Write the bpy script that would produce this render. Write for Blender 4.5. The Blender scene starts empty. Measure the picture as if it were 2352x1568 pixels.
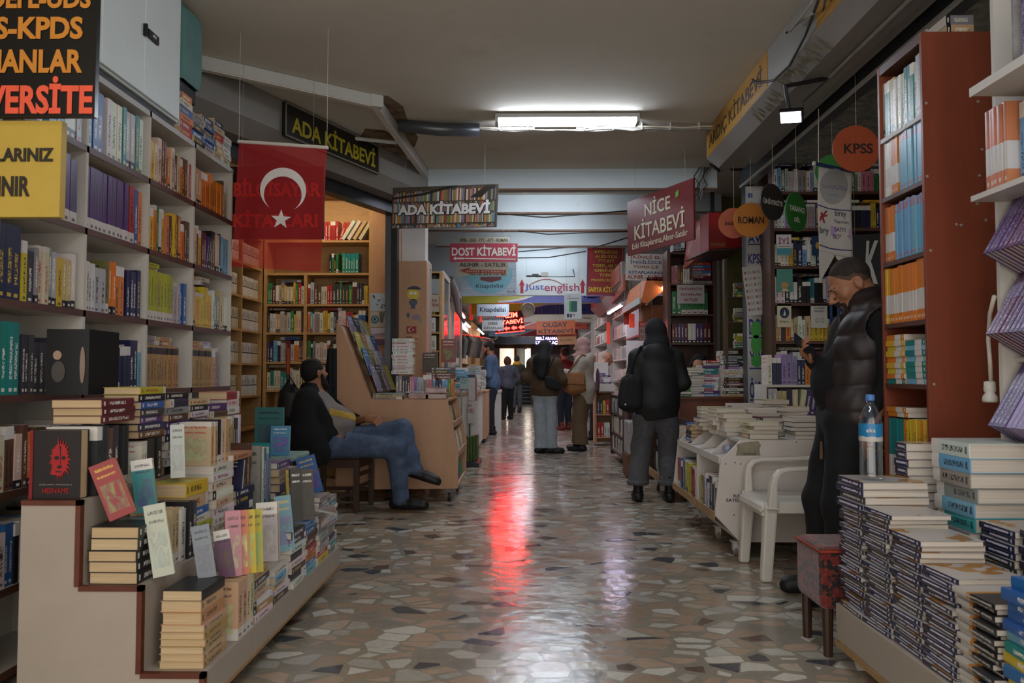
import bpy, math, random
import numpy as np
from mathutils import Vector, Matrix, Euler

S = bpy.context.scene
COL = S.collection
RND = random.Random(7)
PI = math.pi

# ------------------------------------------------------------------ camera
F, CX, CY, VX, HY, CAMH = 1800.0, 1176.0, 784.0, 1200.0, 858.0, 1.14
PITCH = math.atan((HY - CY) / F)
YAW = math.atan((VX - CX) / F * math.cos(PITCH))
cd = bpy.data.cameras.new('camera')
cd.sensor_width = 36.0
cd.lens = 36.0 * F / 2352.0
cd.clip_start = 0.05
cd.clip_end = 200
cd.dof.use_dof = True
cd.dof.focus_distance = 6.8
cd.dof.aperture_fstop = 6.3
cam = bpy.data.objects.new('camera', cd)
cam.location = (0, 0, CAMH)
cam.rotation_euler = Euler((PI / 2 + PITCH, 0, YAW), 'XYZ')
COL.objects.link(cam)
S.camera = cam
RM = cam.rotation_euler.to_matrix()

def ray(px, py):
 return RM @ Vector(((px - CX) / F, (CY - py) / F, -1))

def P(px, py, d):
 """point of the place seen at that pixel of the photograph, at depth d along the passage"""
 r = ray(px, py)
 k = d / r.y
 return Vector((r.x * k, d, CAMH + r.z * k))

# ------------------------------------------------------------------ world, exposure
W = bpy.data.worlds.new('world')
S.world = W
W.use_nodes = True
bg = W.node_tree.nodes['Background']
bg.inputs[0].default_value = (1.0, 0.93, 0.86, 1)
bg.inputs[1].default_value = 2.4
S.view_settings.view_transform = 'Standard'
S.view_settings.look = 'None'
S.view_settings.gamma = 1
S.view_settings.use_curve_mapping = False
S.view_settings.exposure = 0.0
cy = S.cycles
cy.max_bounces = 5
cy.diffuse_bounces = 3
cy.glossy_bounces = 3
cy.transmission_bounces = 5
cy.transparent_max_bounces = 8
cy.caustics_reflective = False
cy.caustics_refractive = False
cy.sample_clamp_indirect = 4.0
cy.use_denoising = True
cy.use_adaptive_sampling = True
cy.adaptive_threshold = .015
TUBE_MAIN, TUBE_BEAM, TUBE_FAR, TUBE_SIDE, SHOP_WARM, SHOP_COOL = 92.0, 36.0, 75.0, 45.0, 45.0, 8.0
LED_RED = 120.0

# ------------------------------------------------------------------ materials
MATS = {}

def srgb(h):
 if isinstance(h, str):
  h = h.lstrip('#')
  c = [int(h[i:i + 2], 16) / 255 for i in (0, 2, 4)]
  return tuple(((x / 12.92) if x <= .04045 else ((x + .055) / 1.055) ** 2.4) for x in c)
 return tuple(h[:3])

class NT:
 def __init__(self, name):
  self.m = bpy.data.materials.new(name)
  self.m.use_nodes = True
  self.t = self.m.node_tree
  self.b = self.t.nodes['Principled BSDF']

 def n(self, typ, ins=None, **kw):
  x = self.t.nodes.new(typ)
  for k, v in kw.items():
   setattr(x, k, v)
  for k, v in (ins or {}).items():
   self.set(x.inputs[k], v)
  return x

 def set(self, sock, v):
  if isinstance(v, bpy.types.NodeSocket):
   self.t.links.new(v, sock)
  else:
   if sock.type == 'RGBA' and len(v) == 3:
    v = (*v, 1)
   sock.default_value = v

 def math(self, op, a, b=0.0, c=None):
  x = self.n('ShaderNodeMath', operation=op)
  self.set(x.inputs[0], a)
  self.set(x.inputs[1], b)
  if c is not None:
   self.set(x.inputs[2], c)
  return x.outputs[0]

 def mix(self, f, a, b, bt='MIX'):
  x = self.n('ShaderNodeMix', data_type='RGBA', blend_type=bt)
  self.set(x.inputs[0], f)
  self.set(x.inputs[6], a)
  self.set(x.inputs[7], b)
  return x.outputs[2]

 def between(self, v, lo, hi):
  return self.math('MULTIPLY', self.math('GREATER_THAN', v, lo), self.math('LESS_THAN', v, hi))

 def objco(self):
  tc = self.n('ShaderNodeTexCoord')
  sp = self.n('ShaderNodeSeparateXYZ', {0: tc.outputs['Object']})
  return tc.outputs['Object'], sp.outputs[0], sp.outputs[1], sp.outputs[2]

 def bump(self, h, s=.2, d=.01):
  x = self.n('ShaderNodeBump', {'Strength': s, 'Distance': d, 'Height': h})
  self.set(self.b.inputs['Normal'], x.outputs[0])

def mat(name, col, rough=.6, var=.12, scale=9.0, bump=0.0, metal=0.0, spec=.35, stretch=None, dirt=None):
 """plain procedural surface: base colour with soft mottling, optional grain and dirt"""
 if name in MATS:
  return MATS[name]
 t = NT(name)
 c = srgb(col)
 tc = t.n('ShaderNodeTexCoord')
 mp = t.n('ShaderNodeMapping', {0: tc.outputs['Object']})
 if stretch:
  mp.inputs['Scale'].default_value = stretch
 nz = t.n('ShaderNodeTexNoise', {'Vector': mp.outputs[0], 'Scale': scale, 'Detail': 4.0, 'Roughness': .6})
 k = t.n('ShaderNodeMapRange', {0: nz.outputs[0], 1: .3, 2: .7, 3: 1 - var, 4: 1 + var})
 cc = t.n('ShaderNodeVectorMath', {0: c}, operation='SCALE')
 t.set(cc.inputs['Scale'], k.outputs[0])
 out = cc.outputs[0]
 if dirt:
  n2 = t.n('ShaderNodeTexNoise', {'Vector': tc.outputs['Object'], 'Scale': dirt[1], 'Detail': 6.0, 'Roughness': .7})
  r = t.n('ShaderNodeMapRange', {0: n2.outputs[0], 1: dirt[2], 2: dirt[2] + .12, 3: 0., 4: dirt[3]})
  out = t.mix(r.outputs[0], out, srgb(dirt[0]))
 t.set(t.b.inputs['Base Color'], out)
 t.b.inputs['Roughness'].default_value = rough
 t.b.inputs['Metallic'].default_value = metal
 t.b.inputs['Specular IOR Level'].default_value = spec
 if bump:
  t.bump(nz.outputs[0], bump)
 MATS[name] = t.m
 return t.m

def emit(name, col, strength):
 if name in MATS:
  return MATS[name]
 t = NT(name)
 t.b.inputs['Base Color'].default_value = (*srgb(col), 1)
 t.b.inputs['Emission Color'].default_value = (*srgb(col), 1)
 t.b.inputs['Emission Strength'].default_value = strength
 MATS[name] = t.m
 return t.m

def wood(name, a, b, rough=.45, sc=(1, 1, 1), scale=3.0):
 if name in MATS:
  return MATS[name]
 t = NT(name)
 tc = t.n('ShaderNodeTexCoord')
 mp = t.n('ShaderNodeMapping', {0: tc.outputs['Object']})
 mp.inputs['Scale'].default_value = sc
 n1 = t.n('ShaderNodeTexNoise', {'Vector': mp.outputs[0], 'Scale': scale, 'Detail': 6.0, 'Roughness': .65, 'Distortion': .6})
 r = t.n('ShaderNodeMapRange', {0: n1.outputs[0], 1: .3, 2: .7})
 t.set(t.b.inputs['Base Color'], t.mix(r.outputs[0], srgb(a), srgb(b)))
 t.b.inputs['Roughness'].default_value = rough
 t.bump(n1.outputs[0], .05)
 MATS[name] = t.m
 return t.m

def pages(name, a, b):
 t = NT(name)
 o, x, y, z = t.objco()
 oi = t.n('ShaderNodeObjectInfo')
 v = t.n('ShaderNodeCombineXYZ', {0: t.math('MULTIPLY', x, .6), 1: t.math('MULTIPLY', y, 26.), 2: t.math('ADD', t.math('MULTIPLY', z, .6), t.math('MULTIPLY', oi.outputs['Random'], 40.))})
 nz = t.n('ShaderNodeTexNoise', {'Vector': v.outputs[0], 'Scale': 1.0, 'Detail': 3.0})
 r = t.n('ShaderNodeMapRange', {0: nz.outputs[0], 1: .3, 2: .7})
 c = t.mix(r.outputs[0], srgb(a), srgb(b))
 tint = t.mix(t.math('MULTIPLY', oi.outputs['Random'], .5), c, srgb('#b59a72'))
 t.set(t.b.inputs['Base Color'], tint if 'old' in name else c)
 t.b.inputs['Roughness'].default_value = .9
 t.b.inputs['Specular IOR Level'].default_value = .1
 MATS[name] = t.m
 return t.m

def cover(name, title, band, lo, hi, tz=(.22, .82), ty=(.3, .7), rough=.35, art=0, dens=.5, tfreq=64., band2=None, board=None):
 """printed cover: object colour, a band between lo and hi, a streak of small lettering on the spine, a printed picture on the boards"""
 t = NT(name)
 o, x, y, z = t.objco()
 oi = t.n('ShaderNodeObjectInfo')
 base = oi.outputs['Color']
 seed = t.math('MULTIPLY', oi.outputs['Random'], 91.0)
 c = base
 if hi > lo:
  c = t.mix(t.between(z, lo, hi), c, srgb(band))
 if band2:
  c = t.mix(t.between(z, band2[1], band2[2]), c, srgb(band2[0]))
 spine = t.math('LESS_THAN', x, .015)
 v = t.n('ShaderNodeCombineXYZ', {0: t.math('MULTIPLY', y, 4.5), 1: t.math('MULTIPLY', z, tfreq), 2: seed})
 nz = t.n('ShaderNodeTexNoise', {'Vector': v.outputs[0], 'Scale': 1.0, 'Detail': 1.5})
 ink = t.math('GREATER_THAN', nz.outputs[0], dens)
 # length of the title differs from book to book
 top = t.math('ADD', tz[1] - .2, t.math('MULTIPLY', oi.outputs['Random'], .2))
 m = t.math('MULTIPLY', t.math('MULTIPLY', t.between(z, tz[0], top), t.between(y, *ty)), t.math('MULTIPLY', ink, spine))
 c = t.mix(m, c, srgb(title))
 # publisher mark at the foot of the spine
 mk = t.math('MULTIPLY', t.math('MULTIPLY', t.between(z, .05, .1), t.between(y, .25, .75)), spine)
 c = t.mix(t.math('MULTIPLY', mk, .8), c, srgb(title))
 if art:
  face = t.math('MAXIMUM', t.math('LESS_THAN', y, .02), t.math('GREATER_THAN', y, .98))
  v2 = t.n('ShaderNodeCombineXYZ', {0: t.math('MULTIPLY', x, 3.), 1: t.math('MULTIPLY', z, 4.), 2: seed})
  n2 = t.n('ShaderNodeTexNoise', {'Vector': v2.outputs[0], 'Scale': 1.0, 'Detail': 3.0, 'Distortion': .8})
  hs = t.n('ShaderNodeHueSaturation', {'Hue': t.math('ADD', .3, t.math('MULTIPLY', n2.outputs[0], .5)), 'Saturation': .8, 'Value': t.math('ADD', .35, n2.outputs[0]), 'Color': base})
  a = t.math('MULTIPLY', t.math('MULTIPLY', t.between(z, .12, .62), t.between(x, .12, .9)), face)
  c = t.mix(t.math('MULTIPLY', a, t.math('GREATER_THAN', n2.outputs[0], .42)), c, hs.outputs[0])
  v3 = t.n('ShaderNodeCombineXYZ', {0: t.math('MULTIPLY', x, 46.), 1: t.math('MULTIPLY', z, 24.), 2: seed})
  n3 = t.n('ShaderNodeTexNoise', {'Vector': v3.outputs[0], 'Scale': 1.0, 'Detail': 1.0})
  tt = t.math('MULTIPLY', t.math('MULTIPLY', t.math('ADD', t.between(z, .74, .78), t.between(z, .86, .91)), t.between(x, .15, .85)), t.math('MULTIPLY', face, t.math('GREATER_THAN', n3.outputs[0], .47)))
  c = t.mix(t.math('MULTIPLY', tt, .8), c, srgb(title))
 if board:
  face = t.math('MAXIMUM', t.math('LESS_THAN', y, .02), t.math('GREATER_THAN', y, .98))
  v4 = t.n('ShaderNodeCombineXYZ', {0: t.math('MULTIPLY', x, 1.6), 1: t.math('MULTIPLY', z, 1.6), 2: seed})
  n5 = t.n('ShaderNodeTexNoise', {'Vector': v4.outputs[0], 'Scale': 1.0, 'Detail': 2.0})
  c = t.mix(face, c, t.mix(t.math('GREATER_THAN', n5.outputs[0], .56), srgb(board[0]), srgb(board[1])))
 t.set(t.b.inputs['Base Color'], c)
 t.b.inputs['Roughness'].default_value = rough
 t.b.inputs['Specular IOR Level'].default_value = .4
 MATS[name] = t.m
 return t.m

pages('page white', '#d9d2c6', '#b7ada0')
pages('page cream', '#cdb592', '#a98f6c')
pages('page old', '#d3bd9a', '#ac9471')
cover('cover white title', '#e8e4dc', '#dddddd', 0, 0, art=1)
cover('cover dark title', '#1c1a1c', '#222222', 0, 0, art=1)
cover('cover pale foot', '#23202a', '#cfc9c4', 0, .2, tz=(.3, .9), art=1)
cover('cover dark foot', '#f0e6d0', '#20222c', 0, .16, tz=(.3, .9), art=1)
cover('cover white head', '#202028', '#d9d5cf', .8, 1, tz=(.15, .75), art=1)
cover('cover red title', '#a02824', '#c9c2b8', .9, 1, tz=(.2, .8), art=1)
cover('cover yellow title', '#d9b53a', '#222222', 0, 0, art=1)
cover('cover exam navy', '#cfc8d4', '#3a3346', .86, .95, tz=(.16, .9), ty=(.4, .68), dens=.36, tfreq=14., rough=.25, board=('#bdb8b2', '#a8752c'))
cover('cover exam orange', '#d6cdc0', '#c9c6c4', .18, .52, tz=(.2, .5), ty=(.2, .8), dens=.5)
cover('cover exam blue', '#c8423c', '#c9a36a', 0, .0, tz=(.84, 1.12), ty=(.15, .85), dens=.46)
cover('cover purple', '#a493b4', '#67557e', .55, .78, tz=(.1, .95), ty=(.15, .85), dens=.56, tfreq=60., art=0)
cover('cover series', '#6f6b66', '#2a2a2c', .48, .53, tz=(.56, .95), ty=(.2, .8), dens=.42)
cover('cover black series', '#2b2826', '#3a3632', .8, .95, tz=(.2, .7), ty=(.3, .7), dens=.5)
cover('cover exam bw', '#aaa59f', '#bdb7b0', .64, 1.1, tz=(.08, .75), ty=(.35, .7), dens=.42, tfreq=16., band2=('#b87a2c', .55, .64))
cover('cover plain', '#1c1a1c', '#222222', 0, 0, tz=(2, 3))
# ------------------------------------------------------------------ mesh building
ORG = {}

class MB:
 def __init__(self):
  self.v, self.f = [], []

 def add(self, vs, fs):
  k = len(self.v)
  self.v += [tuple(x) for x in vs]
  self.f += [tuple(i + k for i in f) for f in fs]
  return self

 def box(self, x0, x1, y0, y1, z0, z1):
  x0, x1 = min(x0, x1), max(x0, x1)
  y0, y1 = min(y0, y1), max(y0, y1)
  z0, z1 = min(z0, z1), max(z0, z1)
  v = [(x, y, z) for z in (z0, z1) for y in (y0, y1) for x in (x0, x1)]
  return self.add(v, [(0, 2, 3, 1), (4, 5, 7, 6), (0, 1, 5, 4), (1, 3, 7, 5), (3, 2, 6, 7), (2, 0, 4, 6)])

 def obox(self, c, ax, ay, az, sx, sy, sz):
  c, ax, ay, az = Vector(c), Vector(ax).normalized(), Vector(ay).normalized(), Vector(az).normalized()
  v = [c + ax * (i * sx / 2) + ay * (j * sy / 2) + az * (k * sz / 2) for k in (-1, 1) for j in (-1, 1) for i in (-1, 1)]
  return self.add(v, [(0, 2, 3, 1), (4, 5, 7, 6), (0, 1, 5, 4), (1, 3, 7, 5), (3, 2, 6, 7), (2, 0, 4, 6)])

 def prism(self, pts, d):
  """closed polygon pts (3-D) pushed along vector d"""
  n = len(pts)
  d = Vector(d)
  a = [Vector(p) for p in pts]
  return self.add(a + [p + d for p in a], [tuple(range(n))[::-1], tuple(range(n, 2 * n))] + [(i, (i + 1) % n, n + (i + 1) % n, n + i) for i in range(n)])

 def tube(self, pts, r, n=8, cap=True):
  pts = [Vector(p) for p in pts]
  m = len(pts)
  rs = r if isinstance(r, (list, tuple)) else [r] * m
  vs = []
  up = None
  for i, p in enumerate(pts):
   t = (pts[min(i + 1, m - 1)] - pts[max(i - 1, 0)]).normalized()
   if up is None:
    up = t.orthogonal().normalized()
   up = (up - t * up.dot(t)).normalized()
   w = t.cross(up)
   for k in range(n):
    a = 2 * PI * k / n
    vs.append(p + (up * math.cos(a) + w * math.sin(a)) * rs[i])
  fs = [(i * n + k, i * n + (k + 1) % n, (i + 1) * n + (k + 1) % n, (i + 1) * n + k) for i in range(m - 1) for k in range(n)]
  if cap:
   fs += [tuple(range(n))[::-1], tuple(range((m - 1) * n, m * n))]
  return self.add(vs, fs)

 def lathe(self, prof, n=24, c=(0, 0, 0), sx=1, sy=1):
  vs = [(c[0] + r * sx * math.cos(2 * PI * k / n), c[1] + r * sy * math.sin(2 * PI * k / n), c[2] + z) for r, z in prof for k in range(n)]
  m = len(prof)
  fs = [(i * n + k, i * n + (k + 1) % n, (i + 1) * n + (k + 1) % n, (i + 1) * n + k) for i in range(m - 1) for k in range(n)]
  fs += [tuple(range(n))[::-1], tuple(range((m - 1) * n, m * n))]
  return self.add(vs, fs)

 def disc(self, c, nrm, r, th, n=32, sx=1.0):
  nrm = Vector(nrm).normalized()
  a = Vector((0, 0, 1)).cross(nrm)
  a = a.normalized() if a.length > .01 else Vector((1, 0, 0))
  b = nrm.cross(a)
  pts = [Vector(c) + a * (r * sx * math.cos(2 * PI * k / n)) + b * (r * math.sin(2 * PI * k / n)) for k in range(n)]
  return self.prism(pts, nrm * th)

 def sheet(self, fn, nu, nv, th=0.0):
  vs = [Vector(fn(i / nu, j / nv)) for j in range(nv + 1) for i in range(nu + 1)]
  fs = [(j * (nu + 1) + i, j * (nu + 1) + i + 1, (j + 1) * (nu + 1) + i + 1, (j + 1) * (nu + 1) + i) for j in range(nv) for i in range(nu)]
  return self.add(vs, fs)

def org(o):
 return ORG.get(o.name, Vector((0, 0, 0))) if o else Vector((0, 0, 0))

def obj(name, mb, m, parent=None, smooth=False, bevel=0.0, thick=0.0, label=None):
 me = bpy.data.meshes.new(name)
 og = org(parent)
 me.from_pydata([(v[0] - og.x, v[1] - og.y, v[2] - og.z) for v in mb.v], [], mb.f)
 ms = m if isinstance(m, (list, tuple)) else [m]
 for x in ms:
  me.materials.append(MATS[x] if isinstance(x, str) else x)
 if smooth:
  me.shade_smooth()
 o = bpy.data.objects.new(name, me)
 COL.objects.link(o)
 if parent:
  o.parent = parent
  ORG[o.name] = og
 if thick:
  md = o.modifiers.new('solid', 'SOLIDIFY')
  md.thickness = thick
 if bevel:
  md = o.modifiers.new('bevel', 'BEVEL')
  md.width = bevel
  md.segments = 2
  md.limit_method = 'ANGLE'
 if label:
  o['label'] = label
 return o

def tag(o, label, cat, group=None):
 o['label'] = label
 o['category'] = cat
 if group:
  o['group'] = group
 return o

def thing(name, label, cat, loc=(0, 0, 0), group=None):
 o = bpy.data.objects.new(name, None)
 o.empty_display_size = .05
 COL.objects.link(o)
 o.location = loc
 ORG[o.name] = Vector(loc)
 return tag(o, label, cat, group)

def struct(name, mb, m, parent=None, **k):
 o = obj(name, mb, m, parent, **k)
 if not parent:
  o['kind'] = 'structure'
 return o

# ------------------------------------------------------------------ lettering
TEXTS = []

def lettering(txt, o0, u, v, box, m, parent, bold=0.0, depth=.0015, name='lettering'):
 """txt fills box=(u0,u1,v0,v1) metres on the plane o0 + u*right + v*up"""
 cu = bpy.data.curves.new(name, 'FONT')
 cu.body = txt
 cu.size = 1.0
 cu.extrude = .004
 cu.offset = bold
 cu.resolution_u = 3
 cu.materials.append(MATS[m] if isinstance(m, str) else m)
 o = bpy.data.objects.new(name, cu)
 COL.objects.link(o)
 o.parent = parent
 TEXTS.append((o, Vector(o0) - org(parent), Vector(u).normalized(), Vector(v).normalized(), box, depth))
 return o

def fit_texts():
 bpy.context.view_layer.update()
 dg = bpy.context.evaluated_depsgraph_get()
 for o, o0, u, v, (u0, u1, v0, v1), dep in TEXTS:
  bb = [Vector(c) for c in o.bound_box]
  x0, x1 = min(c.x for c in bb), max(c.x for c in bb)
  y0, y1 = min(c.y for c in bb), max(c.y for c in bb)
  sx = (u1 - u0) / max(x1 - x0, 1e-4)
  sy = (v1 - v0) / max(y1 - y0, 1e-4)
  w = u.cross(v).normalized()
  R = Matrix((u, v, w)).transposed().to_4x4()
  loc = o0 + u * (u0 - x0 * sx) + v * (v0 - y0 * sy) + w * (dep * .5)
  M = Matrix.Translation(loc) @ R @ Matrix.Diagonal((sx, sy, dep / .008 * .9, 1))
  me = bpy.data.meshes.new_from_object(o.evaluated_get(dg))
  me.transform(M)
  q = bpy.data.objects.new('lettering', me)
  COL.objects.link(q)
  q.parent = o.parent
  bpy.data.objects.remove(o)

def inkmat(col):
 return mat('print ' + col, col, .5, .05, 20)

CEIL = lambda y: 3.249 if y < 12.72 else 2.719

def board(name, label, cat, a, b, h, th, col, lines=(), edge=None, group=None, rough=.4, root=None, sides=None, m=None):
 """flat sign from bottom-left a to bottom-right b (seen from its printed side), h tall, lettering lines as (text, (u0,u1,v0,v1) in 0..1, colour, bold)"""
 a, b = Vector(a), Vector(b)
 u = (b - a)
 w = u.length
 u.normalize()
 v = Vector((0, 0, 1))
 v = (v - u * v.dot(u)).normalized()
 n = u.cross(v)
 t = root or thing(name, label, cat, (a + b) / 2, group)
 mb = MB()
 mb.prism([a, b, b + v * h, a + v * h], -n * th)
 obj('panel', mb, m or mat('sign ' + col, col, rough, .06, 6), t)
 if edge:
  e = MB()
  r = edge[1]
  for p, q, s in ((a, b, 1), (a + v * (h - r), b + v * (h - r), 1)):
   e.prism([p, q, q + v * r, p + v * r], n * .006)
  for p in (a, b - u * r):
   e.prism([p, p + u * r, p + u * r + v * h, p + v * h], n * .006)
  obj('border', e, mat('edge ' + edge[0], edge[0], .4, .05), t)
 if name in ('hanging_sign', 'led_sign', 'hanging_poster', 'lit_sign', 'stall_sign') or label == 'hang':
  k = MB()
  for f in (.12, .88):
   p = a + u * (w * f) + v * h - n * (th / 2)
   if p.z < CEIL(p.y):
    k.tube([p - v * .01, Vector((p.x, p.y, CEIL(p.y)))], .0016, 5)
  obj('hanging_wire', k, 'cable grey', t)
 for ln in lines:
  txt, (u0, u1, v0, v1), c = ln[:3]
  lettering(txt, a + n * .001, u, v, (u0 * w, u1 * w, v0 * h, v1 * h), inkmat(c) if isinstance(c, str) else c, t, ln[3] + .006 if len(ln) > 3 else .02)
 return t, (a + n * .002, u, v, n, w, h)

def shape(fr, poly, col, t, name='emblem', th=.002, lift=0.0):
 """flat printed shape on a board: poly in 0..1 of the board"""
 a, u, v, n, w, h = fr
 mb = MB()
 mb.prism([a + u * (x * w) + v * (y * h) + n * lift for x, y in poly], n * th)
 return obj(name, mb, inkmat(col) if isinstance(col, str) else col, t)

def circ(cx, cy, rx, ry, n=36, a0=0, a1=2 * PI):
 return [(cx + rx * math.cos(a0 + (a1 - a0) * k / n), cy + ry * math.sin(a0 + (a1 - a0) * k / n)) for k in range(n)]

def star(cx, cy, r, asp=1.0, rot=PI):
 return [(cx + (r if k % 2 == 0 else r * .39) * math.cos(rot + k * PI / 5), cy + asp * (r if k % 2 == 0 else r * .39) * math.sin(rot + k * PI / 5)) for k in range(10)]

def crescent(cx, cy, r, asp=1.0, n=30, rot=0.0, a=.72, off=.32, ri=.8):
 """outer circle minus inner circle displaced along rot"""
 # intersection angle of outer (radius 1) and inner (radius ri, displaced off)
 d = off
 x = (1 - ri * ri + d * d) / (2 * d)
 x = max(-.99, min(.99, x))
 t = math.acos(x)
 ti = math.atan2(math.sin(t), x - d)
 out = [(math.cos(t + (2 * PI - 2 * t) * k / n), math.sin(t + (2 * PI - 2 * t) * k / n)) for k in range(n + 1)]
 inn = [(d + ri * math.cos(-ti - (2 * PI - 2 * ti) * k / n), ri * math.sin(-ti - (2 * PI - 2 * ti) * k / n)) for k in range(1, n)]
 pts = out + inn
 c, s = math.cos(rot), math.sin(rot)
 return [(cx + r * (p * c - q * s), cy + asp * r * (p * s + q * c)) for p, q in pts]

def strips(fr, outer, col, t, name='crescent', rev=False):
 """non-convex printed shape as a quad strip between two chains of equal length"""
 a, u, v, n, w, h = fr
 A, B = outer
 mb = MB()
 f = lambda q: a + u * (q[0] * w) + v * (q[1] * h) + n * .002
 k = len(A)
 mb.add([f(q) for q in A] + [f(q) for q in B], [(i, i + 1, k + i + 1, k + i) for i in range(k - 1)])
 return obj(name, mb, inkmat(col) if isinstance(col, str) else col, t, thick=.001)

# ------------------------------------------------------------------ books
def unit_block():
 """small book in one mesh: boards and spine printed, three sides paper"""
 me = bpy.data.meshes.new('book_block')
 v = [(x, y, z) for z in (0, 1) for y in (0, 1) for x in (0, 1)]
 f = [(0, 2, 3, 1), (4, 5, 7, 6), (0, 1, 5, 4), (1, 3, 7, 5), (3, 2, 6, 7), (2, 0, 4, 6)]
 me.from_pydata(v, [], f)
 return me, (0, 1, 3)

def meshes_for(cv, pg):
 k = (cv, pg)
 if k in BM:
  return BM[k]
 me, pf = unit_block()
 me.materials.append(MATS[cv])
 me.materials.append(MATS[pg])
 for i in pf:
  me.polygons[i].material_index = 1
 # bigger book: wrap cover + separate page block
 c = MB()
 e, s = .05, .012
 prof = [(1, 0), (.0, 0), (-.004, .25), (-.006, .5), (-.004, .75), (0, 1), (1, 1), (1, 1 - e), (s, 1 - e), (s, e), (1, e)]
 n = len(prof)
 vs = [(x, y, 0) for x, y in prof] + [(x, y, 1) for x, y in prof]
 quads = [(0, 1, 9, 10), (1, 2, 3, 9), (3, 4, 5, 8), (5, 6, 7, 8), (3, 8, 9)]
 fs = [(i, (i + 1) % n, n + (i + 1) % n, n + i) for i in range(n)]
 fs += [tuple(q) for q in quads] + [tuple(n + i for i in q[::-1]) for q in quads]
 cm = bpy.data.meshes.new('book_cover')
 cm.from_pydata(vs, [], fs)
 cm.materials.append(MATS[cv])
 pm = bpy.data.meshes.new('page_block')
 b = MB().box(s, .975, e * .9, 1 - e * .9, .012, .988)
 pm.from_pydata(b.v, [], b.f)
 pm.materials.append(MATS[pg])
 BM[k] = (me, cm, pm)
 return BM[k]

BM = {}
NB, LAST = [0], [None]
ORD = 'first second third fourth fifth sixth seventh eighth ninth tenth eleventh twelfth thirteenth fourteenth fifteenth sixteenth seventeenth eighteenth nineteenth twentieth'.split()

def ordn(i):
 """ordinal word for i = 0, 1, 2, ..."""
 if i < 20:
  return ORD[i]
 if i == 29:
  return 'thirtieth'
 if i == 39:
  return 'fortieth'
 return ('twenty-', 'thirty-', 'forty-', 'fifty-')[(i + 1) // 10 - 2] + ORD[(i + 1) % 10 - 1]

def book(name, label, origin, ax, ay, az, dims, col, cv='cover white title', pg='page white', group=None, parts=False, cat='book'):
 """ax spine->fore edge, ay thickness, az height; origin is the corner at the spine foot"""
 blk, cm, pm = meshes_for(cv, pg)
 o = bpy.data.objects.new(name, cm if parts else blk)
 COL.objects.link(o)
 M = Matrix.Identity(4)
 for i, (a, d) in enumerate(zip((ax, ay, az), dims)):
  a = Vector(a).normalized()
  for r in range(3):
   M[r][i] = a[r] * d
 M.translation = Vector(origin)
 o.matrix_world = M
 c = srgb(col)
 j = lambda x: max(0, min(1, x * RND.uniform(.88, 1.12)))
 o.color = (j(c[0]), j(c[1]), j(c[2]), 1)
 tag(o, label, cat, group)
 if parts:
  p = bpy.data.objects.new('page_block', pm)
  COL.objects.link(p)
  p.parent = o
 NB[0] += 1
 LAST[0] = o
 return o

PAL = {
 'white': '#d4d0c9', 'cream': '#cdbfa2', 'grey': '#8d8b89', 'silver': '#aeb0b4', 'black': '#1d1b1d', 'navy': '#232a4a',
 'blue': '#2f5f9c', 'sky-blue': '#6ea5c4', 'teal': '#1f7a78', 'green': '#2f7a45', 'lime': '#a9ab2e', 'yellow': '#d2ae35',
 'orange': '#d0782b', 'salmon': '#c47a5c', 'red': '#a32a28', 'maroon': '#5d1f24', 'pink': '#c3798c', 'purple': '#4c3468',
 'lilac': '#8f7fb0', 'brown': '#5f4332', 'tan': '#b08a5a', 'beige': '#bfa57f', 'turquoise': '#3f9aa0', 'charcoal': '#38373b',
 'olive': '#76713a', 'plum': '#56284f',
}
MIX = 'white white cream grey silver navy blue red maroon black orange yellow green brown beige sky-blue charcoal purple white'.split()
WARM = 'orange orange yellow white cream red salmon navy orange beige brown'.split()
PALE = 'white white cream silver grey sky-blue beige blue white yellow red charcoal'.split()
DARK = 'black charcoal navy maroon black brown grey white purple'.split()

def cv_for(c, r):
 light = c in ('white', 'cream', 'silver', 'yellow', 'lime', 'beige', 'tan', 'sky-blue', 'salmon', 'orange', 'grey', 'lilac', 'pink')
 a = ['cover dark title', 'cover dark title', 'cover red title', 'cover dark foot', 'cover white head' if c not in ('white', 'cream', 'silver') else 'cover dark title'] if light else \
  ['cover white title', 'cover white title', 'cover yellow title', 'cover pale foot', 'cover white head', 'cover white title']
 return r.choice(a)

HEIGHTWORD = ('low', 'short', 'tall')

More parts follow.
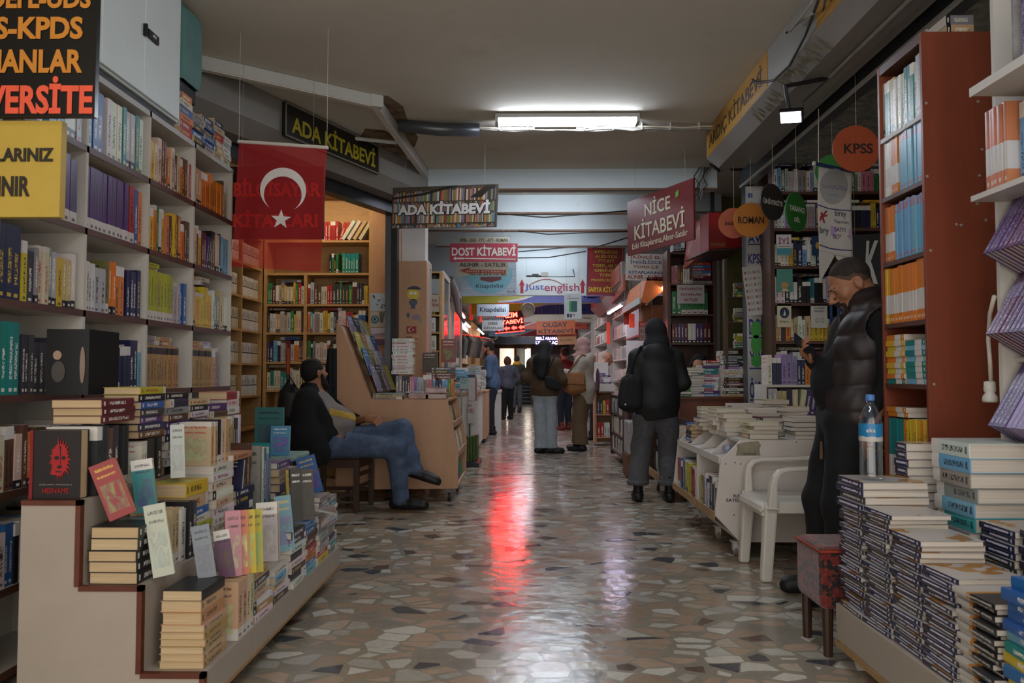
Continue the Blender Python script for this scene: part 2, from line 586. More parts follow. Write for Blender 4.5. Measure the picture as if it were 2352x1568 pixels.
def row(p0, along, out, length, where, pal=MIX, t=(.018, .045), h=(.19, .25), w=.16, name='paperback', seed=0, cv=None, lean=0.0, leave=0.0,
  runs=(1, 2), group=None, parts=False, pg=None, unit='book', kind=None, edge=.004):
 """upright books, spines out, standing side by side along a shelf"""
 r = random.Random(seed)
 along, out = Vector(along).normalized(), Vector(out).normalized()
 p0 = Vector(p0)
 s = .004
 i = 0
 up0 = Vector((0, 0, 1))
 run, c = 0, None
 kind = kind or name.replace('_', ' ')
 end = length - leave
 while True:
  if run <= 0:
   c = r.choice(pal)
   run = r.randint(*runs)
   tt = r.uniform(*t)
   hh = r.uniform(*h)
   cvx = cv or cv_for(c, r)
   pgx = pg or r.choice(['page white', 'page cream'])
  run -= 1
  if s + tt > end:
   break
  up = up0
  al = along
  if lean and i % 9 > 5:
   a = lean
   up = (up0 * math.cos(a) + along * math.sin(a)).normalized()
   al = (along * math.cos(a) - up0 * math.sin(a)).normalized()
  o = p0 + along * s - out * (edge + r.uniform(0, .008))
  if up is not up0:
   o = o + up0 * (tt * math.sin(a))
  lab = f"{c} {kind}, {ordn(i)} {unit} {where}"
  book(name, lab, o + al * tt, -out, -al, up, (w, tt * .97, hh), PAL.get(c, c), cvx, pgx, group, parts)
  s += tt / (math.cos(lean) if up is not up0 else 1) + .0012
  i += 1
 return i

def pile(base, ax_spine, ax_len, n, where, pal=MIX, t=(.018, .04), w=.14, h=.21, name='paperback', seed=0, cv=None, pg=None, parts=True, group=None,
   jit=.006, rot=.06, unit='up', same=False, kind=None):
 """books lying flat: base = centre of the footprint; spines face ax_spine, long side along ax_len. returns top z"""
 r = random.Random(seed)
 z = base[2]
 sp0 = Vector(ax_spine).normalized()
 ln0 = Vector(ax_len).normalized()
 c = None
 kind = kind or name.replace('_', ' ')
 for i in range(n):
  if c is None or not same:
   c = r.choice(pal)
  tt = r.uniform(*t)
  a = r.uniform(-rot, rot)
  R = Matrix.Rotation(a, 3, 'Z')
  sp, ln = R @ sp0, R @ ln0
  ww, hh = w * r.uniform(.95, 1.03), h * r.uniform(.96, 1.03)
  if same:
   ww, hh = w, h
  ctr = Vector((base[0], base[1], z)) + sp * r.uniform(-jit, jit) + ln * r.uniform(-jit, jit)
  o = ctr + sp * (ww / 2) - ln * (hh / 2)
  az = ln
  ax = -sp
  lab = f"{c} {kind}, {ordn(i)} {unit} {where}"
  book(name, lab, o, ax, Vector((0, 0, 1)), az, (ww, tt, hh), PAL.get(c, c), cv or cv_for(c, r), pg or r.choice(['page white', 'page cream', 'page old']), group, parts)
  z += tt + .0006
 return z
_row, _pile = row, pile

def row(p0, along, out, length, where, **k):
 k.setdefault('group', 'books ' + where)
 return _row(p0, along, out, length, where, **k)

def pile(base, s, l, n, where, **k):
 k.setdefault('group', 'books ' + where)
 return _pile(base, s, l, n, where, **k)

# ------------------------------------------------------------------ surfaces of the setting
mat('plaster ceiling', '#cbc6ba', .95, .06, 1.2, dirt=('#9c8a72', .9, .62, .35), spec=.1)
mat('plaster beam', '#b4bdbf', .9, .05, 2.0, dirt=('#8d8272', 2.0, .62, .3), spec=.1)
mat('plaster wall', '#9d968a', .9, .06, 2.0, dirt=('#6e6557', 1.5, .6, .3), spec=.1)
mat('brown paint', '#6d5444', .7, .1, 6)
mat('olive plaster', '#6f6f45', .9, .12, 2.0, dirt=('#4d4a30', 1.6, .55, .6))
mat('grey sheet', '#8b8883', .45, .06, 2.0, metal=.2)
mat('steel grey', '#55585c', .35, .08, 3.0, metal=.5)
mat('dark metal', '#26272a', .4, .1, 5, metal=.4)
mat('black plastic', '#161617', .5, .15, 8)
mat('white plastic', '#cfcac0', .38, .06, 5)
mat('white metal', '#b9bab6', .45, .06, 3)
mat('white lacquer', '#c9c2bb', .5, .04, 3, dirt=('#8d7f6f', 3.0, .66, .35))
mat('cart white', '#a2978a', .5, .05, 4, dirt=('#7b6f60', 2.2, .6, .4))
mat('white board', '#c9c4bb', .5, .05, 4, dirt=('#988d7c', 3.0, .66, .3))
mat('brown edge', '#5b2f20', .5, .15, 12)
mat('cable dark', '#2d2b2a', .6, .1)
mat('cable grey', '#8c8880', .6, .1)
mat('cord white', '#c3bbab', .5, .08)
mat('rubber', '#2a2a2b', .6, .15, 10)
mat('caster grey', '#7c7368', .5, .2, 8)
wood('plywood', '#ab8160', '#bb916f', .5, (1, 1, .25), 4)
wood('plywood shelf', '#a9824f', '#bd955f', .5, (1, 1, 4), 4)
wood('red veneer', '#6f3420', '#7d3d27', .45, (4, 4, .35), 3)
wood('dark veneer', '#3c2317', '#4e2e1e', .45, (3, 3, .4), 3)
wood('brown shelf', '#4a2c22', '#5a382b', .45, (3, .5, 6), 4)
wood('desk brown', '#5e2f1a', '#70391f', .4, (4, 4, .35), 3)
wood('chair wood', '#2e1c13', '#42291b', .4, (6, 6, .6), 4)
wood('raw pine', '#a7865a', '#8d6c43', .6, (.4, 6, 6), 4)

def floor_mat():
 t = NT('palladiana floor')
 tc = t.n('ShaderNodeTexCoord')
 co = tc.outputs['Object']
 wn = t.n('ShaderNodeTexNoise', {'Vector': co, 'Scale': 2.2, 'Detail': 2.0})
 wob = t.n('ShaderNodeVectorMath', {0: wn.outputs['Color'], 1: (.5, .5, .5)}, operation='SUBTRACT')
 w2 = t.n('ShaderNodeVectorMath', {0: wob.outputs[0]}, operation='SCALE')
 w2.inputs['Scale'].default_value = .12
 p = t.n('ShaderNodeVectorMath', {0: co, 1: w2.outputs[0]}, operation='ADD')
 mp = t.n('ShaderNodeMapping', {0: p.outputs[0]})
 mp.inputs['Scale'].default_value = (8.0, 11.5, 1)
 mp.inputs['Rotation'].default_value = (0, 0, .18)
 kw = dict(voronoi_dimensions='2D')
 v = t.n('ShaderNodeTexVoronoi', {'Vector': mp.outputs[0], 'Scale': 1.0, 'Randomness': 1.0}, feature='F1', **kw)
 e = t.n('ShaderNodeTexVoronoi', {'Vector': mp.outputs[0], 'Scale': 1.0, 'Randomness': 1.0}, feature='DISTANCE_TO_EDGE', **kw)
 sc = t.n('ShaderNodeSeparateColor', {0: v.outputs['Color']})
 ramp = t.n('ShaderNodeValToRGB', {0: sc.outputs[0]})
 cr = ramp.color_ramp
 cr.interpolation = 'CONSTANT'
 cols = [(0, '#ac957f'), (.18, '#9f8a75'), (.32, '#b39c86'), (.45, '#bfbbae'), (.58, '#cdc9bd'), (.71, '#aba79b'), (.79, '#8b8478'), (.87, '#4b4b50'), (.935, '#69564c'), (.965, '#b8a894')]
 while len(cr.elements) < len(cols):
  cr.elements.new(.5)
 for el, (pos, c) in zip(cr.elements, cols):
  el.position = pos
  el.color = (*srgb(c), 1)
 # some stones do not reach their neighbours: broader joints of grey cement
 gw = t.n('ShaderNodeMapRange', {0: sc.outputs[1], 1: 0., 2: 1., 3: -.04, 4: .26})
 joint = t.math('LESS_THAN', e.outputs['Distance'], gw.outputs[0])
 n1 = t.n('ShaderNodeTexNoise', {'Vector': co, 'Scale': 30.0, 'Detail': 5.0, 'Roughness': .7})
 n2 = t.n('ShaderNodeTexNoise', {'Vector': co, 'Scale': 1.1, 'Detail': 3.0})
 c = t.mix(joint, ramp.outputs[0], srgb('#918979'))
 k = t.n('ShaderNodeMapRange', {0: n1.outputs[0], 1: .3, 2: .7, 3: .86, 4: 1.1})
 c2 = t.n('ShaderNodeVectorMath', {0: c}, operation='SCALE')
 t.set(c2.inputs['Scale'], k.outputs[0])
 # chipped holes
 hole = t.n('ShaderNodeTexNoise', {'Vector': co, 'Scale': 3.1, 'Detail': 5.0, 'Roughness': .75})
 hm = t.math('GREATER_THAN', hole.outputs[0], .735)
 c3 = t.mix(hm, c2.outputs[0], srgb('#2f2721'))
 t.set(t.b.inputs['Base Color'], c3)
 rr = t.n('ShaderNodeMapRange', {0: n2.outputs[0], 1: .3, 2: .7, 3: .1, 4: .2})
 r2 = t.math('ADD', rr.outputs[0], t.math('MULTIPLY', joint, .06))
 t.set(t.b.inputs['Roughness'], t.math('ADD', r2, t.math('MULTIPLY', hm, .5)))
 t.b.inputs['Specular IOR Level'].default_value = .55
 n4 = t.n('ShaderNodeTexNoise', {'Vector': co, 'Scale': 9.0, 'Detail': 2.0})
 tilt = t.math('MULTIPLY', sc.outputs[2], .5)
 h = t.math('ADD', t.math('ADD', t.math('MULTIPLY', n4.outputs[0], .9), t.math('MULTIPLY', n1.outputs[0], .12)), t.math('MULTIPLY', joint, -.03))
 t.bump(h, .32, .012)
 MATS['palladiana floor'] = t.m

floor_mat()

# ------------------------------------------------------------------ the large setting
CE = 3.25
struct('floor', MB().box(-4.2, 4.4, -1.5, 36, -.08, 0), 'palladiana floor')
mb = MB().box(-4.2, 4.4, -1.5, 12.8, CE, CE + .12)
struct('ceiling', mb, 'plaster ceiling')
struct('wall_left', MB().box(-3.35, -3.2, -1.5, 12.9, 0, CE), 'plaster wall')
struct('wall_right', MB().box(3.7, 3.85, -1.5, 12.9, 0, CE), 'plaster wall')
for i, y in enumerate((8.0, 9.17, 10.3, 11.6)):
 b = struct('beam', MB().box(-1.28, 2.0 if y < 9 else 2.34, y, y + .14, 3.035, CE - .001), 'plaster beam')
 struct('beam_edge', MB().box(-1.282, 2.002 if y < 9 else 2.342, y - .004, y + .02, 3.024, 3.045), 'brown paint', b)
struct('lintel', MB().box(-3.2, 3.7, 12.72, 12.9, 2.42, CE - .001), 'plaster beam')
struct('ceiling_low', MB().box(-3.2, 3.7, 12.9, 34, 2.72, 2.85), 'plaster beam')
struct('wall_side', MB().box(-3.35, -3.2, 12.9, 34, 0, 2.9), 'plaster wall')
struct('wall_side', MB().box(3.7, 3.85, 12.9, 34, 0, 2.9), 'plaster wall')
struct('wall_back', MB().box(-3.3, 3.8, 34, 34.2, 0, 3.3), 'plaster wall')
struct('column', MB().box(-1.28, -1.03, 8.25, 8.5, 0, CE - .22), 'white lacquer')
struct('column', MB().box(2.35, 2.68, 9.32, 9.55, 0, CE - .002), 'olive plaster')
struct('column', MB().box(2.2, 2.349, 9.35, 9.5, 0, CE - .002), 'plaster beam')
cl = struct('column_cladding', MB().box(-1.3, -1.01, 8.22, 8.52, 0, 2.33), 'plywood')

# band over the shops on the right: grey sheet-metal fascia
mb = MB()
Y0, Y1 = .2, 6.75
prof = [(1.6, CE - .002), (1.6, 3.0), (1.70, 2.92), (1.92, 2.92), (1.92, 2.96), (2.02, 2.96), (2.02, CE - .002)]
mb.prism([(x, Y0, z) for x, z in prof], (0, Y1 - Y0, 0))
fr = struct('trim_right', mb, 'grey sheet')
struct('trim_steel', MB().box(2.12, 2.22, .2, 7.6, 2.95, 3.11), 'steel grey')
struct('trim_steel', MB().box(2.115, 2.135, .2, 7.6, 2.945, 2.965), 'white metal')
struct('trim_box', MB().box(2.03, 2.3, .2, 7.6, 3.115, CE - .002), 'dark metal')

# band over the shop on the left: slanting towards the passage
A, B = Vector((-2.17, 5.18, 0)), Vector((-.96, 8.03, 0))
A = A - (B - A) * .35
du = (B - A).normalized()
dn = Vector((du.y, -du.x, 0))           # towards the passage
mb = MB()
prof = [(0, CE - .002), (0, 3.0), (-.14, 2.90), (-.36, 2.90), (-.36, CE - .002)]
mb.prism([A + dn * o + Vector((0, 0, z)) for o, z in prof], B - A)
struct('trim_left', mb, 'grey sheet')
mb = MB()
mb.prism([A + dn * o + Vector((0, 0, z)) for o, z in ((-.30, 2.90), (-.30, 2.78), (-.42, 2.78), (-.42, 2.90))], (B - A) * 1.02)
struct('trim_dark', mb, 'dark metal')
mb = MB().box(-1.36, -1.30, 8.05, 8.2, 0, 2.85)
struct('trim_post', mb, 'dark metal')
mb = MB().box(-1.42, -1.36, 8.05, 8.2, 0, 2.85)
struct('trim_post', mb, 'steel grey')
# shutter posts on the right
struct('trim_post', MB().box(2.16, 2.24, 7.55, 7.7, 0, 2.96), 'steel grey')

pts = [(-.62 + 1.95 * i / 24, 8.92 + .03 * math.sin(i * 1.7) + .02 * math.sin(i * 4.1)) for i in range(25)]
struct('floor_joint', MB().prism([(x, y, .0005) for x, y in pts] + [(x, y + .035 + .02 * math.sin(x * 9), .0005) for x, y in pts[::-1]], (0, 0, .001)), mat('joint dark', '#3a332d', .6, .2, 20))

# stain and peeled patches beside the ceiling trunking
t = NT('water stain')
tc = t.n('ShaderNodeTexCoord')
nz = t.n('ShaderNodeTexNoise', {'Vector': tc.outputs['Object'], 'Scale': 7.0, 'Detail': 6.0, 'Roughness': .75})
rp = t.n('ShaderNodeMapRange', {0: nz.outputs[0], 1: .38, 2: .62})
t.set(t.b.inputs['Base Color'], t.mix(rp.outputs[0], srgb('#4d3a26'), srgb('#8a7458')))
t.b.inputs['Roughness'].default_value = .95
MATS['water stain'] = t.m
stain = [(-1.95, 5.35), (-1.6, 5.62), (-1.25, 5.8), (-1.02, 5.86), (-.94, 6.1), (-.96, 6.5), (-.93, 6.9), (-1.0, 7.2), (-1.1, 7.1), (-1.12, 6.3), (-1.3, 5.98), (-1.7, 5.75), (-2.0, 5.5)]
struct('ceiling_stain', MB().prism([(x, y, CE - .004) for x, y in stain], (0, 0, .003)), 'water stain')
stain = [(-1.2, 6.7), (-1.05, 7.0), (-1.05, 7.6), (-1.2, 7.5), (-1.45, 6.9), (-1.35, 6.65)]
struct('ceiling_stain', MB().prism([(x, y, CE - .004) for x, y in stain], (0, 0, .003)), 'water stain')

# white cable trunking on the ceiling
t = thing('cable_trunking', 'white bent cable trunking fixed to the stained ceiling by the slanting fascia', 'cable trunking', (-1.1, 5.86, CE))
for p, q in (((-2.3, 4.98), (-1.12, 5.86)), ((-1.12, 5.86), (-1.0, 8.0))):
 d = Vector((q[0] - p[0], q[1] - p[1], 0))
 L = d.length
 d.normalize()
 n = Vector((d.y, -d.x, 0))
 m = Vector(((p[0] + q[0]) / 2, (p[1] + q[1]) / 2, CE - .045))
 obj('channel', MB().obox(m, d, n, (0, 0, 1), L, .06, .088), 'white metal', t, bevel=.006)
 obj('cover_strip', MB().obox(m - Vector((0, 0, .047)), d, n, (0, 0, 1), L, .05, .006), 'white plastic', t)
obj('corner_cap', MB().obox((-1.12, 5.87, CE - .047), (1, .6, 0), (-.6, 1, 0), (0, 0, 1), .1, .1, .094), 'white metal', t, bevel=.006)
tag(obj('cable_conduit', MB().tube([(-1.9, 6.62, CE - .05), (-1.12, 6.9, CE - .05)], .018), 'white metal'), 'thin white conduit under the ceiling behind the yellow lettered fascia sign', 'conduit')
# grey pipe wrapped in foil, wires tied beyond it
tag(obj('foil_pipe', MB().tube([(-1.03, 6.42, CE - .05), (-.7, 6.5, CE - .06), (-.36, 6.52, CE - .06)], [.05, .055, .055], 14), 'steel grey', smooth=True), 'grey wrapped pipe end hanging under the ceiling beside the lamp', 'pipe')
t = thing('cable_bundle', 'bundle of pale cables tied along the ceiling behind the tube lamp', 'cables', (.6, 6.55, CE))
for k in range(4):
 r = random.Random(k)
 pts = [(-.36 + 2.0 * i / 14, 6.53 + .012 * k + r.uniform(-.01, .01), CE - .035 - .012 * (k % 2) + r.uniform(-.01, .006)) for i in range(15)]
 obj('cable', MB().tube(pts, .008, 6), 'cable grey' if k else 'cord white', t)
for i in range(8):
 x = -.2 + i * .24
 obj('cable_tie', MB().box(x, x + .008, 6.515, 6.575, CE - .06, CE - .002), 'white plastic', t)

# ------------------------------------------------------------------ lamps
def tube_lamp(name, label, a, b, strength, col='#e8f1ff', w=.14, h=.06, group='ceiling tube lamps', tubes=2, up=(0, 0, 1), body='white metal', key=None):
 a, b = Vector(a), Vector(b)
 d = (b - a)
 L = d.length
 d.normalize()
 up = Vector(up).normalized()
 n = d.cross(up).normalized()
 c = (a + b) / 2
 t = thing(name, label, 'lamp', c + up * h, group)
 e = emit(key or f'tube {strength} {col}', col, strength)
 obj('lamp_body', MB().obox(c + up * (h * .75), d, n, up, L, w, h * .5), body, t, bevel=.004)
 for k in range(tubes):
  o = (k - (tubes - 1) / 2) * w * .5
  obj('tube', MB().tube([a + d * .02 + n * o + up * h * .25, b - d * .02 + n * o + up * h * .25], h * .24, 10), e, t)
 for s in (a + d * .012, b - d * .012):
  obj('end_cap', MB().obox(s + up * h * .35, d, n, up, .024, w * .95, h * .7), body, t)
 return t

tl = tube_lamp('tube_lamp', 'bright double tube lamp on the ceiling in front of the white beams', (-.22, 6.33, CE - .075), (.95, 6.33, CE - .075), TUBE_MAIN, h=.07, w=.15)
obj('ballast_cover', MB().box(.1, .44, 6.3, 6.36, CE - .105, CE - .078), 'white plastic', tl)
for i, (y, lab) in enumerate(((8.6, 'tube lamp hidden above the first beam past the column'), (9.75, 'tube lamp hidden between the second and third white beams'), (11.0, 'tube lamp hidden between the last two white beams'), (12.2, 'tube lamp lighting the white lintel above the arrow sign'))):
 tube_lamp('tube_lamp', lab, (-.3, y, CE - .075), (.9, y, CE - .075), TUBE_BEAM, h=.07, w=.15)
for i, (y, lab) in enumerate(((13.15, 'tube lamp in the low passage behind the arrow sign'), (17.5, 'tube lamp beyond the yellow and blue banner'), (21.0, 'tube lamp above the orange shop sign'), (26.0, 'tube lamp near the dark sign with gold letters'))):
 tube_lamp('tube_lamp', lab, (-.25, y, 2.62), (.95, y, 2.62), TUBE_FAR, h=.07, w=.15)
# unseen lamp added in line with the row, fill light for the near end
tube_lamp('tube_lamp', 'added fill tube lamp, out of view at the entrance end of the passage ceiling', (-.22, 1.2, CE - .075), (.95, 1.2, CE - .075), TUBE_MAIN * .8, h=.07, w=.15)

# ------------------------------------------------------------------ LEFT: tall white bookcase with brown shelves
BX = -1.875
BAYS = [2.2, 2.76, 3.32, 3.88, 4.42, 5.0]
LV = [.36, .71, 1.06, 1.41, 1.765, 2.12]
TOP = 2.46
t = thing('tall_bookcase', 'tall white bookcase with brown shelf edges along the wall beside the stepped cart', 'bookcase', (BX - .14, 3.6, 0))
for y in BAYS:
 obj('side_panel', MB().box(BX - .27, BX, y - .009, y + .009, 0, TOP), 'white board', t)
for z in LV + [TOP, .06]:
 for y0, y1 in zip(BAYS[:-1], BAYS[1:]):
  o = obj('shelf', MB().box(BX - .265, BX - .003, y0 + .009, y1 - .009, z - .024, z), 'white board', t)
  obj('edge_strip', MB().box(BX - .003, BX + .002, y0 - .009, y1 + .009, z - .026, z + .002), 'brown shelf' if z < TOP else 'white metal', o)
obj('back_panel', MB().box(BX - .28, BX - .27, BAYS[0], BAYS[-1], 0, TOP), 'white board', t)

BAYN = ['bay nearest the hanging yellow sign', 'second bay past the yellow sign', 'third bay past the yellow sign', 'fourth bay, before the flag', 'bay beside the hanging flag']
SHN = {LV[0]: 'lowest shelf', LV[1]: 'second lowest shelf', LV[2]: 'shelf level with the black boxes', LV[3]: 'middle shelf', LV[4]: 'shelf above the middle', LV[5]: 'top shelf'}
SHORTB = ['bay by yellow sign', 'second bay', 'third bay', 'fourth bay', 'flag-side bay']
YEL, NAV, ORG_, PUR = ['yellow', 'lime'], ['navy', 'navy', 'charcoal', 'white'], ['orange', 'orange', 'orange', 'beige', 'brown'], ['purple']
plan = {
 # (bay, level): list of (palette, length share, runs, t, h, cover, page, lean)
 (0, 5): [(['blue', 'sky-blue', 'grey'], 1, (1, 3))],
 (0, 4): [(['purple', 'plum'], 1, (6, 12))],
 (0, 3): [(['blue', 'white', 'maroon', 'brown'], .4, (1, 2)), (['navy'], .6, (9, 9))],
 (0, 2): [(['teal'], 1, (20, 20))],
 (0, 1): [(MIX, 1, (1, 2))], (0, 0): [(MIX, 1, (1, 2))],
 (1, 5): [(['blue', 'purple', 'silver'], .3, (1, 3)), (['purple'], .25, (5, 5)), (['silver', 'white', 'sky-blue'], .45, (1, 3))],
 (1, 4): [(PUR, 1, (9, 9))],
 (1, 3): [(['navy'], .28, (9, 9)), (PALE, .72, (1, 2))],
 (1, 2): [(['teal'], .3, (9, 9)), (['charcoal', 'silver', 'red', 'white'], .7, (2, 3))],
 (1, 1): [(['orange', 'brown', 'white', 'cream'], .7, (1, 2)), (['sky-blue', 'white', 'navy'], .3, (1, 2))],
 (1, 0): [(['cream', 'white', 'black', 'blue'], 1, (1, 2))],
 (2, 5): [(['blue', 'purple', 'purple'], .3, (3, 5)), (['silver', 'white', 'white', 'teal', 'red'], .7, (1, 3))],
 (2, 4): [(PUR, .72, (20, 20)), (['red', 'orange', 'sky-blue', 'blue', 'white'], .28, (1, 1))],
 (2, 3): [(['white', 'cream', 'yellow', 'silver', 'teal', 'orange', 'olive', 'white'], .7, (1, 2)), (['white', 'navy'], .3, (3, 4))],
 (2, 2): [(['charcoal', 'navy'], .3, (2, 3)), (['navy', 'navy', 'sky-blue'], .7, (2, 3))],
 (2, 1): [(MIX, 1, (1, 2))],
 (3, 5): [(['yellow', 'orange', 'cream'], .3, (1, 2)), (['red', 'black', 'cream', 'white', 'brown', 'grey', 'orange'], .7, (1, 2))],
 (3, 4): [(['orange', 'green', 'yellow', 'grey', 'white'], .42, (1, 1)), (['orange', 'yellow', 'orange', 'brown', 'salmon'], .58, (1, 2))],
 (3, 3): [(['lime'], .62, (20, 20)), (['grey', 'blue', 'silver', 'black'], .3, (1, 1))],
 (3, 2): [(['tan'], .78, (20, 20))],
 (3, 1): [(MIX, 1, (1, 2))],
 (4, 5): [(ORG_, 1, (1, 3))],
 (4, 4): [(['purple', 'yellow', 'black', 'orange', 'maroon', 'brown', 'cream'], .8, (1, 2)), (['sky-blue'], .2, (1, 1))],
 (4, 3): [(['yellow', 'tan', 'tan', 'beige', 'yellow'], .55, (2, 3)), (['grey', 'white', 'salmon', 'beige'], .45, (1, 2))],
 (4, 2): [(['tan'], .6, (20, 20)), (['beige', 'grey'], .2, (1, 1))],
 (4, 1): [(MIX, 1, (1, 2))],
}
for (b, l), segs in plan.items():
 if b == 0 and l > 2 and l != 3:
  pass
 y0, y1 = BAYS[b] + .012, BAYS[b + 1] - .012
 yy = y0
 z = LV[l]
 for si, sg in enumerate(segs):
  pl, share, runs = sg[:3]
  L = (y1 - y0) * share
  big = pl in (PUR, ['teal'], ['navy'])
  nm = 'textbook' if (l >= 4 and b <= 2) or big else 'paperback' if l > 1 else 'used_book'
  cvx = {'lime': 'cover pale foot', 'tan': 'cover black series', 'purple': 'cover pale foot', 'teal': 'cover yellow title'}.get(pl[0] if len(set(pl)) == 1 else '', None)
  if pl == ['teal']:
   cvx = 'cover white title'
  hh = (.27, .29) if nm == 'textbook' else (.2, .25)
  if pl == ['tan']:
   hh = (.225, .228)
  if pl == ['lime']:
   hh = (.255, .258)
  end = ('' if len(segs) == 1 else (' near part' if si == 0 else ' far part' if si == len(segs) - 1 else ' centre part'))
  row((BX, yy, z), (0, 1, 0), (1, 0, 0), L, f'on {SHN[z]}{end} of {SHORTB[b]}', pal=pl, runs=runs, t=(.022, .05) if nm == 'textbook' else (.02, .042), h=hh, w=.19,
   name=nm, seed=b * 31 + l * 7 + si, cv=cvx, lean=.22 if (b, l) == (4, 4) and si == 0 else 0, edge=.012)
  yy += L
# flat books laid on the rows of tan and lime volumes
for i, (b, l, y, z, c) in enumerate(((3, 2, 3.98, .229, ['tan', 'grey']), (3, 2, 4.16, .229, ['tan', 'beige']), (4, 2, 4.55, .229, ['tan']), (4, 2, 4.7, .229, ['silver', 'grey']), (3, 3, 4.0, .259, ['lime', 'yellow']), (4, 3, 4.66, .255, ['cream', 'brown']))):
 pile((BX - .1, y, LV[l] + z), (1, 0, 0), (0, 1, 0), 2, f'lying on the upright row {ORD[i]} laid pair {SHORTB[b]}', pal=c, t=(.018, .026), w=.13, h=.15, seed=i, parts=False)

# a boxed set with dark cover standing in front of the row of the teal textbooks
t = thing('boxed_set', 'black boxed set with a pale figure on its cover standing before the bookcase', 'boxed set', P(160, 905, 2.93))
c = P(104, 905, 2.9)
r_ = P(218, 900, 3.04)
c.z = r_.z = 1.062
c.x = max(c.x, BX + .005)
fr_ = board('boxed_set', '', '', c, (c.x + .155, c.y + .01, c.z), .245, .05, '#141214', root=t)[1]
bm_ = MB().prism([(c.x + .155, c.y + .01, 1.062), (c.x + .205, c.y + .13, 1.062), (c.x + .205, c.y + .13, 1.3), (c.x + .155, c.y + .01, 1.306)], (-.02, .03, 0))
obj('spine_side', bm_, mat('sign #1b181b', '#1b181b', .4), t)
shape(fr_, circ(.3, .35, .16, .16), '#4a4440', t, 'printed_figure')
shape(fr_, circ(.27, .6, .1, .07), '#a58a78', t, 'printed_figure')
shape(fr_, circ(.86, .45, .06, .28), '#8a7468', t, 'printed_figure')

# books stacked on top of the bookcase beyond the cabinet
for i, (y, n, pl, ln) in enumerate(((4.30, 6, ['blue', 'pink', 'white', 'red', 'orange'], .16), (4.46, 5, ['grey', 'charcoal', 'blue'], .16), (4.62, 6, ['silver', 'navy', 'brown', 'blue'], .16), (4.76, 6, ['beige', 'silver', 'red', 'navy'], .14), (4.9, 5, ['white', 'red', 'silver', 'cream', 'blue'], .14))):
 pile((BX - .1, y, TOP + .001), (1, 0, 0), (0, 1, 0), n, f'in the {ORD[i]} stack on the bookcase top past the cabinet', pal=pl, t=(.03, .045), w=.2, h=ln, seed=40 + i, parts=False, rot=.03)

# white wall cabinet over the bookcase
t = thing('wall_cabinet', 'white metal cabinet with black latches above the tall bookcase', 'cabinet', (-2.05, 3.4, 2.5))
mat('cabinet white', '#e3f0f2', .4, .03, 3)
obj('body', MB().box(-2.2, -1.885, 2.2, 4.21, 2.51, CE - .004), 'cabinet white', t, bevel=.003)
obj('dark_base', MB().box(-2.2, -1.9, 2.2, 4.19, 2.462, 2.508), 'black plastic', t)  # solid black strip stands in for the shaded gap above the bookcase
for y0, y1, h in ((2.25, 2.82, 0), (2.83, 3.40, 2.79), (3.405, 3.79, 0), (3.795, 4.19, 3.84)):
 d = obj('door', MB().box(-1.885, -1.868, y0, y1, 2.52, CE - .02), 'cabinet white', t, bevel=.003)
 if h:
  y = y1 - .09 if h < 3 else y0 + .06
  q = obj('latch', MB().box(-1.868, -1.855, y - .05, y + .06, 2.815, 2.855), 'black plastic', d)
  obj('latch_pin', MB().box(-1.855, -1.85, y - .01, y + .02, 2.829, 2.841), 'white metal', q)
  obj('keeper', MB().box(-1.868, -1.85, y - .085, y - .07, 2.805, 2.865), 'dark metal', d)
# teal wrapped bale beside it
t = thing('wrapped_bale', 'pale teal wrapped bale standing on dark blocks beside the white cabinet', 'bale', (-2.0, 4.55, 2.8))
mb = MB()
rr = random.Random(3)

def bale(u, v):
 a = 2 * PI * u
 z = v
 k = 1 - .12 * (abs(2 * v - 1) ** 8)
 sx = math.copysign(abs(math.cos(a)) ** .18, math.cos(a)) * .13 * k
 sy = math.copysign(abs(math.sin(a)) ** .18, math.sin(a)) * .13 * k
 w = .006 * math.sin(9 * a + 14 * v)
 return (-2.02 + sx * (1 + w), 4.42 + sy, 2.80 + .42 * z + .008 * math.sin(5 * a) * (v > .5))

mb.sheet(bale, 48, 14)
obj('wrapping', mb, mat('teal wrap', '#5f8a86', .6, .1, 8), t, smooth=True)
obj('end_face', MB().disc((-2.02, 4.42, 3.2), (0, 0, 1), .11, .01), 'teal wrap', t)
obj('block', MB().box(-2.13, -1.93, 4.32, 4.54, 2.72, 2.81), 'black plastic', t)
# ------------------------------------------------------------------ hanging signs over the left bookcase
mat('sign black gloss', '#121110', .25, .1, 6)
t = thing('hanging_sign', 'black hanging sign with orange and red lettering above the yellow sign', 'sign', P(100, 200, 2.42))
a, b = P(-330, 268, 2.42), P(217, 268, 2.42)
_, fr_ = board('', 'hang', '', a, b, 0.50, .02, '#121110', root=t, m=MATS['sign black gloss'])
a_, u_, v_, n_, w_, h_ = fr_
yy = lambda py: (268 - py) / 1800 * 2.42
lettering('ALES-KPDS', a_, u_, v_, (w_ - .043 - .43, w_ - .043, yy(84), yy(30)), inkmat('#c07c28'), t, .035)
lettering('ROMANLAR', a_, u_, v_, (w_ - .041 - .425, w_ - .041, yy(165), yy(108)), inkmat('#c07c28'), t, .035)
lettering('ÜNİVERSİTE', a_, u_, v_, (w_ - .006 - .505, w_ - .006, yy(262), yy(172)), inkmat('#e0583a'), t, .035)
lettering('TOEFL-ÜDS', a_, u_, v_, (w_ - .4, w_ - .02, yy(10), yy(-48)), inkmat('#c07c28'), t, .035)
t = thing('hanging_sign', 'yellow hanging sign with dark lettering below the black sign', 'sign', P(60, 400, 2.44))
a, b = P(-330, 498, 2.44), P(136, 498, 2.44)
_, fr_ = board('', '', '', a, b, .308, .03, '#b5993f', root=t, rough=.5)
a_, u_, v_, n_, w_, h_ = fr_
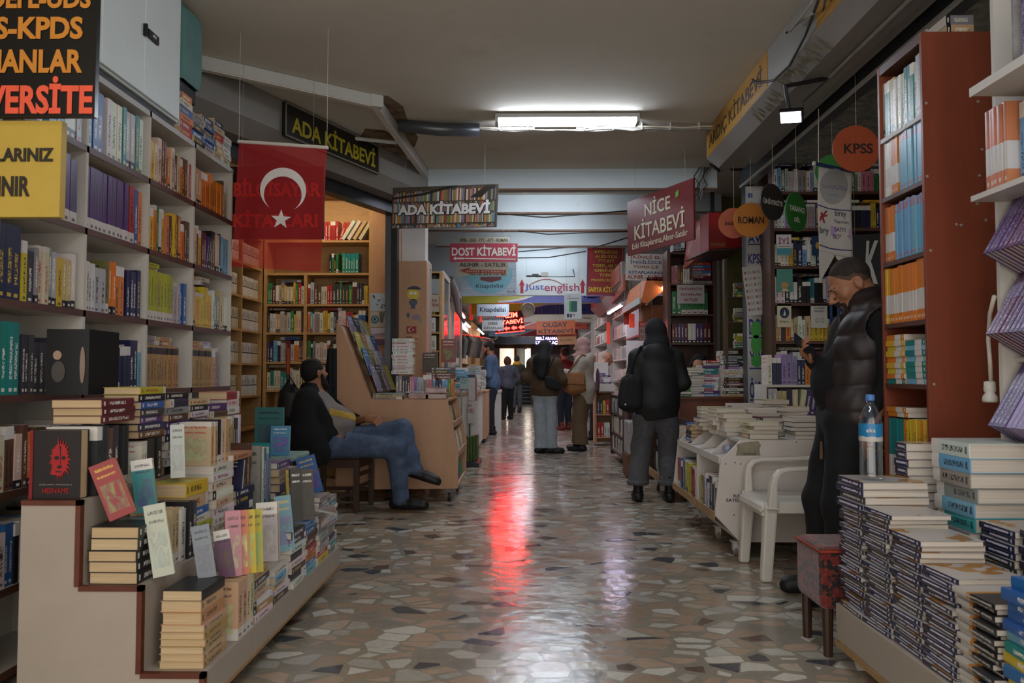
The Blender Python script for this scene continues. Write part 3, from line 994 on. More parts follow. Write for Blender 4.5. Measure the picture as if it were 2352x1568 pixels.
yy = lambda py: (498 - py) / 1800 * 2.44
lettering('KİTAPLARINIZ', a_, u_, v_, (w_ - .022 - .325, w_ - .022, yy(368), yy(325)), inkmat('#2a241c'), t, .035)
lettering('ALINIR', a_, u_, v_, (w_ - .095 - .17, w_ - .095, yy(450), yy(402)), inkmat('#2a241c'), t, .035)

# red flag on its rod, and the black and red sign behind it
t = NT('flag cloth')
t.b.inputs['Base Color'].default_value = (*srgb('#b01c22'), 1)
t.b.inputs['Roughness'].default_value = .8
tr = t.n('ShaderNodeBsdfTransparent', {0: (1, .72, .70)})
mx = t.n('ShaderNodeMixShader', {0: .58})
out = t.t.nodes['Material Output']
t.t.links.new(tr.outputs[0], mx.inputs[1])
t.t.links.new(t.b.outputs[0], mx.inputs[2])
t.t.links.new(mx.outputs[0], out.inputs[0])
MATS['flag cloth'] = t.m
D = 4.75
tl_, tr_, bl_, br_ = P(549, 327, D), P(751, 341, D - .05), P(530, 612, D), P(738, 624, D - .05)
t = thing('hanging_flag', 'red flag with white crescent and star hanging from a rod by the bookcase end', 'flag', (tl_ + tr_) / 2)

def flagp(u, v):
 p = tl_.lerp(tr_, u).lerp(bl_.lerp(br_, u), v)
 return p + Vector((0, .012 * math.sin(9 * u + 2 * v) * v + .008 * math.sin(17 * u) * v, 0))

obj('cloth', MB().sheet(flagp, 40, 24), 'flag cloth', t, smooth=True)
obj('rod', MB().tube([tl_ - (tr_ - tl_) * .01 + Vector((0, 0, .006)), tr_ + (tr_ - tl_) * .012 + Vector((0, 0, .006))], .011, 10), 'white plastic', t)
obj('hanging_cord', MB().tube([tl_, Vector((tl_.x, tl_.y, CE))], .0016, 5), 'cord white', t)
obj('hanging_cord', MB().tube([tr_, Vector((tr_.x, tr_.y, CE))], .0016, 5), 'cord white', t)

def flagstrip(chains, name, col):
 A_, B_ = chains
 mb = MB()
 g = lambda q: flagp(*q) + Vector((0, -.006, 0))
 k = len(A_)
 mb.add([g(q) for q in A_] + [g(q) for q in B_], [(i, i + 1, k + i + 1, k + i) for i in range(k - 1)])
 obj(name, mb, inkmat(col), t, thick=.001)

def crescent_chains(cx, cy, rx, ry, rot, th0=.62, off=.3, ri=.78, n=36):
 A_, B_ = [], []
 for k in range(n + 1):
  a = th0 + (2 * PI - 2 * th0) * k / n
  A_.append((math.cos(a), math.sin(a)))
  # matching point on the inner circle, same direction seen from the inner centre
  x0 = (1 - ri * ri + off * off) / (2 * off)
  ti = math.atan2(math.sqrt(max(0, 1 - x0 * x0)), x0 - off)
  b = ti + (2 * PI - 2 * ti) * k / n
  B_.append((off + ri * math.cos(b), ri * math.sin(b)))
 x0 = (1 - ri * ri + off * off) / (2 * off)
 th = math.acos(max(-1, min(1, x0)))
 A_ = [(math.cos(th + (2 * PI - 2 * th) * k / n), math.sin(th + (2 * PI - 2 * th) * k / n)) for k in range(n + 1)]
 c, s = math.cos(rot), math.sin(rot)
 tf = lambda q: (cx + rx * (q[0] * c - q[1] * s), cy + ry * (q[0] * s + q[1] * c))
 return [tf(q) for q in A_], [tf(q) for q in B_]

# crescent opens downwards on the hanging flag
flagstrip(crescent_chains(.535, .36, .255, .178, PI / 2, off=.22, ri=.82), 'crescent', '#d8d4d0')
mb = MB()
mb.prism([flagp(*q) + Vector((0, -.006, 0)) for q in star(.53, .60, .118, .7, -PI / 2)], (0, -.001, 0))
obj('star', mb, inkmat('#d8d4d0'), t)
t, fr_ = board('hanging_sign', 'black sign with red lettering seen behind the red flag', 'sign', P(526, 548, 5.06), P(742, 548, 5.06), .475, .03, '#161313', [
 ('BİLGİSAYAR', (.04, .97, .58, .84), '#d8452c', .03), ('KİTAPLARI', (.04, .94, .16, .4), '#d8452c', .03)])

# lettered sign on the slanting fascia
s0 = A + du * ((5.93 - A.y) / du.y) + dn * .004
s1 = A + du * ((7.12 - A.y) / du.y) + dn * .004
s0.z = s1.z = 2.965
t, fr_ = board('fascia_sign', 'long black sign with yellow lettering on the slanting grey fascia', 'sign', s0 + dn * .03, s1 + dn * .03, .265, .03, '#1f1d1a', [
 ('ADA KİTABEVİ', (.06, .95, .18, .82), '#a79a1c', .02)], edge=('#77736a', .012))
t, fr_ = board('hanging_sign', 'hanging sign printed with book rows and pale shop name beside the column', 'sign', P(898, 524, 7.35), P(1138, 520, 7.0), .385, .03, '#4a4238', ())
a_, u_, v_, n_, w_, h_ = fr_
r = random.Random(5)
for k, (v0, v1, s) in enumerate(((.0, .09, .0), (.11, .36, .03), (.38, .62, .0), (.64, .9, .12))):
 mb_ = {}
 x = .012
 while x < .985:
  d = r.uniform(.008, .022)
  c = r.choice(['#8a4438', '#b0a58e', '#5f7f92', '#6b7d4a', '#a8894a', '#8d8478', '#3d3a3c', '#a86b52', '#7b6a80', '#c2b79c'])
  hh = v1 - r.uniform(0, .05) + (s * (x - .3) if k == 3 else 0)
  if k == 3 and x > .82:
   hh = min(hh, .93)
  hh = min(hh, .985)
  mb_.setdefault(c, MB()).prism([a_ + u_ * (x * w_) + v_ * (v0 * h_), a_ + u_ * (min(.988, x + d * .85) * w_) + v_ * (v0 * h_), a_ + u_ * (min(.988, x + d * .85) * w_) + v_ * (hh * h_), a_ + u_ * (x * w_) + v_ * (hh * h_)], n_ * .001)
  x += d
 for c, m_ in mb_.items():
  obj('printed_spines', m_, inkmat(c), t)
shape(fr_, [(.0, .70), (.3, .78), (.6, .96), (.64, 1), (.55, 1), (.3, .84), (0, .75)], '#2b2622', t, 'printed_shelf', lift=.001)
shape(fr_, [(.75, .70), (.9, .98), (.985, .98), (.985, .9), (.93, .88), (.86, .7)], '#2b2622', t, 'printed_shelf', lift=.001)
lettering('ADA KİTABEVİ', a_ + n_ * .002, u_, v_, (.055 * w_, .955 * w_, .29 * h_, .66 * h_), inkmat('#2c2838'), t, .1)
lettering('ADA KİTABEVİ', a_ + n_ * .004, u_, v_, (.065 * w_, .945 * w_, .31 * h_, .64 * h_), inkmat('#cfccc6'), t, .05)

# ------------------------------------------------------------------ ADA shop behind the fascia
struct('wall_shop', MB().box(-3.19, -1.36, 8.82, 8.9, 0, CE - .002), 'plywood')
t = thing('wall_bookcase', 'light wooden wall bookcase full of books behind the seated man', 'bookcase', (-2.2, 8.6, 0))
XS = [-2.81, -2.37, -1.66]
ZS = [.33, .65, .965, 1.27, 1.59, 1.90, 2.24, 2.60, 3.15]
for x in XS:
 obj('side_panel', MB().box(x - .018, x + .018, 8.5, 8.8, 0, 3.16 if x != XS[1] else 2.24), 'plywood shelf', t)
for z in ZS:
 for x0, x1 in zip(XS[:-1], XS[1:]):
  if z > 2.3 and x0 == XS[0]:
   continue
  xa = XS[0] if z > 2.3 else x0
  obj('shelf', MB().box(xa + .018, x1 - .018, 8.5, 8.8, z - .024, z), 'plywood shelf', t)
obj('back_panel', MB().box(XS[0], XS[-1], 8.8, 8.81, 0, 3.16), 'plywood shelf', t)
obj('end_panel', MB().box(-1.64, -1.37, 8.49, 8.8, 0, 3.0), 'plywood', t)
for zi, z in enumerate(ZS[2:6]):
 lev = ('low shelf', 'second shelf', 'third shelf', 'fourth shelf')[zi]
 for k, (x0, x1, cn) in enumerate(((XS[0] + .02, XS[1] - .02, 'narrow side'), (XS[1] + .02, XS[2] - .02, 'wide side'))):
  pl = MIX if (zi, k) != (0, 0) else ['cream', 'cream', 'white', 'teal', 'orange']
  row((x0, 8.51, z), (1, 0, 0), (0, -1, 0), x1 - x0, f'on the {lev}, {cn} of wooden wall bookcase', pal=pl, t=(.02, .042), h=(.19, .24), w=.17, seed=200 + zi * 9 + k, name='hardback')
  pile(((x0 + x1) / 2 + (.05 if zi % 2 else -.08), 8.62, z + .243), (0, -1, 0), (1, 0, 0), 1, f'laid over the {lev}, {cn} of wooden wall bookcase', pal=['white', 'blue', 'red', 'grey', 'brown'], t=(.02, .03), w=.15, h=.22, seed=zi * 3 + k, parts=False, name='hardback')
row((-2.12, 8.51, 2.24), (1, 0, 0), (0, -1, 0), .12, 'at the green group of wooden wall bookcase', pal=['green', 'black'], t=(.02, .03), h=(.2, .22), w=.17, seed=71, name='hardback')
row((-1.98, 8.51, 2.24), (1, 0, 0), (0, -1, 0), .2, 'under the empty shelf of wooden wall bookcase', pal=['teal'], t=(.02, .06), h=(.21, .23), w=.17, seed=72, name='hardback')
row((-2.2, 8.51, 2.60), (1, 0, 0), (0, -1, 0), .26, 'on the lit upper shelf of wooden wall bookcase', pal=['red', 'red', 'salmon'], t=(.022, .035), h=(.2, .22), w=.17, seed=73, name='hardback', lean=.3)
for i in range(4):
 al, up = Vector((math.cos(-.55), 0, math.sin(-.55))), Vector((math.sin(.55), 0, math.cos(.55)))
 o = Vector((-1.985 + i * .062, 8.51, 2.6 + .02))
 book('hardback', f'{("white","white","beige","white")[i]} {ORD[i]} leaning book on the lit upper shelf behind the flag', o + al * .035, (0, 1, 0), -al, up, (.16, .035, .24), ('#d4d0c9', '#d4d0c9', '#bfa57f', '#cfc9b0')[i], 'cover yellow title', 'page white', 'leaning books on the lit shelf')
pile((-1.95, 8.62, 3.151), (0, -1, 0), (1, 0, 0), 2, 'lying on top of the wooden wall bookcase under the lamp', pal=['white', 'cream'], t=(.03, .04), w=.16, h=.26, seed=9, name='hardback', parts=False, cv='cover yellow title')
# posters on the plywood
for i, (y0, y1, c, lab, nm) in enumerate(((673, 714, '#9db4c8', 'pale blue poster with small red and navy figures on the plywood end panel', 0), (715, 751, '#a9a59c', 'grey poster of two blue cat eyes on the plywood end panel', 1), (753, 792, '#a08a9e', 'violet and pink seaside poster below the cat eyes poster', 2))):
 aa, bb = P(850, y1, 8.485), P(906, y1, 8.485)
 t, fr_ = board('wall_poster', lab, 'poster', aa, bb, (y1 - y0) / 1800 * 8.485, .003, c, group='posters on the plywood panel')
 rr = random.Random(i)
 if nm == 0:
  for k in range(14):
   shape(fr_, circ(rr.uniform(.1, .9), rr.uniform(.12, .88), .035, .05, 8), rr.choice(['#8e2f2c', '#2b3350', '#c9c2bd', '#2b3350']), t, 'printed_figure')
 if nm == 1:
  for x in (.2, .8):
   shape(fr_, circ(x, .5, .16, .24, 20), '#3f4240', t, 'printed_eye')
   shape(fr_, circ(x, .5, .11, .18, 20), '#5f9fc0', t, 'printed_iris', lift=.002)
   shape(fr_, circ(x, .5, .04, .1, 14), '#171717', t, 'printed_pupil', lift=.004)
  for k in range(5):
   shape(fr_, [(.36 + k * .05, .98), (.39 + k * .05, .98), (.44 + k * .02, .3), (.42 + k * .02, .3)], '#55524d', t, 'printed_stripe')
 if nm == 2:
  shape(fr_, [(0, 0), (1, 0), (1, .3), (0, .38)], '#5c4a6e', t, 'printed_sea')
  shape(fr_, [(0, .38), (1, .3), (1, .48), (0, .46)], '#b89a94', t, 'printed_beach')
  shape(fr_, [(0, .6), (.5, .7), (1, .62), (1, 1), (0, 1)], '#b9b3c4', t, 'printed_sky')
# bright shop lamp under the fascia, its light falls on the plywood
sl = tube_lamp('shop_lamp', 'warm lamp hidden above the wooden wall bookcase inside the shop', (-2.6, 7.9, 3.16), (-1.7, 8.0, 3.16), SHOP_WARM, col='#ffe2b8', group='shop lamps')
t = thing('spot_lamp', 'small unlit spotlight clamped under the slanting fascia by the post', 'lamp', P(858, 435, 7.6))
c = P(858, 437, 7.55)
obj('head', MB().obox(c, (1, .2, 0), (-.2, 1, 0), (0, 0, 1), .13, .07, .022), 'white plastic', t)
obj('bracket', MB().tube([c + Vector((-.03, 0, .01)), c + Vector((-.03, .02, .09))], .008, 6).tube([c + Vector((.03, 0, .01)), c + Vector((.03, .02, .09))], .008, 6), 'black plastic', t)
obj('clamp', MB().obox(c + Vector((0, .02, .1)), (1, .2, 0), (-.2, 1, 0), (0, 0, 1), .1, .05, .04), 'black plastic', t)

# side shelves with white series volumes
t = thing('side_bookcase', 'light wooden bookcase of white series volumes at the side of the shop', 'bookcase', (-2.95, 7.9, 0))
SY = [7.25, 7.85, 8.46]
SZ = [.25, .58, .915, 1.25, 1.59, 1.93, 2.27, 2.6]
for y in SY:
 obj('side_panel', MB().box(-3.1, -2.83, y - .012, y + .012, 0, 2.62), 'plywood shelf', t)
for z in SZ:
 for y0, y1 in zip(SY[:-1], SY[1:]):
  obj('shelf', MB().box(-3.1, -2.83, y0 + .012, y1 - .012, z - .022, z), 'plywood shelf', t)
obj('back_panel', MB().box(-3.11, -3.1, SY[0], SY[-1], 0, 2.62), 'plywood shelf', t)
for zi, z in enumerate(SZ[2:7]):
 for k, (y0, y1) in enumerate(zip(SY[:-1], SY[1:])):
  row((-2.84, y0 + .02, z), (0, 1, 0), (1, 0, 0), (y1 - y0 - .04) * (1 if zi % 3 else .93), f'on the {ORD[zi]} side shelf, {("front","rear")[k]} bay of wooden shop bookcase', pal=['white', 'white', 'cream'], t=(.034, .036), h=(.21, .212), w=.17, seed=300 + zi * 5 + k, name='series_volume', cv='cover series', runs=(9, 12), edge=.01)

# column: orange plywood cladding with stickers
t, fr_ = board('wall_sticker', 'round yellow cartoon sticker with a cap on the orange column', 'sticker', P(930, 712, 8.215), P(968, 712, 8.215), .27, .001, '#a87c51', m=MATS['plywood'])
shape(fr_, circ(.5, .62, .36, .22, 24), '#c9b23a', t, 'printed_face')
shape(fr_, circ(.55, .8, .42, .14, 24, 0, PI), '#3a3d52', t, 'printed_cap')
shape(fr_, circ(.38, .66, .1, .06, 16), '#dcd8cc', t, 'printed_eye', lift=.002)
shape(fr_, circ(.62, .66, .1, .06, 16), '#dcd8cc', t, 'printed_eye', lift=.002)
shape(fr_, circ(.5, .3, .26, .14, 18), '#50566a', t, 'printed_body')
shape(fr_, [(.35, .05), (.65, .05), (.6, .18), (.4, .18)], '#50566a', t, 'printed_feet')
t, fr_ = board('wall_sticker', 'small pink and grey sticker low on the orange column', 'sticker', P(934, 745, 8.215), P(970, 745, 8.215), .14, .001, '#a87c51', m=MATS['plywood'])
shape(fr_, circ(.1, .7, .1, .2, 14), '#4c5a72', t, 'printed_balloon')
shape(fr_, circ(.6, .55, .26, .22, 18), '#8f7688', t, 'printed_figure')
shape(fr_, circ(.88, .3, .1, .18, 14), '#8d8579', t, 'printed_figure')
t, fr_ = board('flag_sticker', 'small red flag sticker with white crescent on the orange column', 'sticker', P(934, 765, 8.21), P(956, 765, 8.21), .072, .002, '#8f1f22')
strips(fr_, crescent_chains(.4, .5, .22, .34, 0, off=.25, ri=.8), '#d9d4cc', t)
shape(fr_, star(.68, .5, .12, 1.5, PI), '#d9d4cc', t, 'star')
t, fr_ = board('paper_note', 'pinkish paper note with handwriting below the flag sticker', 'note', P(931, 788, 8.212), P(962, 788, 8.212), .09, .001, '#c0906e', [('Atatürk', (.05, .5, .62, .86), '#5a3b33', .01), ('dumlupınar', (.3, .97, .36, .6), '#5a3b33', .01)])

# seated man's corner: broom handle, dark coat
t = thing('broom', 'broom with dark blue handle and orange grip leaning behind the seated man', 'broom', P(668, 930, 7.5))
obj('handle', MB().tube([P(668, 1010, 7.45), P(662, 860, 7.5)], .017, 10), mat('blue metal', '#16303c', .35, .1), t)
obj('grip', MB().tube([P(662, 860, 7.5), P(661, 800, 7.52)], .019, 10), mat('orange plastic', '#9c4520', .5, .1), t)
obj('brush', MB().prism([P(655, 1135, 7.4), P(690, 1135, 7.4), P(676, 1010, 7.45), P(661, 1010, 7.45)], (0, .06, 0)), 'black plastic', t)
t = thing('hanging_coat', 'black coat hanging on the plywood counter side behind the seated man', 'coat', P(757, 850, 6.98))

def coat(u, v):
 p = P(744 + 28 * u + (8 * (1 - v) * (u < .5)), 800 + 120 * v, 7.0)
 return p + Vector((0, -.05 * math.sin(PI * u) * (.4 + .6 * min(1, v * 3)) + .008 * math.sin(20 * u), 0))

obj('cloth', MB().sheet(coat, 20, 20), mat('black cloth', '#17171a', .9, .2, 12), t, smooth=True, thick=.01)
obj('hook', MB().tube([P(757, 800, 6.98), P(757, 794, 6.98), P(760, 790, 7.02)], .006, 6), 'dark metal', t)
# ------------------------------------------------------------------ plywood counter on casters beside the seated man
def caster(pos, parent, r=.035, wm='caster grey', fork='white metal'):
 x, y = pos
 c = obj('caster', MB().box(x - .016, x + .016, y - .02, y + .02, r * 1.2, r * 2 + .03), fork, parent)
 obj('wheel', MB().tube([(x - .011, y, r), (x + .011, y, r)], r, 16), wm, c, smooth=False)
 obj('plate', MB().box(x - .028, x + .028, y - .03, y + .03, r * 2 + .028, r * 2 + .034), fork, c)
 return c

t = thing('counter_cart', 'plywood book counter on casters behind the seated man', 'counter', (-1.1, 7.3, 0))
D0, D1 = 7.0, 8.05
prof = [(772, 741), (784, 748), (852, 917), (1028, 918), (1053, 1035), (1051, 1122), (772, 1124)]
pp = [P(x, y, D0) for x, y in prof]
obj('side_panel', MB().prism(pp[::-1], (0, .022, 0)), 'plywood', t, bevel=.002)
obj('side_panel', MB().prism([p + Vector((0, D1 - D0, 0)) for p in pp], (0, .022, 0)), 'plywood', t)
z0 = pp[5].z
xr = pp[5].x
xl = pp[0].x
obj('counter_top', MB().box(pp[2].x, pp[3].x, D0 + .022, D1, pp[2].z - .02, pp[2].z), 'plywood', t)
obj('back_slope', MB().prism([pp[1] + Vector((0, .022, 0)), pp[2] + Vector((0, .022, 0)), pp[2] + Vector((.0, .022, -.02)), pp[1] + Vector((-.02, .022, -.02))], (0, D1 - D0 - .022, 0)), 'plywood', t)
obj('bottom_board', MB().box(xl + .03, xr - .003, D0 + .022, D1, z0, z0 + .025), 'plywood', t)
obj('back_panel', MB().box(xl, xl + .02, D0 + .022, D1, z0, pp[0].z - .01), 'plywood', t)
for k, f in enumerate((.34, .68)):
 z = z0 + (pp[3].z - z0) * f
 x = pp[4].x - .006 if z < pp[4].z else pp[4].x + (pp[3].x - pp[4].x) * (z - pp[4].z) / (pp[3].z - pp[4].z) - .004
 q = obj('rack_shelf', MB().box(x - .16, x, D0 + .022, D1, z, z + .015), 'plywood', t)
 obj('rack_lip', MB().box(x - .012, x, D0 + .022, D1, z + .015, z + .05), 'plywood', q)
obj('inner_panel', MB().box(xr - .22, xr - .2, D0 + .022, D1, z0 + .026, pp[2].z - .021), 'plywood', t)
for x in (xl + .1, xr - .08):
 for y in (D0 + .08, D1 - .1):
  caster((x, y), t, r=.042, wm='rubber', fork='steel grey')
# books standing in its side racks, covers towards the passage
for k, (f, pl) in enumerate(((.0, ['purple', 'green', 'blue', 'white']), (.34, ['white', 'blue', 'navy', 'white', 'orange']), (.68, ['tan', 'beige', 'brown']))):
 z = z0 + .026 + (pp[3].z - z0) * f - (.009 if f else 0)
 x = pp[4].x - .03 - (.06 if f > .6 else 0)
 for i in range(5):
  y = D0 + .05 + i * .2
  c = random.Random(k * 7 + i).choice(pl)
  up = Vector((-.2, 0, 1)).normalized()
  book('magazine', f'{c} book standing face out, {ORD[i]} in the {("bottom", "centre", "upper")[k]} rack of the plywood counter', (x + .0, y, z), (0, 1, 0), Vector((-1, 0, -.2)), up, (.17, .03, .2 if f < .6 else .17), PAL[c], 'cover white title' if c not in ('white', 'beige', 'tan') else 'cover dark title', group='books in the side racks of the plywood counter')
# magazines leaning on its slope
mslope = (pp[1] - pp[2]).normalized()
mn = Vector((mslope.z, 0, -mslope.x))
mag = [('lilac', '#6f6a86'), ('grey', '#77777c'), ('tan', '#8a6a45'), ('blue', '#1f5f8a'), ('silver', '#8b8b88'), ('charcoal', '#2c2c30'), ('yellow', '#a8982f'), ('white', '#a5a39c'), ('olive', '#68683a')]
Ls = (pp[1] - pp[2]).length
q = 0
for j, tt_ in enumerate((.03, .26, .5, .74)):
 for i in range(4):
  c, rgb = mag[(q * 5 + j) % len(mag)]
  y = D0 + .05 + i * .25 + j * .03
  base = pp[2] + mslope * (Ls * tt_ + .02) + mn * (.03 + .014 * (3 - j))
  tilt = (mslope + mn * .05).normalized()
  nn = Vector((tilt.z, 0, -tilt.x))
  book('magazine', f'{c} magazine, {ORD[i]} in the {ORD[j]} tier leaning on the plywood counter slope', Vector((base.x, y, base.z)), (0, 1, 0), nn, tilt, (.2, .012, .26), rgb, 'cover white title', group='magazines leaning on the plywood counter')
  q += 1
# parcels and flat books on the counter top
zc = pp[2].z + .001
pile((pp[2].x + .14, D0 + .14, zc), (0, -1, 0), (1, 0, 0), 3, 'in the flat pile on plywood counter edge', pal=['white', 'grey', 'beige'], t=(.014, .018), w=.2, h=.27, seed=11, name='magazine')
for i, (x0, x1, n, h) in enumerate(((938, 985, 1, .055), (975, 1026, 2, .05))):
 for k in range(n):
  aa, bb = P(x0, 917, D0 + .02), P(x1, 917, D0 + .02)
  tag(obj('wrapped_parcel', MB().box(aa.x, bb.x, D0 + .03, D0 + .24, zc + k * (h + .002), zc + k * (h + .002) + h), mat('film wrap', '#a08078', .18, .35, 14, spec=.7), bevel=.008),
   ('film-wrapped parcel beside the flat magazines on the plywood counter', 'film-wrapped parcel, lower of two at the plywood counter corner', 'film-wrapped parcel, upper of two at the plywood counter corner')[i + k], 'parcel', 'film-wrapped parcels on the counter')
row((P(922, 880, 8.02).x, 7.62, zc), (1, 0, 0), (0, -1, 0), .36, 'at the far end of the plywood counter', pal=['lilac', 'grey', 'silver', 'pink', 'charcoal'], t=(.02, .035), h=(.19, .22), w=.16, seed=21, name='magazine')
row((P(988, 890, 7.75).x, 7.72, zc), (1, 0, 0), (0, -1, 0), .26, 'below the film-wrapped stack', pal=['sky-blue', 'orange', 'sky-blue', 'purple', 'green', 'navy'], t=(.022, .035), h=(.17, .18), w=.16, seed=22, name='magazine')
pile((-1.17, 7.72, zc + .225), (0, -1, 0), (1, 0, 0), 11, 'in the tall white pile before the orange column', pal=['white'], t=(.026, .034), w=.15, h=.21, seed=23, cv='cover red title', rot=.04, name='magazine')
pile((-.78, 7.8, zc + .182), (0, -1, 0), (1, 0, 0), 4, 'in the film-wrapped stack by the red book', pal=['charcoal', 'grey', 'maroon'], t=(.022, .03), w=.15, h=.24, seed=24, name='magazine')
for i, (x, y, c, lab) in enumerate(((1013, 832, '#6f2b1f', 'brick-red book standing face out above the film-wrapped stack'), (970, 855, '#3a241b', 'dark book with orange head and lime foot standing face out by the white pile'))):
 p = P(x, y, 7.9 + .02 * i)
 book('magazine', lab, p, (1, 0, 0), (0, 1, 0), (0, 0, 1), (.15, .025, .235 if i == 0 else .2), c, 'cover white title', group='books standing face out on the counter')
book('magazine', 'flat silver magazine lying on the plywood counter beside the film-wrapped parcels', (pp[2].x + .3, D0 + .05, zc + .056), (0, -1, 0), (0, 0, 1), (1, 0, 0), (-.2, .012, .2), '#a9a9a6', 'cover dark title')

# ------------------------------------------------------------------ stepped cart in front
t = thing('stepped_cart', 'white stepped book cart with brown edging on casters before the bookcase', 'book cart', (-1.3, 3.4, 0))
CX0, CX1, CX2, CX3 = -1.60, -1.41, -1.208, -1.005
Y0, Y1 = 2.5, 4.34
ZT = (.734, .464, .193)
zb = .095
pf = [(CX0, zb), (CX3, zb), (CX3, ZT[2]), (CX2, ZT[2]), (CX2, ZT[1]), (CX1, ZT[1]), (CX1, ZT[0]), (CX0, ZT[0])]
obj('side_panel', MB().prism([(x, Y0, z) for x, z in pf], (0, .018, 0)), 'cart white', t)
obj('side_panel', MB().prism([(x, Y1 - .018, z) for x, z in pf], (0, .018, 0)), 'cart white', t)
e = .014
mb = MB()
for (x0, za), (x1, zz) in ((pf[1], pf[2]), (pf[2], pf[3]), (pf[3], pf[4]), (pf[4], pf[5]), (pf[5], pf[6]), (pf[6], pf[7])):
 if x0 == x1:
  mb.box(x0 - e, x0 + .002, Y0 - .003, Y0 + .02, min(za, zz) - (e if False else 0), max(za, zz) + .002)
 else:
  mb.box(min(x0, x1), max(x0, x1) + .002, Y0 - .003, Y0 + .02, za - e, za + .002)
obj('edging', mb, 'brown edge', t)
for (xa, xb, z) in ((CX0, CX1, ZT[0]), (CX1, CX2, ZT[1]), (CX2, CX3, ZT[2])):
 obj('tread', MB().box(xa, xb, Y0 + .018, Y1 - .018, z - .016, z), 'cart white', t)
for (x, za, zz) in ((CX1, ZT[1], ZT[0]), (CX2, ZT[2], ZT[1])):
 obj('riser', MB().box(x - .016, x, Y0 + .018, Y1 - .018, za, zz - .016), 'cart white', t)
for y0, y1 in ((Y0 + .018, 2.98), (2.983, 3.62), (3.623, Y1 - .018)):
 obj('front_board', MB().box(CX3 - .016, CX3, y0, y1, zb, ZT[2] - .016), 'cart white', t)
obj('base_board', MB().box(CX0, CX3 - .016, Y0 + .018, Y1 - .018, zb, zb + .016), 'cart white', t)
obj('foot_rail', MB().box(CX3 - .03, CX3 + .003, Y0 + .01, Y1, zb - .012, zb), 'raw pine', t)
for y in (2.75, 3.05, 3.5, 4.2):
 for x in (CX3 - .08, CX0 + .1):
  caster((x, y), t, r=.03)

# what stands on it ---------------------------------------------------------------
S1, S2, S3 = ZT[0] + .001, ZT[1] + .001, ZT[2] + .001
PY = Vector((0, 1, 0))
PX = Vector((1, 0, 0))

def npile(*a, **k):
 k.setdefault('name', 'novel')
 return pile(*a, **k)

def nrow(*a, **k):
 k.setdefault('name', 'novel')
 return row(*a, **k)

def upright(x0, y, z, n, where, pal, **k):
 k.setdefault('name', 'novel')
 """books standing in a row along the cart, spines towards the passage"""
 L = k.pop('length', .3)
 return row((x0, y, z), (0, 1, 0), (1, 0, 0), L, where, pal=pal, parts=True, **k)

# first tread (top)
lion = book('hardcover', 'black hardcover with a red lion face standing on the top tread of stepped cart', (-1.595, 2.53, S1), (1, 0, 0), (0, 1, 0), (0, 0, 1), (.165, .05, .222), '#201b1b', 'cover plain', 'page cream', parts=True)
fr_ = (Vector((-1.595, 2.529, S1)), Vector((1, 0, 0)), Vector((0, 0, 1)), Vector((0, -1, 0)), .165, .222)
def print_on(o):
 e = bpy.data.objects.new('cover_print', None)
 COL.objects.link(e)
 e.parent = o
 e.matrix_parent_inverse = o.matrix_basis.inverted()
 return e

lionp = bpy.data.objects.new('cover_print', None)
COL.objects.link(lionp)
lionp.parent = lion
lionp.matrix_parent_inverse = lion.matrix_basis.inverted()
ORG['x_lion'] = Vector((0, 0, 0))
mb = MB()
a_, u_, v_, n_, w_, h_ = fr_
f_ = lambda x, y: a_ + u_ * (x * w_) + v_ * (y * h_) - Vector((0, .0012, 0))
for poly in ([(.06, .08), (.06, .97), (.12, .97), (.12, .08)],):
 pass
face = [(.42, .36), (.62, .34), (.72, .42), (.76, .55), (.74, .7), (.68, .78), (.62, .8), (.6, .72), (.55, .8), (.5, .74), (.44, .72), (.46, .62), (.42, .56), (.46, .48)]
mb.prism([f_(x, y) for x, y in face], (0, -.0008, 0))
rl = random.Random(12)
for k in range(26):
 a = 2 * PI * k / 26
 r0, r1 = rl.uniform(.13, .17), rl.uniform(.2, .27) * (.75 if math.cos(a) < -.3 else 1)
 c_, s_ = math.cos(a), math.sin(a)
 mb.prism([f_(.59 + r0 * c_ - .02 * s_, .58 + 1.25 * (r0 * s_ + .02 * c_)), f_(.59 + r1 * c_, .58 + 1.25 * r1 * s_), f_(.59 + r0 * c_ + .02 * s_, .58 + 1.25 * (r0 * s_ - .02 * c_))][::-1], (0, -.0005, 0))
o = obj('lion_print', mb, inkmat('#a31f22'))
o.parent = lionp
mb = MB()
for e in (circ(.54, .60, .05, .03, 12), circ(.68, .60, .04, .03, 12), circ(.6, .47, .05, .025, 12), [(.52, .41), (.66, .405), (.64, .39), (.54, .392)], [(.6, .78), (.61, .5), (.62, .5), (.625, .78)]):
 mb.prism([f_(x, y) + Vector((0, -.001, 0)) for x, y in e], (0, -.0006, 0))
o = obj('lion_print', mb, inkmat('#201b1b'))
o.parent = lionp
o = obj('spine_print', MB().prism([f_(x, y) for x, y in ((0, 0), (.07, 0), (.07, 1), (0, 1))], (0, -.0005, 0)), inkmat('#7d1a1e'))
o.parent = lionp
for tx_, bx_, c_ in (('ASLAN MASALI', (.2, .85, .205, .222), '#9a9490'), ('HESNAME', (.27, .79, .09, .165), '#a31f22')):
 lettering(tx_, f_(0, 0) + Vector((0, -.0004, 0)), u_, v_, (bx_[0] * w_, bx_[1] * w_, bx_[2] * h_, bx_[3] * h_), inkmat(c_), lionp, .0, depth=.0006)
nrow((-1.41, 2.60, S1), (0, 1, 0), (1, 0, 0), .25, 'behind the lion book on stepped cart', pal=['black', 'charcoal', 'brown'], t=(.03, .04), h=(.215, .23), w=.17, seed=401, name='hardcover', parts=True)
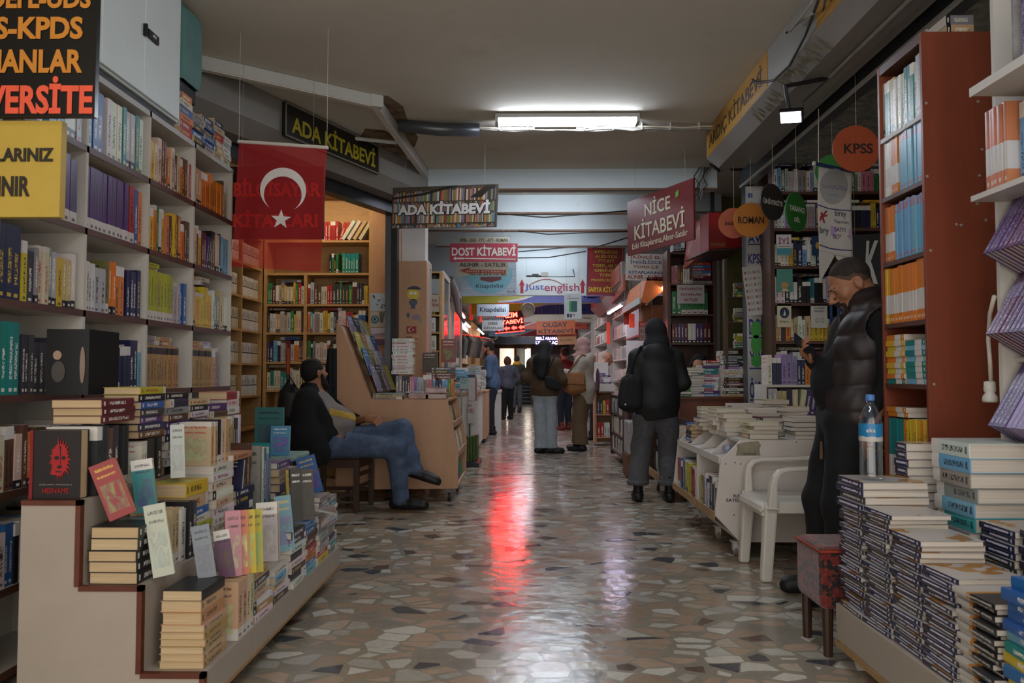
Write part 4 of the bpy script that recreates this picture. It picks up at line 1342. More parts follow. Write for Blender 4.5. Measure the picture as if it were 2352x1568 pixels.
npile((-1.5, 2.74, S1 + .236), PX, PY, 3, 'in the maroon pile above the lion book', pal=['maroon'], t=(.026, .03), w=.17, h=.23, seed=402, pg='page old', cv='cover white title', name='hardcover', rot=.04)
nrow((-1.41, 2.90, S1), (0, 1, 0), (1, 0, 0), .2, 'below the five coloured flat novels', pal=['white', 'cream', 'black'], t=(.025, .04), h=(.15, .16), w=.15, seed=403, parts=True)
for i, c in enumerate(('brown', 'navy', 'purple', 'charcoal', 'blue', 'black', 'lime')):
 npile((-1.49, 3.0, S1 + .163 + i * .0275), PX, PY, 1, f'of the flat novels at {ORD[i]} level beside maroon pile', pal=[c], t=(.026, .0265), w=.14, h=.2, seed=410 + i, pg='page old', cv='cover white title' if c != 'lime' else 'cover red title')
zz = npile((-1.5, 3.24, S1), PX, PY, 11, 'in the dark pile past the flat novels', pal=DARK, t=(.022, .034), w=.14, h=.2, seed=420)
zz = npile((-1.5, 3.46, S1), PX, PY, 10, 'in the mixed pile past the dark pile', pal=['charcoal', 'white', 'beige', 'black', 'grey'], t=(.024, .036), w=.14, h=.2, seed=421)
zz = npile((-1.52, 3.72, S1), PX, PY, 8, 'in the pile with brown page ends by flag', pal=['beige', 'charcoal', 'purple', 'brown'], t=(.026, .042), w=.15, h=.21, seed=422, pg='page old')
upright(-1.43, 3.84, S1, 9, 'on the top tread under the red and white box', ['white', 'lime', 'yellow', 'white', 'beige', 'charcoal'], length=.16, t=(.02, .03), h=(.18, .2), w=.14, seed=423)
npile((-1.52, 3.92, S1 + .205), PX, PY, 3, 'in the red and white flat pile of stepped cart', pal=['white', 'red', 'white'], t=(.03, .04), w=.14, h=.19, seed=424)
ds = thing('display_stand', 'small cloth-covered stand of children\'s books at the end of stepped cart', 'stand', (-1.48, 4.6, 0))
obj('top_board', MB().box(-1.68, -1.3, 4.45, 4.8, .64, .67), mat('pale cloth', '#7f9a94', .85, .2, 12), ds, bevel=.01)
for x in (-1.65, -1.33):
 for y in (4.48, 4.77):
  obj('leg', MB().box(x - .015, x + .015, y - .015, y + .015, 0, .639), 'chair wood', ds)
book('novel', 'blue and green landscape paperback standing face out on the small cloth-covered stand', (-1.58, 4.62, .671), (1, 0, 0), (0, 1, 0), (0, 0, 1), (.17, .02, .27), '#2f6a66', 'cover pale foot', parts=True)
book('novel', 'sky-blue glossy children\'s book leaning on the small cloth-covered stand', (-1.45, 4.5, .671), (1, 0, 0), (0, 1, -.1), (0, .1, 1), (.11, .02, .17), '#4a86ad', 'cover white title', parts=True)

# second tread
npile((-1.315, 2.62, S2), (1, 0, 0), PY, 5, 'in the tan pile on second tread of stepped cart', pal=['black'], t=(.034, .038), w=.155, h=.19, seed=430, pg='page old', cv='cover white title', rot=.02, jit=.003)
zt = S2 + .185

def lean(label, px, py, d, w, t_, h, col, tilt, cv='cover white title', pg='page cream', yaw=0.0, back=.12, name='novel', group=None):
 """single book standing tilted; its lower corner given in the photograph"""
 p = P(px, py, d)
 ax = Vector((math.cos(yaw), math.sin(yaw), 0))
 up = (Vector((0, back, 1)) + ax * math.tan(-tilt)).normalized()
 ax = (ax - up * ax.dot(up)).normalized()
 ay = up.cross(ax)
 return book(name, label, p, ax, ay, up, (w, t_, h), col, cv, pg, group or 'single books leaning on the stepped cart', True)

lean('red paperback with a framed title leaning over the tan pile', 252, 1198, 2.55, .082, .03, .19, '#8c2522', .42, 'cover yellow title', yaw=.25)
lean('teal and sand paperback leaning above the tan pile', 312, 1180, 2.75, .07, .035, .185, '#2f7f86', .17, 'cover white head', 'page old', yaw=.3)
nrow((-1.212, 2.87, S2), (0, 1, 0), (1, 0, 0), .07, 'beside the leaning teal paperback', pal=['charcoal', 'black'], t=(.03, .033), h=(.2, .21), w=.12, seed=431, parts=True)
lean('tall pale green paperback leaning against pages on second tread', 352, 1328, 2.57, .065, .034, .235, '#b9bda6', .2, 'cover dark title', yaw=.35)
upright(-1.225, 2.76, S2, 5, 'behind the tall pale green paperback', ['white', 'cream', 'beige'], length=.17, t=(.03, .05), h=(.17, .2), w=.15, seed=432, cv='cover pale foot')
zz = npile((-1.315, 3.02, S2), PX, PY, 6, 'in the pile with red and blue spines', pal=['white', 'red', 'blue', 'orange', 'white', 'lime'], t=(.022, .03), w=.15, h=.2, seed=433)
zz = npile((-1.315, 3.02, zz), PX, PY, 2, 'of the pale upper pair over red and blue spines', pal=['yellow', 'beige'], t=(.05, .055), w=.14, h=.18, seed=434, pg='page old')
lean('narrow white paperback standing tall above the red and blue pile', 392, 1098, 2.95, .05, .05, .2, '#b9aeb0', .08, 'cover dark title', yaw=.4)
zz = npile((-1.31, 3.25, S2), PX, PY, 9, 'in the cream page pile of second tread', pal=['cream', 'white'], t=(.03, .036), w=.15, h=.2, seed=435, pg='page white', same=False)
upright(-1.25, 3.16, zz, 4, 'standing tilted over the cream page pile', ['cream', 'maroon', 'white', 'beige', 'black'], length=.24, t=(.022, .032), h=(.17, .19), w=.13, seed=436)
zz2 = npile((-1.31, 3.5, S2), PX, PY, 5, 'in the pile below the big navy book', pal=['white', 'navy', 'grey'], t=(.03, .04), w=.15, h=.2, seed=437)
book('hardcover', 'big navy book with white title lying face forward mid cart', (-1.4, 3.44, zz2), (1, 0, 0), (0, 1, -.2), (0, .2, 1), (.17, .03, .13), '#202a42', 'cover white title', parts=True)
npile((-1.31, 3.46, zz2 + .132), PX, PY, 1, 'lying pink on the big navy book', pal=['salmon'], t=(.025, .026), w=.16, h=.22, seed=438)
upright(-1.28, 3.58, S2 + .02, 5, 'in the brown uniform set of stepped cart', ['brown'], length=.16, t=(.018, .02), h=(.32, .33), w=.13, seed=439)
upright(-1.25, 3.75, S2, 5, 'past the brown uniform set', ['grey', 'red', 'white', 'teal', 'lilac'], length=.18, t=(.022, .03), h=(.3, .33), w=.12, seed=440)
zz = npile((-1.31, 4.08, S2), PX, PY, 6, 'in the brown flat pile by the blue painting book', pal=['brown', 'beige', 'purple', 'grey'], t=(.03, .04), w=.15, h=.21, seed=441)
zz = npile((-1.315, 4.24, S2), PX, PY, 5, 'in the last pile of second tread', pal=['grey', 'white', 'beige'], t=(.03, .036), w=.15, h=.14, seed=442)

# third tread (bottom)
zz = npile((-1.095, 2.64, S3), (1, 0, 0), PY, 6, 'in the lower half of the tall tan pile', pal=['tan', 'beige'], t=(.021, .024), w=.145, h=.2, seed=450, pg='page old', rot=.01, jit=.002, cv='cover dark title')
zz = npile((-1.10, 2.64, zz), (1, 0, 0), PY, 3, 'in the upper half of the tall tan pile', pal=['tan', 'beige', 'black'], t=(.03, .045), w=.13, h=.19, seed=451, pg='page old', rot=.02, jit=.004, cv='cover dark title')
lean('grey-blue paperback leaning above the tall tan pile', 455, 1332, 2.7, .06, .03, .18, '#77808a', .2, 'cover dark title', yaw=.4)
lean('plum and white paperback leaning beside the grey-blue one', 505, 1330, 2.85, .055, .02, .17, '#5b2f56', .2, 'cover white head', yaw=.35)
upright(-1.005, 2.80, S3, 5, 'standing back out after the tall tan pile', ['white', 'cream', 'beige', 'white'], length=.2, t=(.035, .05), h=(.19, .21), w=.15, seed=452, cv='cover pale foot')
zz = npile((-1.09, 3.1, S3), PX, PY, 7, 'in the pile under the pastel trio', pal=['grey', 'white', 'charcoal', 'beige', 'tan'], t=(.022, .03), w=.14, h=.2, seed=453)
for i, c in enumerate(('pink', 'salmon', 'yellow', 'lime')):
 lean(f'{c} slim paperback, {ORD[i]} of the pastel row leaning mid cart', 520 + i * 17, 1326 - i * 3, 2.86 + i * .04, .055, .022, .235, PAL[c], .08, 'cover dark title', yaw=.5)
lean('green and white paperback with a portrait facing out mid cart', 590, 1291, 3.19, .085, .035, .235, '#b5b4b0', .07, 'cover white head', yaw=.1)
lean('light blue novel with an oval picture facing out mid cart', 640, 1268, 3.45, .07, .03, .24, '#6a8fa5', .13, 'cover yellow title', yaw=.3)
lean('dark brown thriller facing out beyond the light blue novel', 672, 1197, 3.62, .05, .03, .235, '#2e2620', .1, 'cover white title', yaw=.5)
lean('second dark brown thriller beside its twin mid cart', 694, 1195, 3.75, .06, .03, .24, '#33291f', .08, 'cover white title', yaw=.4)
lean('yellow backed novel behind the dark brown thrillers', 660, 1198, 3.85, .05, .03, .25, '#b39a3a', .08, 'cover dark title', yaw=.5)
zz = npile((-1.09, 3.34, S3), PX, PY, 5, 'in the navy and white pile of bottom tread', pal=['navy', 'white', 'charcoal', 'sky-blue', 'beige'], t=(.022, .032), w=.14, h=.2, seed=454)
zz = npile((-1.085, 3.57, S3), PX, PY, 8, 'in the white-paged pile with black spines', pal=['black', 'charcoal', 'white'], t=(.028, .034), w=.14, h=.2, seed=455, pg='page white')
zz = npile((-1.085, 3.8, S3), PX, PY, 8, 'in the blue and orange pile of bottom tread', pal=['blue', 'orange', 'brown', 'sky-blue', 'red'], t=(.026, .034), w=.14, h=.2, seed=456, pg='page white')
zz = npile((-1.085, 4.02, S3), PX, PY, 12, 'in the striped pile before the last', pal=['white', 'yellow', 'navy', 'silver', 'grey', 'red'], t=(.022, .03), w=.14, h=.19, seed=457, pg='page white')
zz = npile((-1.085, 4.22, S3), PX, PY, 12, 'in the last grey pile of bottom tread', pal=['grey', 'white', 'silver', 'navy', 'teal'], t=(.02, .028), w=.14, h=.18, seed=458, pg='page white')
lean('blue painted-cover paperback leaning at the end of stepped cart', 700, 1140, 4.12, .1, .015, .2, '#2c5c93', .3, 'cover yellow title', yaw=.0)
tag(obj('film_sleeve', MB().obox(P(735, 1165, 3.95), (1, .3, -.25), (-.3, 1, 0), (.2, 0, 1), .16, .22, .01), mat('film wrap clear', '#8e8b88', .12, .3, 10, spec=.8)), 'shiny film-wrapped magazine lying over the striped pile', 'magazine')

# small chair-side display and flowered cushion come with the seated man
t = thing('wooden_stool', 'dark wooden stool chair under the seated man', 'chair', (-1.6, 6.55, 0))
fl = [P(722, 1120, 6.7), P(835, 1165, 6.55), P(775, 1120, 7.0), P(862, 1135, 6.95)]
mb = MB()
seat = [P(716, 1048, 6.6), P(838, 1054, 6.5), P(862, 1040, 6.95), P(770, 1030, 7.0)]
zs = .43
sq = [Vector((p.x, p.y, zs)) for p in (Vector((-1.82, 6.52, 0)), Vector((-1.36, 6.5, 0)), Vector((-1.3, 6.88, 0)), Vector((-1.76, 6.9, 0)))]
obj('seat', MB().prism(sq, (0, 0, .03)), 'chair wood', t, bevel=.005)
obj('apron', MB().prism([p + Vector((0, 0, -.07)) for p in sq], (0, 0, .068)), 'chair wood', t)
for p in sq:
 c = p.lerp(sum(sq, Vector()) / 4, .07)
 obj('leg', MB().box(c.x - .022, c.x + .022, c.y - .022, c.y + .022, 0, zs - .001), 'chair wood', t, bevel=.003)
for i, j, z in ((0, 1, .14), (1, 2, .2), (2, 3, .14), (3, 0, .2), (1, 2, .3)):
 p, q = (sq[k].lerp(sum(sq, Vector()) / 4, .07) for k in (i, j))
 obj('stretcher', MB().obox((p + q) / 2 + Vector((0, 0, z - zs)), q - p, Vector((0, 0, 1)).cross(q - p), (0, 0, 1), (q - p).length, .018, .03), 'chair wood', t)
t = NT('flowered cloth')
tc = t.n('ShaderNodeTexCoord')
v = t.n('ShaderNodeTexVoronoi', {'Vector': tc.outputs['Object'], 'Scale': 22.0})
sc_ = t.n('ShaderNodeSeparateColor', {0: v.outputs['Color']})
rp = t.n('ShaderNodeValToRGB', {0: sc_.outputs[0]})
rp.color_ramp.interpolation = 'CONSTANT'
for el, (po, c) in zip([rp.color_ramp.elements[0], rp.color_ramp.elements[1], rp.color_ramp.elements.new(.4), rp.color_ramp.elements.new(.6), rp.color_ramp.elements.new(.8)], ((0, '#a99c88'), (.9, '#7d3a38'), (.4, '#8d8a74'), (.6, '#b3a69a'), (.8, '#566049'))):
 el.position = po
 el.color = (*srgb(c), 1)
t.set(t.b.inputs['Base Color'], rp.outputs[0])
t.b.inputs['Roughness'].default_value = .9
MATS['flowered cloth'] = t.m
sc2 = [p + (p - sum(sq, Vector()) / 4) * .02 + Vector((0, 0, .031)) for p in sq]
tag(obj('seat_cushion', MB().prism(sc2, (0, 0, .028)), 'flowered cloth', bevel=.012), 'thin flowered cushion on the dark wooden stool chair', 'cushion')
# ================================================================== RIGHT SIDE
# lettered yellow signs on the grey fascia
yb = lambda z: z
t, fr_ = board('fascia_sign', 'yellow sign with dark lettering at the far end of the grey fascia', 'sign', (1.597, 6.73, 3.005), (1.597, 5.05, 3.005), .24, .004, '#a67a2c', [
 ('ARDIÇ KİTABEVİ', (.05, .93, .13, .84), '#3b2c1c', .01)])
t, fr_ = board('fascia_sign', 'yellow sign with dark lettering near the camera end of the fascia', 'sign', (1.597, 4.2, 3.005), (1.597, 2.5, 3.005), .24, .004, '#a67a2c', [
 ('ARDIÇ KİTABEVİ', (.05, .93, .13, .84), '#3b2c1c', .01)])
# faded lettering left where an old sign was glued to the chamfer
t = thing('sign_residue', 'faded glue marks of old sign letters on the grey chamfer of the fascia', 'sign residue', (1.65, 5.0, 2.96))
cn = Vector((-.08, 0, -.09)).normalized()
o0, uu, vv = Vector((1.605, 5.75, 2.995)) + cn * .002, Vector((0, -1, 0)), Vector((.08, 0, -.07)).normalized()
r = random.Random(2)
rm = mat('glue residue', '#7b745a', .8, .3, 20)
mb = MB()
for i in range(22):
 x = .1 + i * .065
 if r.random() < .8:
  for k in range(3):
   a, b = r.uniform(0, .035), r.uniform(.02, .1)
   mb.prism([o0 + uu * (x + a) + vv * (b - .02), o0 + uu * (x + a + .006) + vv * (b - .02), o0 + uu * (x + a + r.uniform(.0, .03)) + vv * (b + .03), o0 + uu * (x + a - .006) + vv * (b + .03)], cn * .001)
obj('glue_mark', mb, rm, t)
# thin white conduit under the fascia with the floodlight
tag(obj('conduit', MB().tube([(1.83, .4, 2.905), (1.83, 4.62, 2.905)], .012, 8), 'cable grey'), 'thin pale conduit running under the grey fascia to the floodlight', 'conduit')
t = thing('floodlight', 'small lit floodlight hanging under the grey fascia', 'lamp', (1.8, 4.7, 2.9))
c = P(1816, 270, 4.62)
nrm = Vector((-.35, -.55, -.75)).normalized()
sx = Vector((1, -.3, .12)).normalized()
sx = (sx - nrm * sx.dot(nrm)).normalized()
sy = nrm.cross(sx)
obj('housing', MB().obox(c - nrm * .022, sx, sy, nrm, .135, .085, .035), 'black plastic', t, bevel=.004)
obj('diffuser', MB().obox(c - nrm * .003, sx, sy, nrm, .115, .07, .006), emit('flood', '#f3eaff', 14), t)
obj('bracket', MB().tube([c - nrm * .035 - sx * .01, Vector((c.x - .02, c.y + .03, 2.86)), Vector((1.83, 4.68, 2.918))], .014, 8), 'black plastic', t)
obj('cable', MB().tube([c - nrm * .03, c + Vector((.09, .03, .03)), c + Vector((.08, .02, .1)), Vector((1.84, 4.63, 2.91))], .006, 6), 'cable dark', t)
# loose wires over the fascia
for i, (pts, lab) in enumerate((
  ([P(1880, 0, 4.0), P(1850, 80, 4.3), P(1830, 150, 4.6), P(1790, 185, 4.9), P(1740, 190, 5.2), P(1728, 183, 5.3)], 'dark loose wire sagging over the grey fascia face'),
  ([P(1868, 0, 4.05), P(1840, 40, 4.2), P(1815, 70, 4.4), P(1806, 75, 4.5), P(1830, 55, 4.35), P(1868, 30, 4.1)], 'pale looped wires tucked at the fascia top'))):
 tag(obj('loose_wire', MB().tube([(min(p.x, 1.585), p.y, min(p.z, CE - .02)) for p in pts], .008, 6), ('cable dark', 'cable grey')[i], smooth=True), lab, 'wire')
t = thing('wire_bundle', 'tangle of grey wires on the beam by the olive column', 'wires', P(1610, 420, 7.95))
r = random.Random(8)
for k in range(6):
 x = 1598 + k * 5
 obj('wire', MB().tube([P(x + 10, 384, 7.95), P(x + r.uniform(-8, 8), 405, 7.94), P(x + r.uniform(-10, 10), 425, 7.96), P(x + r.uniform(-16, 4), 445, 7.95), P(x - 14, 452 + k, 7.95)], .006, 5), 'cable grey' if k % 2 else 'cable dark', t, smooth=True)
tag(obj('wire_loop', MB().tube([P(1640, 384, 7.9), P(1632, 378, 7.6), P(1652, 392, 7.3), P(1640, 380, 7.0), P(1632, 362, 6.8)], .014, 6), 'cable dark', smooth=True), 'dark wires hanging off the end of the grey fascia', 'wire')

# ------------------------------------------------------------------ ARDIC shop: bookcase facing the passage entrance
struct('wall_partition', MB().box(2.3, 3.69, 7.52, 7.6, 0, CE - .002), 'dark veneer')
struct('ceiling_shop', MB().box(2.31, 3.69, -1, 7.5, CE - .16, CE - .1), mat('wire mesh ceiling', '#80807a', .6, .5, 14, bump=.3))
t = thing('shop_bookcase', 'dark brown bookcase of the shop behind the man with the phone', 'bookcase', (2.9, 7.35, 0))
XS = [2.30, 2.86, 3.42, 3.66]
ZS2 = [.12, .45, .78, 1.11, 1.44, 1.79, 2.13, 2.48, 2.82]
for x in XS:
 obj('side_panel', MB().box(x - .02, x + .02, 7.2, 7.5, 0, 2.84), 'dark veneer', t)
for z in ZS2:
 for x0, x1 in zip(XS[:-1], XS[1:]):
  obj('shelf', MB().box(x0 + .02, x1 - .02, 7.2, 7.5, z - .028, z), 'brown shelf', t)
obj('back_panel', MB().box(XS[0], XS[-1], 7.5, 7.512, 0, 2.84), 'dark veneer', t)
sp = {4: [['beige', 'charcoal', 'orange', 'navy', 'yellow', 'white', 'white'], ['blue', 'navy', 'brown', 'beige']],
  5: [['teal', 'white', 'white', 'pink', 'silver', 'white', 'black'], ['charcoal', 'white', 'black']],
  6: [['white', 'sky-blue', 'white', 'teal', 'navy', 'yellow'], ['charcoal', 'charcoal', 'salmon', 'white', 'green', 'brown']],
  7: [['white', 'lilac', 'purple', 'pink', 'grey', 'sky-blue'], ['black', 'yellow', 'black', 'yellow', 'navy']],
  3: [['white', 'orange', 'maroon', 'white', 'blue'], ['white', 'navy', 'grey']],
  8: [['white', 'white', 'salmon', 'silver', 'cream', 'grey', 'sky-blue'], ['white', 'green', 'pink', 'charcoal', 'grey']]}
nm_ = {3: 'lowest seen shelf', 4: 'sketch cover shelf', 5: 'green cover shelf', 6: 'third shelf down', 7: 'disc level shelf', 8: 'top shelf'}
for zi, cells in sp.items():
 z = ZS2[zi] if zi < 8 else ZS2[8]
 zz_ = ZS2[zi - 1 + 1]
 for k in range(2):
  x0, x1 = XS[k] + .022, XS[k + 1] - .022
  row((x0, 7.215, zz_), (1, 0, 0), (0, -1, 0), x1 - x0, f'on the {nm_[zi]}, {("post", "inner")[k]} side of dark shop bookcase', pal=cells[k], t=(.02, .045), h=(.19, .245), w=.17, seed=500 + zi * 3 + k, name='hardback')
  if zi != 4:
   for q in range(2):
    pile((x0 + .14 + q * .24, 7.33, zz_ + .247), (0, -1, 0), (1, 0, 0), 1 if zi < 8 else 3, f'laid {("first","second")[q]} over the {nm_[zi]}, {("post", "inner")[k]} side', pal=['white', 'red', 'green', 'navy', 'yellow', 'grey', 'purple'], t=(.022, .03), w=.15, h=.2, seed=zi * 8 + k + q, parts=False, name='hardback')
# covers standing face out on those shelves
for (px0, px1, py0, py1, col, lab, extra) in (
  (1786, 1818, 698, 751, '#c9bfa4', 'cream cover with a dark blue wreath facing out on the dark shop bookcase', 0),
  (1864, 1901, 699, 753, '#c7c4bb', 'white cover with two line drawings facing out on the dark shop bookcase', 1),
  (1785, 1821, 616, 670, '#4f8a7c', 'green cover with a round head facing out on the dark shop bookcase', 2),
  (1784, 1818, 538, 586, '#cfd0cc', 'white and teal cover facing out below the black disc', 3),
  (1907, 1940, 697, 753, '#2f4f7c', 'blue sea cover facing out behind the man with the phone', 4),
  (1866, 1886, 541, 586, '#1d3a5c', 'dark blue cover with a yellow cog facing out by the pennant', 5)):
 aa, bb = P(px0, py1, 7.2), P(px1, py1, 7.2)
 hh = (py1 - py0) / 1800 * 7.2
 t, fr_ = board('facing_book', lab, 'book', aa, bb, hh, .02, col, group='covers facing out on the dark bookcase')
 if extra == 0:
  shape(fr_, circ(.5, .62, .34, .24, 14), '#262c44', t, 'printed_wreath')
  shape(fr_, [(.4, .5), (.6, .5), (.52, .75)], '#c9c6bf', t, 'printed_figure', lift=.002)
  lettering('Eşit', fr_[0], fr_[1], fr_[2], (.2 * fr_[4], .8 * fr_[4], .18 * fr_[5], .28 * fr_[5]), inkmat('#3a3630'), t, 0)
 if extra == 1:
  for x in (.35, .68):
   shape(fr_, circ(x, .32, .1, .1, 14), '#8a8780', t, 'printed_sketch')
   shape(fr_, circ(x, .32, .07, .07, 14), '#c7c4bb', t, 'printed_sketch', lift=.001)
  lettering('Güzel\nhayat', fr_[0], fr_[1], fr_[2], (.2 * fr_[4], .8 * fr_[4], .65 * fr_[5], .9 * fr_[5]), inkmat('#55524d'), t, 0)
 if extra == 2:
  shape(fr_, circ(.5, .28, .24, .14, 18), '#b5895a', t, 'printed_head')
  shape(fr_, [(.25, .02), (.75, .02), (.6, .16), (.4, .16)], '#c7b38c', t, 'printed_neck')
 if extra == 3:
  shape(fr_, [(0.02, .02), (.98, .02), (.98, .34), (.02, .34)], '#4a93a0', t, 'printed_band')
  lettering('İYİ', fr_[0], fr_[1], fr_[2], (.12 * fr_[4], .85 * fr_[4], .55 * fr_[5], .9 * fr_[5]), inkmat('#b03a7c'), t, .01)
  lettering('HİSSETMEK', fr_[0], fr_[1], fr_[2], (.1 * fr_[4], .9 * fr_[4], .4 * fr_[5], .48 * fr_[5]), inkmat('#b06a5a'), t, 0)
 if extra == 4:
  shape(fr_, [(0.02, .02), (.98, .02), (.98, .5), (.02, .45)], '#1d2d4c', t, 'printed_sea')
 if extra == 5:
  shape(fr_, circ(.6, .5, .25, .18, 12), '#c2963a', t, 'printed_cog')

# dark banner with a large K near the red bookcase
t, fr_ = board('hanging_sign', 'black banner with a large white letter K beside the red bookcase', 'banner', P(1945, 690, 6.6), P(2040, 690, 6.4), .55, .01, '#1b1a1b', [
 ('K', (.42, .74, .25, .9), '#bdbab4', .02), ('ÇİK', (.55, .82, .06, .16), '#9a978f', 0)])
# long white banner on the post
t, fr_ = board('post_banner', 'long white banner with blue exam words on the shutter post', 'banner', P(1719, 945, 7.5), P(1760, 945, 7.5), 2.16, .006, '#a9a7a2')
a_, u_, v_, n_, w_, h_ = fr_
zpx = lambda py: (945 - py) / 1800 * 7.5
for txt, y0, y1, c in (('ÖABT', 915, 868, '#2a2a6e'), ('YÖS', 840, 800, '#2a2a6e'), ('DGS', 770, 733, '#2a2a6e'), ('KPSS', 606, 583, '#2a2a6e'), ('34 KURAL', 626, 612, '#3a4a78'), ('AVI', 558, 538, '#2a2a6e'), ('KİTAP', 475, 462, '#2a2a6e')):
 lettering(txt, a_, u_, v_, (.1 * w_, .92 * w_, zpx(y0), zpx(y1)), inkmat(c), t, .02)
for y0 in (920, 848, 778, 563):
 shape(fr_, [(.08, zpx(y0) / h_), (.9, zpx(y0) / h_), (.9, zpx(y0 - 3) / h_), (.08, zpx(y0 - 3) / h_)], '#2a2a6e', t, 'printed_line')
for cy_, ry in ((758, 20), (792, 22), (829, 14)):
 shape(fr_, circ(.48, zpx(cy_) / h_, .3, ry / 1800 * 7.5 / h_, 24), '#3c8a3a', t, 'printed_badge', lift=.002)
shape(fr_, circ(.25, zpx(448) / h_, .14, .012, 20), '#4a4f8a', t, 'printed_ring')
t2, f2 = board('paper_leaflet', 'white leaflet with rows of small red icons taped on the post banner', 'leaflet', P(1718, 726, 7.46), P(1762, 721, 7.46), .47, .002, '#b5b2ac')
for k in range(14):
 x, y = (k % 2) * .46 + .08, .9 - (k // 2) * .125
 shape(f2, [(x, y), (x + .08, y), (x + .08, y - .05), (x, y - .05)], '#9a4a48', t2, 'printed_icon')
 for j in range(3):
  shape(f2, [(x + .13, y - .02 * j), (x + .36, y - .02 * j), (x + .36, y - .02 * j - .008), (x + .13, y - .02 * j - .008)], '#8c8a86', t2, 'printed_line')

# hanging discs
def disc(label, px, py, d, r, yaw, col, txts, tcol, wires=True):
 c = P(px, py, d)
 n = Vector((-math.sin(yaw), -math.cos(yaw), 0))
 u = Vector((math.cos(yaw), -math.sin(yaw), 0))
 t = thing('hanging_disc', label, 'sign', c, 'round signs hanging before the shop')
 obj('panel', MB().disc(c - n * .01, n, r, .01, 40), mat('disc ' + col, col, .55, .06, 8), t)
 for tx, (x0, x1, y0, y1) in txts:
  lettering(tx, c + n * .001, u, (0, 0, 1), (x0 * r, x1 * r, y0 * r, y1 * r), inkmat(tcol), t, .02)
 top = c + Vector((0, 0, r))
 obj('hanging_thread', MB().tube([top, Vector((top.x, top.y, 3.1 if c.x > 2.02 else 2.95))], .0015, 4), 'cord white', t)
 return t

disc('orange round sign with four dark letters beside the red bookcase', 1967, 341, 4.9, .147, 0, '#a34a28', [('KPSS', (-.53, .7, -.22, .22))], '#2b211f')
disc('green round sign half hidden behind the orange one', 1912, 392, 5.7, .12, .2, '#2f7a2c', [('ALES', (-.5, .5, -.2, .2))], '#d0d0c4')
disc('salmon round sign half hidden behind the yellow-orange one', 1686, 512, 6.68, .131, 0, '#a8593f', [('İNGİLİZCE', (-.62, .62, -.13, .13))], '#45241c')
disc('yellow-orange round sign with dark word in front of the salmon one', 1725, 505, 6.4, .142, 0, '#b8742c', [('ROMAN', (-.75, .75, -.22, .2))], '#2d2218')
disc('black round sign turned aside with white word', 1775, 464, 6.0, .142, -.62, '#332e2d', [('ÜNİVERSİTE', (-.8, .85, -.15, .2))], '#cfcac4')
disc('green round sign turned aside with two white words', 1830, 487, 5.7, .145, -.72, '#2f6f2c', [('YABANCI', (-.7, .75, .02, .3)), ('DİL', (-.25, .3, -.5, -.22))], '#c9cdbf')

# white pennant
t = NT('pennant cloth')
t.b.inputs['Base Color'].default_value = (*srgb('#b5b2ac'), 1)
t.b.inputs['Roughness'].default_value = .8
MATS['pennant cloth'] = t.m
D = 5.3
t = thing('pennant', 'white printed pennant with swallow tail hanging beside the orange round sign', 'pennant', P(1918, 380, D))

def pen(px, py):
 p = P(px, py, D)
 return p + Vector((0, .01 * math.sin(px * .09) * (py - 376) / 300 + .012 * math.sin(py * .03), 0))

def pensheet(u, v):
 return pen(1879 + 78 * u, 384 + 14 * u + (196 + 0 * u) * v)

obj('cloth', MB().sheet(pensheet, 14, 20), 'pennant cloth', t, smooth=True, thick=.002)
for x0, x1, tip in ((1879, 1915, 650), (1918, 1957, 640)):
 mb = MB()
 q = [pen(x0, 578 + (x0 - 1879) * .18), pen(x1, 578 + (x1 - 1879) * .18), pen(x1 if x0 > 1900 else x1, 590 if x0 < 1900 else tip - 20), pen(x0 + 4, tip)]
 if x0 > 1900:
  q = [pen(x0, 585), pen(x1, 592), pen(x1, tip), pen(x0, 590)]
 mb.prism(q, (0, .002, 0))
 obj('tail', mb, 'pennant cloth', t)
obj('rod', MB().tube([P(1875, 376, D), P(1957, 394, D)], .012, 8), mat('navy rod', '#22295c', .5), t)
obj('rod_end', MB().disc(P(1876, 376, D) + Vector((-.012, 0, 0)), (-1, 0, .2), .016, .014, 14), 'white plastic', t)
pf_ = lambda px, py: pen(px, py) - Vector((0, .004, 0))
mb = MB()
mb.prism([pf_(1915 + 32 * math.cos(a), 428 + 40 * math.sin(a)) for a in [2 * PI * k / 24 for k in range(24)]], (0, -.0008, 0))
obj('printed_ellipse', mb, inkmat('#8b8c8c'), t)
mb = MB()
mb.prism([pf_(1908, 518), pf_(1953, 528), pf_(1953, 550), pf_(1908, 540)], (0, -.0008, 0))
obj('printed_band', mb, inkmat('#a487b4'), t)
mb = MB()
for q in ([(1885, 488), (1890, 486), (1896, 512), (1892, 512)], [(1898, 482), (1902, 484), (1884, 508), (1882, 504)], [(1884, 496), (1902, 492), (1902, 496), (1884, 500)]):
 mb.prism([pf_(*p) for p in q], (0, -.0008, 0))
obj('printed_star', mb, inkmat('#8e2f30'), t)
for y in (470, 563):
 obj('printed_border', MB().tube([pf_(1880, y), pf_(1905, y + 8), pf_(1930, y + 12), pf_(1956, y + 13)], .004, 5), inkmat('#4a4878'), t)
